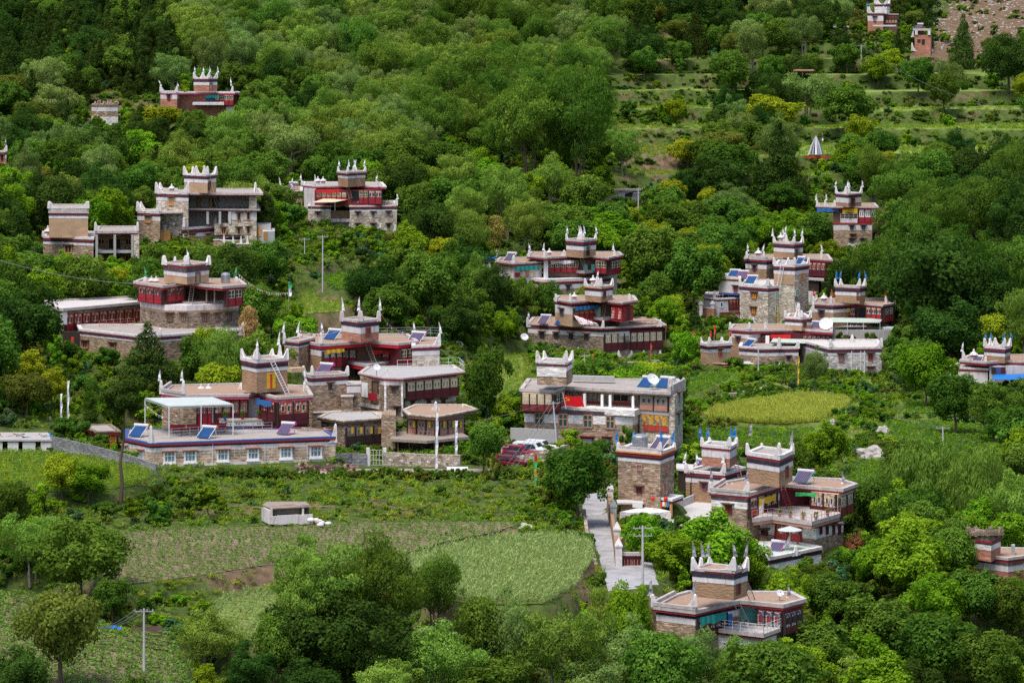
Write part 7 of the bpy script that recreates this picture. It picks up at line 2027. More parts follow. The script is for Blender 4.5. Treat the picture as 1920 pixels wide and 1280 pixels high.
bw = b.Q(573,(1562,570.5),(1640,572),(1640,563),(1562,563)); b.vol('wall',bw,575,630,'wood_maroon',foot=True); b.gallery(bw[0],bw[1],1564,1604,577,590,596,4,panel='wood_crimson',win='paint_cream',style='painted'); b.curtain(bw[0],bw[1],1563,1594,577,584,'curtain_yellow',.6); b.box('painted_opening',bw[0],bw[1],1610,1624,578,596,'black',.02,.06)  # black panel: shade of the open loggia painted on a solid wall
rt = b.par(573,(1624,573),(1655,575),(1673,572)); b.vol('wall',rt,577,603,'wood_crimson'); b.gallery(rt[0],rt[1],1625,1654,577,589,600,3,panel='wood_crimson',win='paint_cream',style='painted'); b.gallery(rt[1],rt[2],1656,1672,577,589,602,2,panel='wood_crimson',style='panes',frame='metal_grey',pane='glass_pale')
tw = b.par(541,(1566,540),(1612,542),(1622,540)); b.std(tw,0,(536,539.5,542,547,554,568),'adobe',out=.12,rim='cornice'); b.horns(tw,536,1.3,L=.7,flag='cloth_blue',fh=1.4,mat='horn'); b.window(tw[0],tw[1],1607,1611,549,563,'door','wood_red','wood_brown',lintel=None)
for x,q in ((1525,2),(1558,0),(1661,3)): b.horn((x,q),[(x + 8,q + 1)],569,1.3,L=.7,flag='cloth_red',fh=1.2)
b.burner((1545,3),569,1.5); b.horn((1525,-.5),[(1515,-.5)],585,1.6,L=1.0,th=.3)
for (x0,x1,y,lb) in ((1556,1655,597,'long pale green awning with scalloped edge on posts, upper of two'),(1625,1676,612,'pale awning on thin posts, lower of two right of the cluster')):
 r_ = empty('awning',P(x0,y + 10,b.D - 4),lb,'awning'); mb = MB(); q = [P(x0 + 3,y + 7,b.D - 6),P(x1 - 5,y + 8,b.D - 6),P(x1,y,b.D - 1),P(x0,y - 2,b.D - 1)]; mb.quad(*q); mb.quad(*[v - Z1 * .08 for v in q[::-1]]); mb.build('canvas','awning_green',r_); mb = MB()
 for t in (0,.33,.66,1): v = q[0].lerp(q[1],t); mb.bar(v,v - Z1 * 1.9,.045)
 mb.build('posts','metal_white',r_)
b.vol('terrace',b.Q(612,(1560,618),(1670,620),(1665,606),(1560,606)),612,640,'concrete',foot=True); b.gallery(*b.Q(612,(1568,610),(1660,612)),1570,1625,608,618,626,5,panel='wood_maroon',win='paint_blue',style='painted')
# ---- upper right house
b = B('farmhouse','narrow tall house with blue and yellow curtains, alone in the trees at the upper right','house',455,1600,472,keep=(1530,350,1645,460))
t_ = b.Q(391,(1530,389.5),(1565,391),(1608,391),(1647,391.5),(1640,384),(1535,384)); b.roof(t_,0,387,.25,.1,red='red',redth=.2)
lo = b.Q(391,(1562,390.5),(1635,391),(1635,384),(1562,384)); b.vol('wall',lo,392,421,'wood_brown'); b.curtain(lo[0],lo[1],1532,1572,390,397,'curtain_blue',.5); b.curtain(lo[0],lo[1],1580,1608,391,399,'curtain_yellow',.5); b.gallery(lo[0],lo[1],1610,1644,393,407,417,3,panel='wood_crimson',win='white_clean',style='painted',frame='cornice')
b.box('balcony',lo[0],lo[1],1576,1608,409,417,'white',.8,.3); b.rail([(1576,-.8),(1608,-.8)],409,.8,'metal_white',.8,2)
b.bands(b.Q(391,(1563,391.5),(1635,391.5),(1635,384),(1563,384)),0,[(418,'red_band','red',.05),(421,'white_band','white',.02),(431,'wall','stone',0)],474,None,True)
q = b.Q(391,(1563,391.5),(1635,391.5))
for x0,y0,y1,m in ((1594,423,430,'glass_blue'),(1616,423,430,'glass_blue'),(1596,440,443,'glass'),(1594,448,455,'glass_blue'),(1615,448,455,'glass_blue')): b.window(*q,x0,x0 + 6,y0,y1,frame='wood_brown',pane=m)
b.box('white_foot',*q,1590,1634,456,465,'white',.02,.06); b.horn((1608,-.3),[(1600,-.3),(1616,-.3)],456,1.6,L=.5,th=.3)
tw = b.par(366,(1567.5,365),(1591,367),(1615,365)); b.std(tw,0,(362,364.5,367,370,380,388),'adobe',out=.12,rim='horn'); b.horns(tw,362,1.3,L=.7,flag='cloth_white',fh=1.3); b.horn((1586,2),[tw[0],tw[2]],362,1.4,L=.6); b.window(tw[1],tw[2],1595,1602,372,386,'door','wood_red','wood_brown',lintel=None)
for x in (1532,1547): b.horn((x,3),[(x + 8,3)],386,1.2,L=.6,flag='cloth_white',fh=1.3)
b.horn((1565,2),[(1558,2)],387,1.3,L=.7)
# ---- right edge house
b = B('farmhouse','house with blue-flagged tower and blue tarpaulin cut off by the right edge','house',355,1870,722,keep=(1785,635,1920,712))
rf = b.Q(681,(1800,679),(1850,683),(1884,680),(1945,682),(1945,668),(1815,670)); b.roof(rf,0,676,.3,.1,red='red',redth=.3); b.vol('wall',b.Q(681,(1855,682),(1940,681),(1940,670),(1855,670)),685,725,'white',foot=True); b.boards(*b.Q(681,(1855,682),(1940,681)),1858,1885,688,700,['wood_dark','blue_trim','wood_maroon'],.1,.1)
lo = b.Q(694,(1778,691),(1852,695),(1856,687),(1795,685)); b.roof(lo,0,689,.3,.1,rim='horn',deck='roof_screed',red='red',redth=.3); b.vol('wall',lo,697,725,'white',foot=True)
r_ = empty('tarpaulin',P(1890,703,b.D - 4),'bright blue tarpaulin roof over the yard at the right edge','tarpaulin'); mb = MB(); q = [P(1858,711,b.D - 7),P(1925,712,b.D - 7),P(1925,700,b.D - 1),P(1866,702,b.D - 1)]; mb.quad(*q); mb.quad(*[v - Z1 * .06 for v in q[::-1]]); mb.build('sheet','tarp_blue',r_); mb = MB()
for v in q: mb.bar(v,v - Z1 * 1.8,.05)
mb.build('posts','metal_grey',r_)
tw = b.par(658,(1846,656),(1884,659),(1894,656)); b.std(tw,0,(649,654,658,661.5,668,680),'adobe',out=.12,rim='horn'); b.horns(tw,649,1.3,L=.9,flag='cloth_blue',fh=.9); b.horn((1866,3),[tw[0],tw[2]],648,1.3,L=.8); b.horn((1890,3),[tw[1]],676,2.2,L=1.0); solar(P(1833,685,b.D + 1),'violet solar heater left of the tower at the right edge of the view',1.6,.1,'solar_violet')
b.horn((1806,2),[(1815,2)],676,1.5,L=1.0,flag='cloth_white',fh=1.5); b.burner((1826,3),676,1.5); b.horn((1848,1),[(1840,1)],684,1.4,L=.5)
# ---- lower right ruin-topped house
b = B('old_farmhouse','old house with a crumbling stone-topped tower half hidden by trees at the lower right edge','house',252,1860,1085,keep=(1812,985,1905,1062))
tw = b.Q(1019,(1816,1014),(1858,1020),(1876,1012),(1830,1006)); b.bands(tw,0,[(1003,'wall','stone_dark',0),(1014,'red_band','red',.1),(1018,'dark_band','dark_worn',.05),(1021,'white_band','white_stone',.02),(1031,'wall','adobe_red',0)],1052,None)
rs = random.Random(3)
for i in range(4):
 b.horn(tw[i],[tw[i - 1],tw[(i + 1) % 4]],1003,1.0,L=1.4,th=.5,mat='stone_dark'); a_,c_ = tw[i],tw[(i + 1) % 4]
 for t in (.25,.5,.72): p = (a_[0] + (c_[0] - a_[0]) * t,a_[1] + (c_[1] - a_[1]) * t); b.horn(p,[a_,c_],1003,rs.uniform(.3,.8),L=.7,th=.5,mat='stone_dark')
rf = b.Q(1053,(1834,1046),(1890,1053),(1940,1046),(1940,1034),(1850,1032)); b.std(rf,0,(1045,1050,1055,1060,1072,1095),'adobe_red',True,out=.1,dark='dark_worn'); b.vol('chimney',b.Q(1053,(1896,1044),(1903,1045),(1903,1042),(1897,1042)),1030,1048,'metal_grey')
# ---- top right houses
b = B('farmhouse','white block house with blue pennants at the very top right beside the dry slope','house',600,1660,60,keep=(1625,0,1700,50))
def at0(pts): return [(x,d_) for x,d_ in pts]
lo = at0([(1627,1),(1656,0),(1656,6),(1630,6)]); b.std(lo,0,(24,25.5,27.5,29.5,40,62),'adobe_red',True,rim='horn',out=.12,deck='roof_screed'); b.horns(lo,24,1.6,L=.8,flag='cloth_blue',fh=1.2); b.window(lo[0],lo[1],1638,1643,32,41,pane='wood_red',frame='wood_red')
rb = at0([(1656,2),(1684,2),(1684,7),(1656,7)]); b.roof(rb,0,26,.25,.15,red='red',redth=.2,deck='roof_screed'); b.vol('wall',rb,29,62,'wood_brown',foot=True); b.box('white_band',(1636,-1),(1680,-1),1636,1680,47,50,'white',0,.4)
tw = at0([(1640,2),(1663,1),(1668,4),(1645,5)]); b.std(tw,0,(7,8.5,10.5,12.5,18,26),'white_stone',rim='horn',out=.12,deck='roof_screed'); b.horns(tw,7,1.4,L=.9,flag='cloth_blue',fh=1.0)
b.gallery((1656,2),(1684,2),1660,1682,31,38,44,4,panel='wood_pinkish',win='wood_brown',style='painted')
b = B('ruined_tower','brown ruined stone tower with dark openings beside the dry slope, top right','tower',594,1728,104,keep=(1705,50,1746,102))
t_ = at0([(1715,1),(1745,0),(1747,5),(1717,6)]); b.vol('wall',t_,66,104,'adobe_red',foot=True); b.vol('roof_rim',at0([(1712,.8),(1745,-.2),(1747,5),(1715,6)]),54,58,'cornice'); b.vol('wall',at0([(1720,1.5),(1731,1.5),(1731,5),(1720,5)]),58,72,'wood_brown')
for x in (1716,1740): b.box('pier',t_[0],t_[1],x,x + 5,58,66,'white',-.1,.4)
for x0,y0,y1 in ((1720,74,80),(1728,74,84)): b.box('painted_opening',t_[0],t_[1],x0,x0 + 6,y0,y1,'wood_dark',.02,.06)  # dark panels paint the shade inside the openings; the wall is solid
b.horn((1712,2),[(1700,2)],70,1.5,L=.5,flag='cloth_blue',fh=1.4); b.horn((1710,-.5),[(1720,-.5)],96,2.2,L=1.2); solar(P(1724,54,b.D + 2),'tiny solar heater above the ruined brown tower',1.4,0,'solar_violet','metal_pink')
b = B('shed','flat white-roofed shed left of the top right white house','shed',590,1578,58); b.vol('roof',at0([(1562,0),(1592,0),(1590,3),(1564,3)]),49,52,'roof_white'); b.vol('wall',at0([(1565,.5),(1590,.5),(1589,3),(1565,3)]),52,60,'stone',foot=True)
# ---- upper left house
b = B('farmhouse','pinkish house with magenta eaves and a brick-red tower among trees at the upper left','house',500,370,226,keep=(300,130,450,205))
rf = b.pard((300.6,.6),(332,0),(332,5)) ; rf = at0([(300.6,.8),(332,0),(402,2.4),(440,0),(450,1.5),(446,7),(304,7)]); b.roof(rf,0,173,.25,.1,rim='horn',red='magenta',redth=.25)
lw = at0([(301,.8),(332,0),(340,5),(305,6)]); b.bands(lw,0,[(176.5,'white_band','white',.02),(186,'wall','adobe_red',0)],228,None,True); b.window(lw[0],lw[1],314,319,178,188,pane='wood_red',frame='wood_red',lintel='wood_red'); b.parapet([lw[0],lw[1]],173,.3,.25,'horn')
bw = at0([(332,3),(440,3),(440,7),(332,7)]); b.vol('wall',bw,178,228,'adobe_red',foot=True); b.gallery(bw[0],bw[1],403,421,179,188,195,2,panel='wood_crimson',win='wood_cream',style='painted'); b.box('painted_opening',bw[0],bw[1],386,400,180,192,'glass_blue',.05,.06); b.curtain(bw[0],bw[1],387,412,178,184,'curtain_teal',1.2)  # the dark blue panel is a flat stand-in for the open recess
rt = at0([(420,.5),(438,.3),(443,2),(443,6),(420,6)]); b.vol('wall',rt,178,198,'wood_crimson'); b.gallery(rt[0],rt[1],421,438,179,188,198,2,panel='wood_crimson',win='paint_blue',style='panes',frame='wood_cream'); b.vol('wall',at0([(424,1),(439,1),(439,6),(424,6)]),200,228,'white_stone',foot=True)
b.vol('balcony',at0([(361,-.5),(420,-1),(422,3),(365,3)]),192,197,'horn')
tw = at0([(363.5,1.2),(392,0),(407,1.5),(380,3.6)]); b.std(tw,0,(146,148.5,151,154,160,172),'adobe_red',rim='horn',out=.1); b.horns(tw,146.5,1.3,L=1.1,flag='cloth_white',fh=1.3); b.horn((381,.6),[tw[0],tw[1]],146.5,1.3,L=.7); b.window(tw[1],tw[2],393.5,397,156,168,'door','cornice','wood_red',lintel=None)
b.horn(lw[0],[lw[1]],173,1.6,L=1.4,flag='cloth_white',fh=1.2,lean=-.4); b.horn(lw[1],[lw[0]],173,1.4,L=1.0,flag='cloth_white',fh=.8); b.horn((436,2),[(425,2)],172,1.2,L=.5,flag='cloth_white',fh=2.0,lean=-.2)
b = B('ruined_house','small ruined white-banded house with a rubble top left of the magenta-eaved house','house',494,196,236,keep=(172,190,222,230))
lo = at0([(172,0),(200,-.8),(221,0),(219,5),(175,5)]); b.bands(lo,0,[(195,'roof_rim','stone',.05),(198,'dark_band','wood_brown',.08),(200,'white_band','white',.02),(209,'wall','stone',0),(219,'wall','white_stone',.03)],238,None,True)
rs = random.Random(8)
for i in range(16): x = rs.uniform(174,220); b.vol('rubble',at0([(x,1),(x + rs.uniform(2,4),1),(x + 3,2.5),(x,2.5)]),rs.uniform(189,194),196,'field_stone')
b.box('painted_opening',lo[0],lo[1],183,188,219,232,'wood_dark',.04,.05); banner(P(182,236,b.D - 2),3.6,['cloth_white'],'white pole with a furled flag before the ruined white house',.12,0,.5)  # dark panel paints a doorway's inner shade on the solid wall
b = B('farmhouse','corner of a white and red house cut off by the left edge, upper left','house',440,0,310,keep=(-20,275,13,306))
t_ = at0([(-30,1),(12,0),(12,4),(-30,4)]); b.std(t_,0,(284,286,288.5,290,297,315),'adobe_red',True,rim='horn',out=.1); b.horn(t_[1],[t_[0]],284,1.2,L=1.0,flag='cloth_grey',fh=1.4)
b.window(t_[0],t_[1],2,6,291,300,pane='wood_red',frame='wood_red')
# ---- small sheds
b = B('animal_shed','low white-walled animal shed with a stick roof at the far edge of the bean field','shed',258.3,545,983,keep=(490,935,600,985))
rf = b.Q(952,(491,946),(508,953),(585,949),(574,940),(500,940)); b.vol('roof',rf,951.5,953.5,'wood_weathered',out=-.05)
b.vol('back_wall',b.Q(952,(500,944),(580,944),(574,941),(500,941)),953.5,985,'stone_dark',foot=True)
for x0,x1,y0 in ((509,520,967),(520,560,965),(560,586,964)): b.box('wall',rf[1],rf[2],x0,x1 - .4,y0,982,'white',-.1,.2)
b.box('wall',rf[0],rf[1],492,507,953,979,'white',-.1,.2); b.box('wall',rf[1],rf[2],518,567,954,966,'wood_weathered',-1.2,.15)
for x in (508,567): b.box('pillar',rf[1],rf[2],x,x + 3,953,970,'white',-.2,.2)
rs = random.Random(4)
for i in range(26):
 c = P(rs.uniform(495,580),949,b.D + rs.uniform(1,3)); mb = MB(); a = rs.uniform(-.3,.3); mb.bar(c,c + Vector((math.cos(a),math.sin(a),rs.uniform(0,.1))) * rs.uniform(1,2.6),rs.uniform(.03,.07)); mb.build('stick',rs.choice(['wood_weathered','wood_brown','cornice','wood_pinkish']),b.root)
mb = MB(); mb.bar(P(470,951,b.D + 1),P(495,950,b.D + 1),.05); mb.bar(P(585,948,b.D + 1),P(628,949.5,b.D + 1),.05); mb.build('long_pole','wood_weathered',b.root)
r_ = empty('bundle',P(600,984,b.D - 1),'white sacks and rubble heaped beside the animal shed','sacks')
for i in range(9):
 c = Vector(r_.location) + Vector((rs.uniform(-1.2,1.2),rs.uniform(-.5,.5),rs.uniform(.1,.6))); mb = MB(); k = rs.uniform(.25,.5); mb.lathe(c,[(k * .5,-k * .5),(k,-k * .2),(k * .9,k * .2),(k * .4,k * .45)],7); mb.build('sack','white' if i < 7 else 'wood_pinkish',r_,smooth=True)
b = B('shed','small grey lean-to shed below the dry terraces, upper centre right','shed',462,1172,372,keep=(1145,352,1203,370))
b.vol('roof',at0([(1145,0),(1202,-1),(1202,3),(1147,4)]),355,357.5,'wood_weathered'); b.vol('wall',at0([(1160,.4),(1200,0),(1200,3),(1160,3)]),358,374,'concrete',foot=True); b.box('painted_opening',(1160,.4),(1200,0),1172,1186,361,369,'black',.02,.05)  # black panel: painted shade of the shed's opening, no real hole
b = B('shed','thin-roofed open shelter at the wood edge, top right of centre','shed',545,1506,140); b.vol('roof',at0([(1488,0),(1526,0),(1524,3),(1490,3)]),131,133.5,'wood_pinkish')
for x in (1490,1504,1522): b.box('post',(1488,0),(1526,0),x,x + 1.6,133.5,143,'wood_brown',-.3,.15)
# prayer flag tent
r_ = empty('flag_tent',ground_at(1530,298),'cone of grey prayer flags above a red fence of flags in the trees','prayer flags',); c = Vector(r_.location); tp = c + Z1 * 4.6
mb = MB(); mb.bar(c - Z1,tp + Z1 * .2,.07,6); mb.build('pole','wood_brown',r_)
for i in range(18):
 a = i / 18 * 6.283; e = c + Vector((math.cos(a) * 1.5 + .15 * math.sin(i * 5),math.sin(a) * 1.5,.9)); u = Vector((-math.sin(a),math.cos(a),0)) * .2
 mb = MB(); m_ = tp.lerp(e,.5) + Vector((math.cos(a),math.sin(a),0)) * .12; mb.quad(e - u,e + u,m_ + u * .6,m_ - u * .6); mb.quad(m_ - u * .6,m_ + u * .6,tp + u * .1,tp - u * .1); mb.build('prayer_flag',('cloth_grey','cloth_white','cloth_grey')[i % 3],r_)
mb = MB(); prev = None
for i in range(15):
 x = c + Vector((-2.2 + i * .36,-1.2 + .2 * math.sin(i),.1 + .15 * math.sin(i * 2))); cur = (x,x + Z1 * (.5 + .16 * math.sin(i * 3)))
 if prev: mb.quad(prev[0],cur[0],cur[1],prev[1])
 prev = cur
mb.build('red_flags','wood_painted_red',r_)
banner(ground_at(1541,300),5.2,['cloth_red','cloth_blue','cloth_white'],'thin pole with a striped banner right of the flag cone',.25,0,.3)
# ================================================================== ground, fields, road
build_terrain()
for key,nm,mt in (('bean','bean_field','soil'),('maize','maize_field','turf_dry'),('maize_low','maize_field','turf_dry'),('bean_low','bean_field','soil'),
     ('grass','grass_field','turf'),('wheat','wheat_field','wheat_ground'),('lettuce','vegetable_field','turf'),('dark_crop','vegetable_field','turf'),
     ('valley','vegetable_field','turf'),('valley_up','vegetable_field','turf'),('meadow','meadow','turf_dry'),('slope_meadow','meadow','turf_dry'),('slope_green','vegetable_field','turf'),('kale','vegetable_field','turf')):
 sheet(nm,offset_poly(FIELDS[key][0],-.75),FIELDS[key][1] + 0.02,mt)
sheet('soil_patch',pix_poly([(245,1172),(300,1168),(318,1190),(312,1212),(280,1210),(250,1190)],-53.2),gz1(*pix_poly([(285,1190)],-53.2)[0]) + .25,'soil_dark')
rows = [(ground_at(a,y),ground_at(c,y)) for y,a,c in ROAD]
ribbon('road',rows,'asphalt',.07)
pth = [(1284,788),(1290,778),(1300,768),(1325,758),(1360,754),(1395,750),(1430,742),(1465,734),(1480,729)]
ribbon('footpath',[(ground_at(x,y),ground_at(x + 5,y + 3.5)) for x,y in pth[::-1]],'yard',.08,1)
ribbon('lane',[(ground_at(x,880 - (x - 560) * .002),ground_at(x,890)) for x in (560,640,720,800,870,930)],'yard',.07,2)
ribbon('car_park',[(ground_at(x,838),ground_at(x,866)) for x in (925,960,1000,1045)],'asphalt',.07,3)
FIELDPOLY = [v[0] for v in FIELDS.values()]
ROADPOLY = [[(l.x,l.y) for l,r in rows] + [(r.x,r.y) for l,r in rows[::-1]]]
FP = [p for p in FOOT]
def blocked(X,Y,pad=0.5,fields=True):
 X = np.asarray(X,float); Y = np.asarray(Y,float); m = np.zeros(X.shape,bool)
 for p in FP + ROADPOLY + (FIELDPOLY if fields else []):
  xs = [q[0] for q in p]; ys = [q[1] for q in p]
  sel = (X > min(xs) - pad) & (X < max(xs) + pad) & (Y > min(ys) - pad) & (Y < max(ys) + pad) & ~m
  if sel.any():
   i,d = inpoly(X[sel],Y[sel],p); m[sel] |= i | (d < pad)
 return m
# ---- crops
def plant_mesh(name,n,h,w,mat,seed,up=.8,sx=.05,sy=.16):
 rs = np.random.RandomState(seed)
 a = rs.rand(n) * 6.283; r_ = np.sqrt(rs.rand(n)) * w
 cen = np.stack([np.cos(a) * r_,np.sin(a) * r_,rs.uniform(.25,1,n) * h],1)
 ax = np.stack([np.cos(a),np.sin(a),np.full(n,up * 2)],1) + unit(n,rs) * .5
 sh = np.stack([np.cos(a) * .5,np.sin(a) * .5,np.ones(n)],1)
 return leaf_mesh(name,cen,unit(n,rs) + np.array([0,-.3,.6]),ax,sx,sy,rs.rand(n),sh,mat)
def crop(name,key,sp_row,sp,meshes,rowdir,jit=.08,hs=(.8,1.2),gap=0.0,seed=1,label=None,inset=.08):
 poly,z = FIELDS[key]; rs = np.random.RandomState(seed)
 xs = [p[0] for p in poly]; ys = [p[1] for p in poly]; cx,cy = (min(xs) + max(xs)) / 2,(min(ys) + max(ys)) / 2; Rm = max(max(xs) - min(xs),max(ys) - min(ys)) * .75
 u = np.arange(-Rm,Rm,sp); v = np.arange(-Rm,Rm,sp_row); U,V = np.meshgrid(u,v)
 U = U + rs.normal(size=U.shape) * jit; V = V + rs.normal(size=V.shape) * jit + .25 * np.sin(U * .15 + V * .05)
 c,s_ = math.cos(rowdir),math.sin(rowdir)
 X = (cx + U * c - V * s_).ravel(); Y = (cy + U * s_ + V * c).ravel()
 i,d = inpoly(X,Y,poly); px = X / Y * F + 960
 k = i & (d > inset) & (px > -80) & (px < 2000) & (rs.rand(len(X)) > gap) & (Y > 255)
 X,Y = X[k],Y[k]; n = len(X)
 if n == 0: return
 scatter(name,np.stack([X,Y,np.full(n,z + .03)],1),rs.uniform(hs[0],hs[1],n),rs.rand(n) * 6.28,[(m,None) for m in meshes],rs.randint(0,len(meshes),n),label)
bean = [plant_mesh('bean_plant',16,.28,.20,'leaf_crop',i,.3,.05,.09) for i in range(3)]
maize = [plant_mesh('maize_plant',22,.95,.20,'leaf_maize',i,1.2,.035,.20) for i in range(3)]
wheat = [plant_mesh('wheat_plant',34,.75,.28,'leaf_wheat',i,2.2,.02,.22) for i in range(3)]
grassm = [plant_mesh('grass_tuft',22,.32,.30,'leaf_yellow' if i == 1 else 'leaf_willow',i,1.0,.03,.16) for i in range(3)]
veg = [plant_mesh('vegetable_plant',16,.30,.24,'leaf_bright' if i else 'leaf_teal',i,.3,.07,.11) for i in range(3)]
crop('bean_rows','bean',1.35,.26,bean,-.62,gap=.2,seed=1,jit=.08,hs=(.7,1.3)); crop('bean_rows','bean_low',1.35,.22,bean,-.75,gap=.1,seed=2,hs=(.9,1.6),jit=.09)
crop('maize_rows','maize',.55,.34,maize,-.2,gap=.03,seed=3,hs=(.75,1.15)); crop('maize_rows','maize_low',1.5,.22,maize,-.55,gap=.02,seed=4,hs=(.6,.9),jit=.14)
crop('wheat_ears','wheat',.42,.42,wheat,.1,.12,seed=5,inset=.1); crop('grass_blades','grass',.6,.6,grassm,.3,.25,seed=6,hs=(.8,1.6))
for i,k_ in enumerate(('lettuce','dark_crop','valley','valley_up','kale','slope_green')): crop('vegetable_rows',k_,.8,.45,veg,.1 * i,.1,gap=.12,seed=10 + i)
for i,k_ in enumerate(('meadow','slope_meadow')): crop('meadow_grass',k_,.8,.8,grassm,.1,.3,seed=20 + i)
# ================================================================== trees
FIELDKEEP = [(106,712,132,820,1e9),(186,705,272,795,1e9),(150,796,224,830,1e9),(225,985,505,1070,1e9),(500,990,560,1040,1e9),(600,975,980,1000,1e9),(870,1008,1105,1120,1e9),(0,855,280,905,1e9),(1340,750,1580,795,1e9),(1315,800,1480,835,1e9),
             (900,680,975,735,1e9),(560,550,650,580,1e9),(1100,985,1155,1085,1e9),(1160,1050,1225,1090,1e9),(430,1120,530,1180,1e9),(170,1195,320,1270,1e9),(0,1118,55,1170,1e9),(1600,862,1655,898,1e9),
             (1650,790,1860,838,1e9),(390,880,1000,965,1e9),(925,826,1045,868,1e9),(1600,835,1660,858,1e9),(1290,705,1400,740,1e9),(1762,0,1920,62,1e9),(1640,205,1740,240,1e9),(1800,215,1920,262,1e9),(1160,240,1300,262,1e9),(1180,272,1270,335,1e9),(1560,155,1680,172,1e9),(1500,250,1560,300,1e9),(1150,145,1340,175,1e9),(540,455,640,480,1e9)]
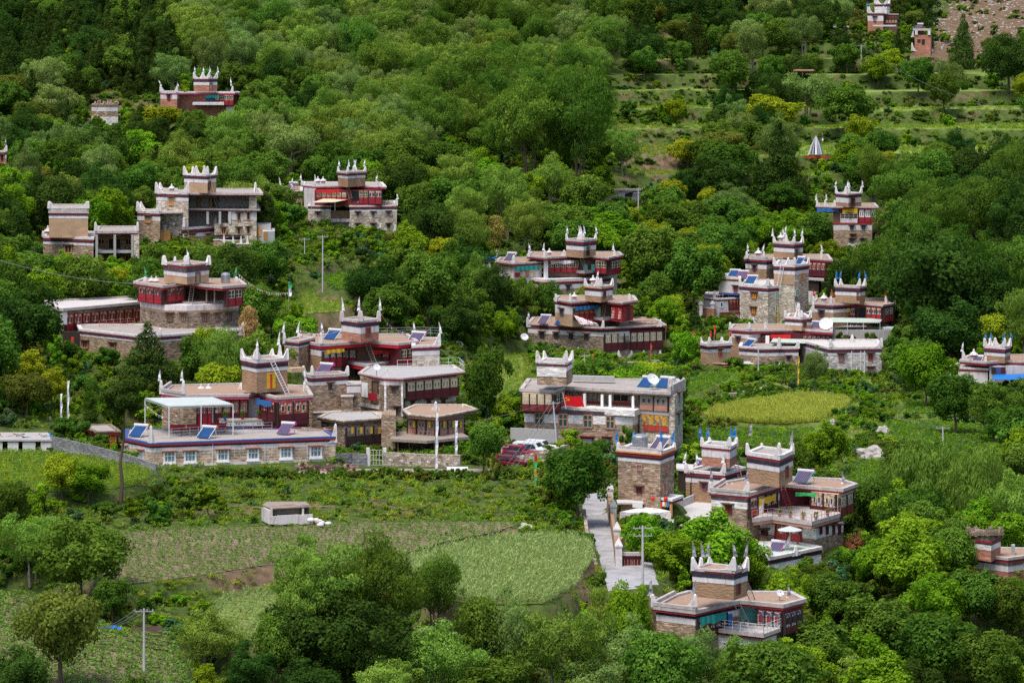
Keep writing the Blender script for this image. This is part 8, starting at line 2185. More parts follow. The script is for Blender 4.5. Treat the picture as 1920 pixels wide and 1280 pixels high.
MAN = [ # cx, top row, width, foot row, kind, variant
 (600,1012,190,1215,'poplar_green',0),(715,1000,235,1262,'grove_dark',0),(815,1040,140,1215,'grove_dark',1),(590,1105,190,1290,'broad_dark',1),(560,1060,110,1220,'poplar_green',1),(690,1130,190,1310,'broad_dark',0),
 (815,1168,200,1330,'poplar_green',1),(960,1112,150,1300,'poplar_grey',2),(1045,1150,190,1330,'poplar_green',2),(900,1120,110,1280,'broad_mid',0),(1140,1100,90,1240,'poplar_green',0),(1190,1150,150,1310,'poplar_grey',0),(1290,1185,150,1330,'poplar_grey',1),(1390,1198,170,1340,'poplar_green',1),(1530,1165,150,1300,'walnut_mid',0),(1475,1225,130,1340,'broad_mid',1),
 (1120,1235,150,1350,'poplar_grey',3),(720,1245,150,1360,'poplar_green',2),(930,1238,150,1350,'broad_mid',2),(580,1235,140,1345,'broad_dark',2),(1640,1120,150,1260,'walnut_mid',1),(1750,1150,170,1300,'broad_mid',0),(1860,1180,150,1330,'broad_mid',1),(1600,1225,150,1340,'poplar_green',0),(1700,1240,140,1350,'broad_dark',0),
 (150,975,200,1145,'broad_mid',1),(60,965,130,1100,'poplar_green',0),(110,1105,170,1290,'olive_tree',0),(35,1215,130,1340,'broad_dark',0),(385,1140,145,1262,'poplar_green',1),(470,1205,110,1320,'broad_dark',1),(380,1245,70,1330,'yellow_tree',0),(15,905,90,1015,'broad_mid',2),(210,1085,80,1170,'walnut_mid',0),(250,1270,60,1320,'bush_mid',0),(520,1150,90,1290,'broad_mid',0),
 (115,853,85,940,'yellow_tree',0),(165,868,80,945,'walnut_bright',1),(250,930,44,985,'sapling',0),(345,915,55,972,'sapling_mid',0),(395,912,60,970,'sapling',1),(60,905,60,965,'bush_bright',0),
 (230,708,84,952,'lone_pine',0),(277,608,112,738,'cedar',0),(383,614,62,700,'yellow_tree',1),(408,640,96,718,'walnut_mid',1),(465,575,44,668,'straw_tree',0),(512,570,62,640,'poplar_green',2),(545,565,50,630,'broad_bright',0),(170,708,34,792,'cypress',0),(200,650,46,705,'sapling_mid',1),(48,700,100,780,'olive_tree',1),(95,690,70,770,'yellow_tree',0),(215,745,60,800,'bush_bright',1),(630,748,40,790,'sapling_mid',0),
 (45,530,150,690,'broad_dark',1),(15,490,80,620,'broad_mid',0),(60,475,110,560,'walnut_mid',2),(130,640,60,690,'bush_mid',0),(165,495,110,565,'walnut_bright',0),(215,503,70,562,'yellow_tree',1),(240,495,60,550,'walnut_bright',2),(335,443,40,488,'juniper',0),(503,452,86,545,'walnut_mid',0),(375,455,34,490,'sapling_mid',1),(120,470,60,520,'broad_bright',1),(560,590,30,620,'bush_bright',0),
 (700,480,105,595,'broad_dark',2),(805,478,120,622,'walnut_mid',1),(925,500,85,615,'broad_dark',0),(984,522,54,600,'broad_mid',1),(860,560,100,650,'broad_dark',1),(755,500,70,600,'walnut_mid',2),(880,600,70,655,'bush_mid',1),(690,440,60,480,'sapling',0),(648,430,44,470,'sapling_mid',0),(770,425,50,480,'poplar_grey',0),(620,435,30,460,'bush_bright',1),(948,585,54,650,'broad_bright',0),
 (912,655,84,790,'walnut_mid',0,432),(908,792,84,888,'walnut_mid',2),(955,740,70,810,'walnut_bright',1),(1085,835,138,985,'walnut_mid',1),(1048,870,60,950,'yellow_tree',0),(1070,805,52,866,'sapling',1),(1125,825,52,880,'broad_mid',2),(1178,798,34,862,'sapling_mid',1),(930,850,40,900,'bush_olive',0),(1100,660,70,690,'bush_bright',0),
 (1325,962,165,1125,'walnut_bright',0,341),(1205,965,88,1062,'walnut_bright',1,344),(1385,1018,110,1130,'walnut_bright',2,345),(1262,1000,120,1130,'walnut_bright',1,338),(1180,1095,90,1160,'broad_bright',0,312),(1462,1062,66,1150,'poplar_green',0,342),(1530,1060,90,1120,'broad_mid',1),(1585,1030,70,1090,'walnut_mid',0),(1605,998,48,1050,'russet_bush',0),
 (1735,815,170,985,'weeping',0),(1830,838,165,1010,'weeping',1),(1900,885,120,1040,'poplar_green',1),(1640,895,105,1005,'walnut_mid',2),(1700,985,150,1140,'walnut_bright',0),(1640,1000,100,1110,'broad_bright',1),(1790,990,100,1090,'broad_mid',0),(1830,1070,110,1190,'walnut_mid',0),(1900,1090,110,1210,'broad_mid',2),(1560,1080,110,1190,'walnut_mid',1),(1745,1080,130,1210,'broad_bright',0),
 (1700,300,170,440,'grove_dark',0),(1825,335,180,500,'grove_dark',1),(1750,440,230,650,'broad_dark',0),(1670,430,150,615,'grove_dark',0),(1900,345,130,520,'broad_dark',1),(1860,480,150,650,'broad_dark',2),(1780,560,150,690,'broad_dark',1),(1895,540,90,640,'weeping',0),(1862,590,70,670,'yellow_tree',1),
 (1735,645,110,765,'walnut_bright',1),(1790,700,105,815,'walnut_mid',0),(1865,715,110,830,'broad_mid',1),(1528,652,66,742,'poplar_grey',2),(1690,610,60,690,'sapling_mid',0),(1460,232,112,395,'cedar',1),(1442,178,120,255,'yellow_tree',0),(1360,245,90,300,'olive_tree',0),(1515,140,120,235,'poplar_grey',1),(1590,160,100,250,'walnut_mid',1),
 (1368,95,80,188,'broad_mid',0),(1208,88,56,150,'broad_mid',1),(1272,78,56,130,'broad_mid',2),(1770,135,68,215,'broad_mid',1),(1806,30,58,140,'cedar',0),(1890,65,110,175,'broad_dark',0),(1720,110,70,180,'walnut_mid',2),(1645,105,70,165,'walnut_bright',1),(1290,262,70,320,'yellow_tree',1),(1590,268,70,330,'walnut_bright',0),(1650,245,80,310,'broad_mid',0),
 (1300,455,120,590,'walnut_mid',1),(1225,425,120,560,'walnut_mid',0),(1135,392,140,470,'walnut_bright',0),(1065,385,110,465,'walnut_mid',2),(1350,420,110,520,'broad_mid',0),(1430,395,80,450,'yellow_tree',0),(1405,465,70,520,'broad_mid',2),(1285,622,62,698,'walnut_bright',2),(1302,570,36,622,'juniper',0),(1370,345,120,430,'poplar_grey',0),(1290,380,110,470,'walnut_mid',1),(1530,400,90,480,'walnut_mid',0),(1590,490,60,530,'broad_bright',0),(1550,450,60,500,'yellow_tree',0),
 (930,405,44,462,'bamboo',0),(260,245,120,340,'walnut_bright',1),(190,260,90,340,'walnut_mid',1),(350,275,60,330,'walnut_bright',2),(300,200,120,255,'yellow_tree',1),(350,160,44,215,'sapling',0),(455,310,90,400,'walnut_mid',2),(545,235,130,340,'poplar_grey',1),(500,350,60,440,'juniper',1),(545,380,54,440,'sapling_mid',1),(105,150,110,240,'poplar_grey',0),(30,140,90,200,'olive_tree',1),(925,300,80,390,'walnut_bright',0),(985,325,80,400,'walnut_bright',2),(840,335,100,430,'walnut_mid',1),(1085,130,190,370,'grove_dark',1),(990,150,190,360,'grove_dark',0),
 (760,290,90,380,'broad_mid',1),(690,300,60,380,'walnut_bright',1),(1170,240,70,330,'poplar_green',0),(470,215,60,290,'poplar_grey',3),(600,200,120,330,'poplar_green',1),
]
taken = []
for cx,ty,w,by,kind,v,*dd in MAN:
 g_ = at_depth(cx,dd[0]) if dd else ground_at(cx,by); Y = g_.y
 if dd: by = HY - g_.z / Y * F
 # never grow through a building that stands here
 ht = (by - ty) / F * Y; rad = w / 2 / F * Y
 o = put_tree(kind,g_,rad,ht,'bush' if 'bush' in kind else 'tree',v); TREES[-1]['px'] = cx; TREES[-1]['py'] = (ty + by) / 2; TREES[-1]['area'] = w * (by - ty) * 1.6
 taken.append((g_.x,g_.y,rad))
OPENS = [  # rows and columns where the slope is open: x0, y0, x1, y1, chance of a tree
 (1130,235,1330,345,.12),(1140,150,1500,240,.08),(1500,105,1920,330,.09),(1740,0,1920,110,.02),(1140,100,1500,160,.2),(540,430,900,480,.25),(540,480,680,560,.05),(170,175,300,235,.1),(200,330,290,400,.15),(260,455,480,490,.05),
 (870,640,1000,760,.02),(1270,690,1700,860,.02),(1640,735,1900,850,.08),(0,830,1000,1000,.03),(0,950,560,1120,.05),(780,960,1130,1150,.02),(480,560,660,640,.1),(1080,900,1240,1120,.0),(560,640,900,890,.02),(1490,800,1640,900,.03),(0,1100,560,1290,.05),(880,420,1000,520,.3)]
def kind_at(px,py,r):
 c = lambda *a: a[int(r.randint(len(a)))]
 if py < 190 and px < 330 + r.uniform(-50,50): return c('juniper','juniper','juniper','cedar','juniper','juniper','walnut_mid','broad_dark')
 if px < 330: return c('walnut_bright','walnut_mid','broad_mid','broad_dark','juniper','olive_tree','poplar_grey') if py < 420 else c('walnut_bright','walnut_mid','broad_mid','broad_dark','yellow_tree')
 if py < 345 and px < 1130:
  if px > 820 and py > 170: return c('grove_dark','grove_dark','poplar_green','broad_mid')
  if px < 620 and py > 190: return c('poplar_grey','poplar_green','broad_mid','juniper','walnut_mid','broad_dark')
  return c('poplar_grey','poplar_green','poplar_grey','poplar_green','grove_dark','poplar_grey')
 if py < 130: return c('broad_dark','cedar','poplar_grey','broad_mid','juniper','walnut_mid','olive_tree')
 if px > 1130 and py < 350: return c('broad_mid','walnut_mid','sapling','sapling_mid','broad_dark','poplar_grey','yellow_tree','bush_mid')
 if px > 1600 and py < 680: return c('grove_dark','broad_dark','broad_dark','grove_dark','broad_mid')
 if px > 1480 and py > 850: return c('walnut_mid','walnut_bright','broad_mid','broad_bright','walnut_bright')
 if py > 1100: return c('poplar_green','poplar_grey','broad_mid','broad_mid','poplar_green','walnut_mid')
 return c('walnut_mid','walnut_bright','broad_mid','broad_dark','walnut_mid','sapling','yellow_tree','poplar_green')
_r = np.random.RandomState(21)
KR = [(k[0],k[1],k[2],k[3],k[4]) for k in KEEP] + FIELDKEEP
cand = 0; placed = 0
N = 17000
cy_ = 292 + (930 - 292) * _r.rand(N) ** .75; cpx = _r.uniform(-110,2030,N)
cx_ = (cpx - 960) / F * cy_; cz_ = gzi(cx_,cy_); cpy = HY - cz_ / cy_ * F
ok = ~blocked(cx_,cy_,1.6) & (cpy > -60) & (cpy < 1420)
grid = {}
def near(x,y,rad):
 gx_,gy_ = int(x // 8),int(y // 8)
 for i in (-1,0,1):
  for j in (-1,0,1):
   for (a,c,q) in grid.get((gx_ + i,gy_ + j),()):
    if (a - x) ** 2 + (c - y) ** 2 < ((q + rad) * .66) ** 2: return True
 return False
def occupy(x,y,rad): grid.setdefault((int(x // 8),int(y // 8)),[]).append((x,y,rad))
for t in taken: occupy(*t)
_tall = {'poplar_grey': (9,12.5),'poplar_green': (9,12.5),'grove_dark': (11,14),'juniper': (6,10),'cedar': (8,12),'broad_dark': (7.5,11),'broad_mid': (6,9.5),'walnut_mid': (6,9),'walnut_bright': (5.5,8.5),'broad_bright': (5,7.5),'yellow_tree': (4.5,7.5),'olive_tree': (5,7.5),'sapling': (3.2,5),'sapling_mid': (3.2,5),'bush_mid': (1.8,2.8),'weeping': (8,10)}
extra = []
for i in np.where(ok)[0]:
 x,y,z,px,py = cx_[i],cy_[i],cz_[i],cpx[i],cpy[i]
 pr = 1.0
 for o in OPENS:
  if o[0] < px < o[2] and o[1] < py < o[3]: pr = min(pr,o[4])
 if _r.rand() > pr: continue
 kind = kind_at(px,py,_r)
 for attempt in (0,1):
  if attempt: kind = ('bush_mid','bush_bright','bush_olive','bush_teal','sapling')[int(_r.randint(5))]
  lo_,hi_ = _tall.get(kind,(1.8,3.0)); ht = _r.uniform(lo_,hi_)
  cr,tr,r0,h0 = PROTO[kind][0]; rad = r0 * ht / h0 * _r.uniform(.85,1.15)
  if near(x,y,rad): continue
  s_ = F / y; x0,x1,y0,y1 = px - rad * s_ * .9,px + rad * s_ * .9,py - ht * s_,py
  bad = False
  for k in KR:
   if y < k[4] + 16:
    ox = min(x1,k[2]) - max(x0,k[0]); oy = min(y1,k[3]) - max(y0,k[1])
    if ox > 0 and oy > 0 and ox * oy > (.06 if k[4] > 1e8 else .03) * min((x1 - x0) * (y1 - y0),(k[2] - k[0]) * (k[3] - k[1])): bad = True; break
  if not bad: break
 else: continue
 occupy(x,y,rad)
 extra.append((kind,x,y,z,px,(y0 + y1) / 2,rad,ht,(x1 - x0) * (y1 - y0)))
# how much of the picture each shows: nearer crowns hide the ones behind
G = 12; cover = np.zeros((1280 // G + 1,1920 // G + 1),np.int32) - 1; depth = np.full(cover.shape,1e9)
allt = [(t['px'],t['py'],t['rad'],t['ht'],t['loc'][1]) for t in TREES] + [(e[4],e[5],e[6],e[7],e[2]) for e in extra]
for n_,(px,py,rad,ht,Y) in enumerate(allt):
 w = rad * F / Y * .85; h = ht * F / Y * .45
 for gy_ in range(max(0,int((py - h) // G)),min(cover.shape[0],int((py + h) // G) + 1)):
  for gx_ in range(max(0,int((px - w) // G)),min(cover.shape[1],int((px + w) // G) + 1)):
   if depth[gy_,gx_] > Y: depth[gy_,gx_] = Y; cover[gy_,gx_] = n_
cnt = np.bincount(cover[cover >= 0],minlength=len(allt))
m0 = len(TREES)
order = sorted(range(len(extra)),key=lambda i: -cnt[m0 + i])
single = [i for i in order if not extra[i][0].startswith('bush')][:max(0,296 - sum(1 for t in TREES if not t['kind'].startswith('bush')))]
sb = [i for i in order if extra[i][0].startswith('bush') and cnt[m0 + i] > 1][:60]
keepset = set(single) | set(sb)
for i in sorted(keepset):
 k,x,y,z,px,py,rad,ht,ar = extra[i]
 put_tree(k,(x,y,z),rad,ht,'bush' if k.startswith('bush') else 'tree'); TREES[-1]['px'] = px; TREES[-1]['py'] = py; TREES[-1]['area'] = ar
rest = [extra[i] for i in range(len(extra)) if i not in keepset]
kinds = sorted(set(e[0] for e in rest)); protos = []; first = {}
def joined(kind,v):
 cm,tm,r0,h0 = PROTO[kind][v]
 m = bpy.data.meshes.new(kind + '_whole'); bm = bmesh.new(); bm.from_mesh(tm)
 nv = len(bm.verts); bm.to_mesh(m); bm.free(); return tm,cm
for k in kinds:
 first[k] = (len(protos),len(PROTO[k]))
 for cm,tm,r0,h0 in PROTO[k]: protos.append((cm,None))
pts = [(e[1],e[2],e[3]) for e in rest]; pick = [first[e[0]][0] + int(_r.randint(first[e[0]][1])) for e in rest]
scl = [(e[6] / PROTO[e[0]][0][2],e[6] / PROTO[e[0]][0][2],e[7] / PROTO[e[0]][0][3]) for e in rest]
if rest: scatter('forest_trees',pts,scl,_r.rand(len(rest)) * 6.28,protos,pick)
print('TREES single',len(TREES),'rest',len(rest))
# ---- undergrowth
rs = np.random.RandomState(5); N = 34000
uy = 285 + (900 - 285) * rs.rand(N) ** .8; upx = rs.uniform(-90,2010,N); ux_ = (upx - 960) / F * uy; uz = gzi(ux_,uy); upy = HY - uz / uy * F
k = ~blocked(ux_,uy,.7) & (upy > -30) & (upy < 1400)
dry = (upx > 1745) & (upy < 110); k &= ~(dry & (rs.rand(N) < .75))
k &= ~((upx > 484) & (upx < 612) & (upy > 966) & (upy < 992)); k &= ~((upx > 285) & (upx < 640) & (upy > 862) & (upy < 905) & (rs.rand(N) < .75)); lane = (upy > 868) & (upy < 894) & (upx > 380) & (upx < 1000); k &= ~lane
k &= ~((upx > 1140) & (upx < 1330) & (upy > 240) & (upy < 345) & (rs.rand(N) < .5))
_sl = np.hypot(*(np.gradient(gz,axis=0) / np.gradient(gy,axis=0),np.gradient(gz,axis=1) / np.gradient(gx,axis=1)))
def sli(X,Y): return _sl[np.clip(np.searchsorted(GY,Y),0,len(GY) - 1),np.clip(np.searchsorted(GX,X),0,len(GX) - 1)]
k &= ~((upx > 1140) & (upy < 345) & (upy > 100) & ((sli(ux_,uy) < .35) | (rs.rand(N) < .6)))
sp = [('bush_mid',0),('bush_bright',0),('bush_teal',0),('bush_olive',0),('bush_mid',1),('bush_bright',1)]
n = int(k.sum()); s_ = rs.uniform(.14,.52,n) * (1 + .6 * (rs.rand(n) < .1))
_b = (upy[k] > 893) & (upy[k] < 978) & (upx[k] > 380) & (upx[k] < 1010); s_ = np.where(_b,s_ * .5,s_)
scl = np.stack([s_ * rs.uniform(.9,1.6,n),s_ * rs.uniform(.9,1.6,n),s_ * rs.uniform(.7,1.2,n)],1)
scatter('undergrowth',np.stack([ux_[k],uy[k],uz[k] - .05],1),scl,rs.rand(n) * 6.28,[(PROTO[a][c][0],None) for a,c in sp],rs.choice(6,n,p=[.27,.25,.1,.12,.16,.10]))
_hx = np.linspace(395,1000,110); _hp = [ground_at(a + float(rs.uniform(-3,3)),896 + float(rs.uniform(-3,3))) for a in _hx]
scatter('hedge',[(p.x,p.y,p.z) for p in _hp],rs.uniform(.25,.5,110),rs.rand(110) * 6.28,[(PROTO['bush_mid'][0][0],None),(PROTO['bush_mid'][1][0],None),(PROTO['bush_olive'][0][0],None)],rs.randint(0,3,110))
rs = np.random.RandomState(8); N = 30000; uy = rs.uniform(630,830,N); upx = rs.uniform(1120,1990,N); ux_ = (upx - 960) / F * uy; uz = gzi(ux_,uy); upy = HY - uz / uy * F
k = (sli(ux_,uy) > .42) & (upy > 95) & (upy < 350) & ~blocked(ux_,uy,.5) & (rs.rand(N) < .24) & ~((upx > 1170) & (upx < 1290) & (upy > 262) & (upy < 340) & (rs.rand(N) < .6)); n = int(k.sum()); s_ = rs.uniform(.2,.5,n)
scatter('bank_shrubs',np.stack([ux_[k],uy[k],uz[k] - .1],1),np.stack([s_ * 1.4,s_ * 1.2,s_ * .75],1),rs.rand(n) * 6.28,[(PROTO[a][c][0],None) for a,c in sp],rs.choice(6,n,p=[.42,.1,.08,.16,.2,.04]))
rs = np.random.RandomState(6); N = 52000
uy = 285 + (760 - 285) * rs.rand(N); upx = rs.uniform(-60,1980,N); ux_ = (upx - 960) / F * uy; uz = gzi(ux_,uy); upy = HY - uz / uy * F
k = ~blocked(ux_,uy,.2) & (upy < 1400) & (upy > 0) & ~((upy > 872) & (upy < 892) & (upx > 540) & (upx < 940)); n = int(k.sum())
scatter('grass_tufts',np.stack([ux_[k],uy[k],uz[k]],1),rs.uniform(.7,2.0,n),rs.rand(n) * 6.28,[(m,None) for m in grassm],rs.randint(0,3,n))
# ================================================================== small things
def gp(px,py): return ground_at(px,py)
def place_pole(px,by,ty,label,**k):
 g_ = gp(px,by); h = (by - ty) / F * g_.y; return pole(g_,h,label,**k)
PL = {}
for key,px,by,ty,lb,kw in (
 ('a',605,548,441,'tall concrete pole standing in the small meadow left of centre',dict(r=.12)),
 ('b',1197,418,352,'concrete pole with a crossarm below the dry terraces',dict(arms=2,r=.15)),
 ('c',1205,1112,985,'concrete pole beside the gate at the foot of the road',dict(arms=2,r=.14,aw=.9)),
 ('d',270,1262,1140,'concrete pole in the lower left bean field',dict(r=.12)),
 ('e',1422,704,650,'grey pole before the stone wing with white spikes',dict(r=.12)),
 ('f',1631,326,283,'pole in the terraces right of the flag cone',dict(r=.14)),
 ('g',1615,130,84,'thin pole below the top right white house',dict(r=.13)),
 ('h',837,506,458,'thin pole among trees above the centre of the village',dict(r=.1)),
 ('i',1768,832,799,'short pole at the edge of the valley vegetable plots',dict(r=.12)),
 ('k',1096,708,664,'thin pole behind the flat roof of the hall',dict(r=.1)),
 ('l',571,484,446,'slim lamp-like pole left of the red-curtained house',dict(r=.09)),
 ('m',941,862,822,'short dark pole by the parked cars',dict(r=.1,arms=2))):
 PL[key] = place_pole(px,by,ty,lb,**kw)
_p = P(1045,843,299 * S); PL['j'] = pole(_p,(843 - 752) / F * 299 * S,'leaning grey pole with wires in front of the hall',arms=1,r=.13); PL['j'][0].rotation_euler = (0,R(-5),0)
for px,by,ty,lb in ((113,822,738,'shorter white prayer pole left of the lone pine'),(126,824,714,'taller white prayer pole left of the lone pine')):
 g_ = P(px,by,293 * S); banner(g_,(by - ty) / F * g_.y,['cloth_white','cloth_white'],lb,.22,0,.85)
banner(P(1001,946,278 * S),95 / F * 278 * S,['cloth_red','cloth_green','cloth_yellow','cloth_green','cloth_yellow'],'tall banner of red, green and yellow flags left of the road tree',.3,.01,.75)
banner(gp(1495,727),4.4,['cloth_yellow','cloth_yellow'],'yellow banner pole before the grey stone block',.22,.02,.95)
for px,by,h_,m,lb in ((1400,560,4,'cloth_white','white flag pole left of the right-hand cluster'),(1218,1150,3.0,'cloth_white','white flag among bushes left of the lowest farmhouse'),(1148,1148,2.4,'cloth_white','small white flag in the bushes at the bottom of the road'),(1110,705,3.0,'cloth_red','red pennant before the nine-bay gallery, left one'),(1220,690,3.6,'cloth_red','tall dark red pennant before the nine-bay gallery, right one'),(1248,640,3.0,'cloth_red','red pennant at the right corner of the nine-bay house')):
 banner(gp(px,by),h_,[m],lb,.2,0,.5)
def wire(a,b,sag,label,r=.028): return cable(a,b,sag,label,r,group='power lines')
tip = lambda k,i=0: PL[k][1][i]
for i in range(3):
 nm = ('upper','middle','lower')[i]
 wire(tip('d',i),P(120 + i * 4,1166,205 * S) ,1.0,nm + ' of three wires leaving the lower left field pole leftwards',.02)
 wire(tip('d',i + 1),P(540,1098 + i * 2,262 * S),1.2,nm + ' of three wires from the lower left field pole towards the big tree',.02)
 wire(tip('j',i) ,P(820 + i * 14,992,262 * S),1.5,nm + ' of three wires running down left from the hall pole',.022)
 wire(tip('b',i),P(740,436 + i * 5,420 * S),2.0,nm + ' of three wires crossing the trees left of the terrace pole',.03)
 wire(P(-10,120 + i * 8,520 * S),P(250,382 + i * 3,400 * S),3.0,nm + ' of three wires slanting down at the upper left',.03)
wire(tip('g',1),P(1935,208,500 * S),3,'wire descending across the upper right terraces'); wire(tip('f',1),P(1935,258,500 * S),2.5,'upper wire from the terrace pole to the right edge'); wire(tip('f',2),P(1935,276,500 * S),3,'lower wire from the terrace pole to the right edge')
wire(tip('f',0),P(1500,335,470 * S),1.2,'wire from the terrace pole towards the flag cone'); wire(P(1498,690,372 * S),tip('i',1),1.5,'pale thick wire from the grey stone block down to the valley plots',.045)
wire(P(-10,485,330 * S),P(255,532,328 * S),.6,'pale wire reaching the striped red-galleried house from the left',.045); wire(tip('j',0),P(600,795,300 * S),1.6,'wire from the hall pole to the old farmhouses',.022); wire(tip('c',0),P(1158,1010,262 * S),.4,'wire from the gate pole to the boundary wall',.022)
wire(tip('e',0),P(1250,640,372 * S),1.0,'wire from the spiked wing pole to the nine-bay house',.03)
# ---- cars
def car(px,py,label,kind,rz,body,D):
 loc = P(px,py,D); root = empty('parked_car',loc,label,'car','cars parked below the hall'); root['group'] = 'cars parked below the hall'
 L,W,Hh = (4.3,1.7,1.65) if kind != 'car' else (4.1,1.6,1.35)
 if kind == 'van': prof = [(0,.45),(.0,.95),(.12,1.05),(.85,1.12),(1.35,Hh),(L - .25,Hh),(L,1.1),(L,.45)]
 elif kind == 'suv': prof = [(0,.45),(.0,.9),(.1,1.0),(1.2,1.1),(1.75,Hh - .05),(L - .5,Hh),(L - .1,1.15),(L,.5)]
 else: prof = [(0,.4),(.0,.7),(.15,.82),(1.25,.95),(1.9,Hh),(3.2,Hh),(L - .35,1.0),(L,.9),(L,.4)]
 rot = lambda x,y,z: Vector((x * math.cos(rz) - y * math.sin(rz),x * math.sin(rz) + y * math.cos(rz),z)) + loc
 mb = MB(); k = len(prof); belt = 1.02 if kind != 'car' else .92
 sec = []
 for s_ in (-1,1):
  sec.append([rot(L / 2 - x,s_ * (W / 2 - (.16 if z > belt + .05 else 0)),z) for x,z in prof])
 for i in range(k):
  j = (i + 1) % k; mb.quad(sec[0][i],sec[0][j],sec[1][j],sec[1][i])
 mb.poly(sec[0][::-1]); mb.poly(sec[1]); mb.build('body',body,root)
 def pane(a,b_,c,d): q = MB(); q.quad(a,b_,c,d); q.quad(d,c,b_,a); q.build('window','glass',root)
 ws = [(x,z) for x,z in prof]
 i0 = [i for i in range(k - 1) if prof[i + 1][1] - prof[i][1] > .35 and prof[i][0] > .5][0]
 (xa,za),(xb,zb) = prof[i0],prof[i0 + 1]
 e = .03
 pane(*[rot(L / 2 - x + e,y,z + e) for x,y,z in ((xa + .08,-W * .40,za + .06),(xa + .08,W * .40,za + .06),(xb - .06,W * .36,zb - .06),(xb - .06,-W * .36,zb - .06))])
 for s_ in (-1,1):
  xs = [xb + .05,(xb + L) * .5 - .1,L - .75] if kind != 'car' else [xb + .05,(xb + 3.3) * .5,3.4]
  for m in range(2):
   x0,x1 = xs[m] + .05 - (.35 if m == 0 else 0),xs[m + 1] - .05; y = s_ * (W / 2 - .06)
   pane(rot(L / 2 - x0,s_ * (W / 2 + .012),belt + .02),rot(L / 2 - x1,s_ * (W / 2 + .012),belt + .02),rot(L / 2 - x1 + .05,s_ * (W / 2 - .13),Hh - .16),rot(L / 2 - x0 - (.4 if m == 0 else 0),s_ * (W / 2 - .13),Hh - .16))
  for x in (.85,L - .95):
   mb = MB(); c = rot(L / 2 - x,s_ * (W / 2 - .2),.36); d = (rot(0,s_,0) - rot(0,0,0)); mb.bar(c,c + d * .24,.36,12); w_ = mb.build('wheel','rubber',root)
   mb = MB(); mb.bar(c + d * .2,c + d * .26,.2,10); mb.build('rim','steel',w_)
  mb = MB(); c = rot(L / 2 - .02,s_ * (W * .34),.82); u = rot(1,0,0) - rot(0,0,0); v = rot(0,1,0) - rot(0,0,0); mb.box(c - v * .2,v,u,.4,.06,.14); mb.build('headlight','metal_white',root)
  mb = MB(); c = rot(-L / 2 - .02,s_ * (W * .38),.85); mb.box(c - v * .1,v,u,.2,.06,.25); mb.build('tail_light','cloth_red',root)
 return root
_z = -50.9; YY = lambda y: -_z * F / (y - HY)
for px,py,kd,bd,lb in ((1013,851,'suv','car_white','white off-road car with roof rack, rearmost of the parked cars'),(995,855,'van','car_white','white van between the rear white car and the red car'),(976,861,'suv','car_red','bright dark-red car in the middle of the parked row'),
                           (968,868,'car','car_maroon','maroon saloon parked second from the front'),(958,876,'car','car_maroon','maroon saloon nearest the rubble wall, front of the row')):
 car(px,py,lb,kd,R(-24),bd,YY(py))
# ---- rocks, heaps
def rock(loc,w,h,label,seed,name='boulder',mat='rock',tagit=True):
 rs = np.random.RandomState(seed); bm = bmesh.new(); bmesh.ops.create_icosphere(bm,subdivisions=3,radius=1)
 for v in bm.verts:
  n_ = mnoise.noise(v.co * 1.3 + Vector((seed,0,0))) * .5 + mnoise.noise(v.co * 3.1 + Vector((0,seed,0))) * .22
  v.co *= 1 + n_; v.co.z = max(v.co.z,-.5)
  v.co.x *= w / 2; v.co.y *= w / 2.6; v.co.z *= h / 1.6
 me = bpy.data.meshes.new(name); bm.to_mesh(me); bm.free(); me.materials.append(MATS[mat]); o = bpy.data.objects.new(name,me); o.location = Vector(loc) + Z1 * h * .2; COL.objects.link(o); tag(o,label,'rock'); return o
rock(gp(1634,860),3.4,1.9,'large pale grey boulder left of the weeping trees',3); rock(gp(1655,812),1.6,1.1,'brownish pointed rock above the large pale boulder',5); rock(gp(1560,795),1.1,.7,'small brown rock at the corner of the wheat plot',7)
rock(gp(985,992),1.4,.8,'pale rock at the right tip of the bean field',9); rock(gp(1582,868),1.0,.8,'reddish rock on the bank left of the large pale boulder',11); rock(gp(860,650),1.4,1.0,'white rock under the trees behind the red gallery complex',12); rock(gp(1480,990),1.0,.8,'small stone below the balcony house terrace',13)
low_wall('dry stone retaining wall along the footpath behind the hall',[(1345,757,346),(1385,752,348),(1425,744,351),(1440,738,354)],1.2,'field_stone',.6)
low_wall('rubble terrace wall below the nine-bay house',[(1010,684,373),(1120,694,370),(1235,686,372)],.9,'field_stone',.5)
low_wall('broken stone wall right of the tall trees in the valley',[(1715,752,346),(1760,758,345),(1800,757,346)],.9,'field_stone',.6); low_wall('rough stone retaining wall left of the lone pine',[(75,802,300),(130,800,301),(165,795,302)],1.6,'field_stone',.6)
low_wall('low stone kerb wall on the left side of the road',[(1128,1108,240),(1120,1072,247),(1100,1000,262),(1095,960,268)],.35,'field_stone',.35)
r_ = empty('rubble_heap',gp(600,884),'long heap of dark bricks and firewood along the lane below the white windows','heap'); rs = random.Random(12)
for i in range(90):
 x = 555 + rs.random() * 108; c = gp(x,883 + rs.uniform(-2,2)); mb = MB(); e = Vector((rs.uniform(-1,1),rs.uniform(-.5,.5),rs.uniform(-.2,.4))).normalized(); c = c + Z1 * rs.uniform(.1,.6)
 mb.bar(c,c + e * rs.uniform(.3,.9),rs.uniform(.07,.16)); mb.build('piece',rs.choice(['brick_dark','brick_dark','wood_weathered','wood_brown','roof_tiled_red']),r_)
r_ = empty('tarpaulin',gp(215,1184),'crumpled bright blue sheet lying at the foot of the lower left tree','tarpaulin'); c = Vector(r_.location); mb = MB(); rs = random.Random(2); pr = None
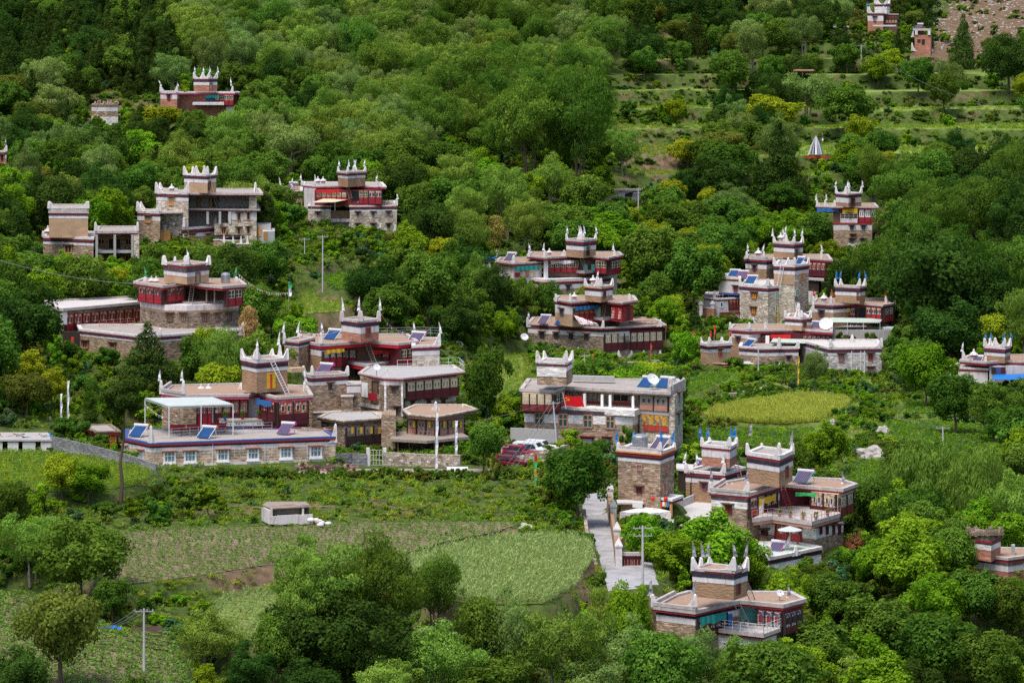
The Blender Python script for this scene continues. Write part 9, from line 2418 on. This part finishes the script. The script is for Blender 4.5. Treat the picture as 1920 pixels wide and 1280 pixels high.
for i in range(7):
 cur = [c + Vector((-.7 + i * .22,-.5 + j * .35,.25 + rs.uniform(0,.28))) for j in range(4)]
 if pr:
  for j in range(3): mb.quad(pr[j],cur[j],cur[j + 1],pr[j + 1])
 pr = cur
mb.build('sheet','tarp_blue',r_)
# dry slope: scattered grey shrubs and stones
rs = np.random.RandomState(9); N = 1500; px = rs.uniform(1740,1960,N); py = rs.uniform(-5,100,N); pts = [gp(a,b_) for a,b_ in zip(px[:500],py[:500])]
stone_me = bpy.data.meshes.new('loose_stone'); bm = bmesh.new(); bmesh.ops.create_icosphere(bm,subdivisions=1,radius=.5)
for v in bm.verts: v.co *= .7 + .5 * ((hash(round(v.co.x * 100)) % 7) / 7); v.co.z *= .6
bm.to_mesh(stone_me); bm.free(); stone_me.materials.append(MATS['rock'])
scatter('loose_stones',[tuple(p) for p in pts],rs.uniform(.4,1.3,len(pts)),rs.rand(len(pts)) * 6.28,[(stone_me,None)],np.zeros(len(pts),int))
# ================================================================== labels of the trees
LAND = [('the lowest farmhouse',1370,1150),('the balcony house',1500,950),('the bare stone tower',1210,890),('the concrete road',1130,1020),('the long white-windowed house',430,850),('the lone pine',230,830),
 ('the earthen tower with the yellow door',500,710),('the red gallery complex',680,650),('the teal-windowed gallery',810,740),('the hall with the flag',1130,770),('the parked cars',990,850),('the striped red-galleried house',350,570),('the long red-fronted wing',170,600),
 ('the half-finished house',380,390),('the square tan tower',130,430),('the red-curtained house',660,380),('the white-curtained house',1090,490),('the nine-bay gallery house',1120,630),('the right-hand cluster',1460,560),('the grey stone block',1605,680),('the lone pronged house',1600,410),
 ('the right edge house',1870,680),('the crumbling-topped tower',1850,1030),('the top right white house',1655,30),('the dry slope',1830,40),('the magenta-eaved house',370,180),('the ruined white house',196,215),('the bean field',400,1030),('the round maize field',990,1070),('the animal shed',545,960),('the wheat plot',1460,770),
 ('the flag cone',1530,280),('the dry terraces',1230,300),('the green terraces',1750,240),('the tallest dark grove',1040,260),('the large pale boulder',1634,845),('the valley plots',1760,810),('the small meadow',605,560),('the broken sheds',50,830),('the lower left pole',270,1200),('the upper left corner',40,60),('the top edge above the central forest',700,0),('the lower left corner',40,1240),('the bottom edge centre',960,1270),('the lower right corner',1880,1240),('the upper left wires',120,260)]
DESC = {'walnut_bright': 'bright green spreading tree','walnut_mid': 'mid-green spreading tree','broad_mid': 'full round green tree','broad_dark': 'dark green dense tree','broad_bright': 'fresh green round tree','poplar_grey': 'grey-green feathery tree','poplar_green': 'light feathery green tree','grove_dark': 'many-stemmed deep green tree',
 'juniper': 'dark pointed juniper','pine_round': 'dark pine','lone_pine': 'round-crowned pine on a long bare trunk','cedar': 'dark broad conifer','weeping': 'pale green weeping willow','yellow_tree': 'yellow-green airy tree','olive_tree': 'brownish olive-green tree','sapling': 'slender bright sapling','sapling_mid': 'slender green sapling',
 'bamboo': 'pale yellow bamboo clump','straw_tree': 'straw-coloured bamboo clump','russet_bush': 'russet brown bush','cypress': 'narrow green cypress','bush_mid': 'low green bush','bush_bright': 'low bright bush','bush_teal': 'low bluish bush','bush_olive': 'low olive bush'}
recs = {}
for t in TREES:
 px,py = t['px'],t['py']; best = min(LAND,key=lambda l: (l[1] - px) ** 2 + ((l[2] - py) * 1.3) ** 2)
 dx,dy = px - best[1],py - best[2]
 if abs(dx) < 35 and abs(dy) < 35: rel = 'beside'
 elif abs(dx) > 2 * abs(dy): rel = 'right of' if dx > 0 else 'left of'
 elif abs(dy) > 2 * abs(dx): rel = 'below' if dy > 0 else 'above'
 else: rel = ('below and ' if dy > 0 else 'above and ') + ('right of' if dx > 0 else 'left of')
 tiny = t['kind'] in ('sapling','sapling_mid','bamboo','straw_tree','russet_bush','cypress','lone_pine') or 'bush' in t['kind']
 sz = '' if tiny else ('tall ' if t['ht'] > 10 else 'medium ' if t['ht'] > 7.3 else 'small ')
 recs.setdefault((sz + DESC[t['kind']],rel,best[0]),[]).append(t)
ORD = ['leftmost','second from left','third from left','fourth from left','fifth from left','sixth from left','seventh from left']
NUM = ['','','two','three','four','five','six','seven','eight','nine','ten','eleven','twelve']
for (d,rel,lm),L_ in recs.items():
 L_.sort(key=lambda t: t['px']); n_ = len(L_)
 for i,t in enumerate(L_):
  lb = '%s %s %s' % (d,rel,lm)
  if t['kind'] == 'lone_pine': lb = 'round-crowned pine on a long bare trunk before the grey block wall'
  lb = lb.replace('and right of','right of').replace('and left of','left of')
  if n_ > 1: lb += ', ' + ('rightmost' if i == n_ - 1 else ORD[i] if i < 7 else '%s from right' % ('second','third','fourth','fifth','sixth')[n_ - 2 - i])
  if lb.startswith('the '): lb = lb[4:]
  cat = 'bush' if 'bush' in t['kind'] else 'bamboo' if t['kind'] in ('bamboo','straw_tree') else 'tree'
  tag(t['o'],lb,cat,'bushes on the hillside' if cat == 'bush' else 'trees on the hillside')
# windows of one part made of several pieces share one frame; flags
def pile(c,n,L,r,mats,label,nm,cat,az=0.1,spread=1.2,seed=1,part='plank'):
 r_ = empty(nm,c,label,cat); rs = random.Random(seed); c = Vector(c)
 for i in range(n):
  a = az + rs.uniform(-.25,.25); o_ = c + Vector((rs.uniform(-spread,spread) * .5,rs.uniform(-.5,.5),r + rs.random() * r * 5)); mb = MB(); e = Vector((math.cos(a),math.sin(a),rs.uniform(-.04,.04))) * L * rs.uniform(.6,1.1) / 2
  mb.bar(o_ - e,o_ + e,r * rs.uniform(.6,1.2),5); mb.build(part,rs.choice(mats),r_)
WD = ['wood_weathered','wood_brown','wood_pinkish','cornice']
pile(P(582,808,391),14,2.6,.06,WD,'planks heaped at the right end of the long white-windowed terrace','plank_pile','planks',seed=3,spread=2)
pile(P(1212,607,378 * S + 6),16,3.0,.07,WD,'timber heaped on the right of the nine-bay house roof','timber_pile','timber',seed=4,spread=3)
pile(P(722,383,425 * S + 1),26,.9,.09,['wood_orange','straw','wood_weathered'],'round stack of cut firewood right of the red curtain on the upper middle house','firewood_stack','firewood',az=1.5,seed=5,spread=2.2,part='log')
pile(P(430,452,386 * S - 4),14,2.4,.16,['wood_dark','brick_dark','rubber'],'dark heap of timber before the half-finished house','timber_pile','timber',seed=6,spread=2.5)
pile(P(1148,564,378 * S + 6),8,.8,.12,['white','cornice'],'small white sacks on the roof above the balcony of the nine-bay house','sacks','sacks',seed=7,part='sack')
pile(P(1370,688,371 * S),22,2.8,.12,['wood_pinkish','white','roof_tiled_red','cornice'],'rubble and pinkish slabs heaped beside the small tan house','rubble_heap','rubble',seed=8,spread=5,part='slab')
pile(P(640,868,288 * S),18,2.4,.05,WD,'brushwood heap between the long stone house and the white gate','brushwood','brushwood',seed=9,spread=2.5,part='branch')
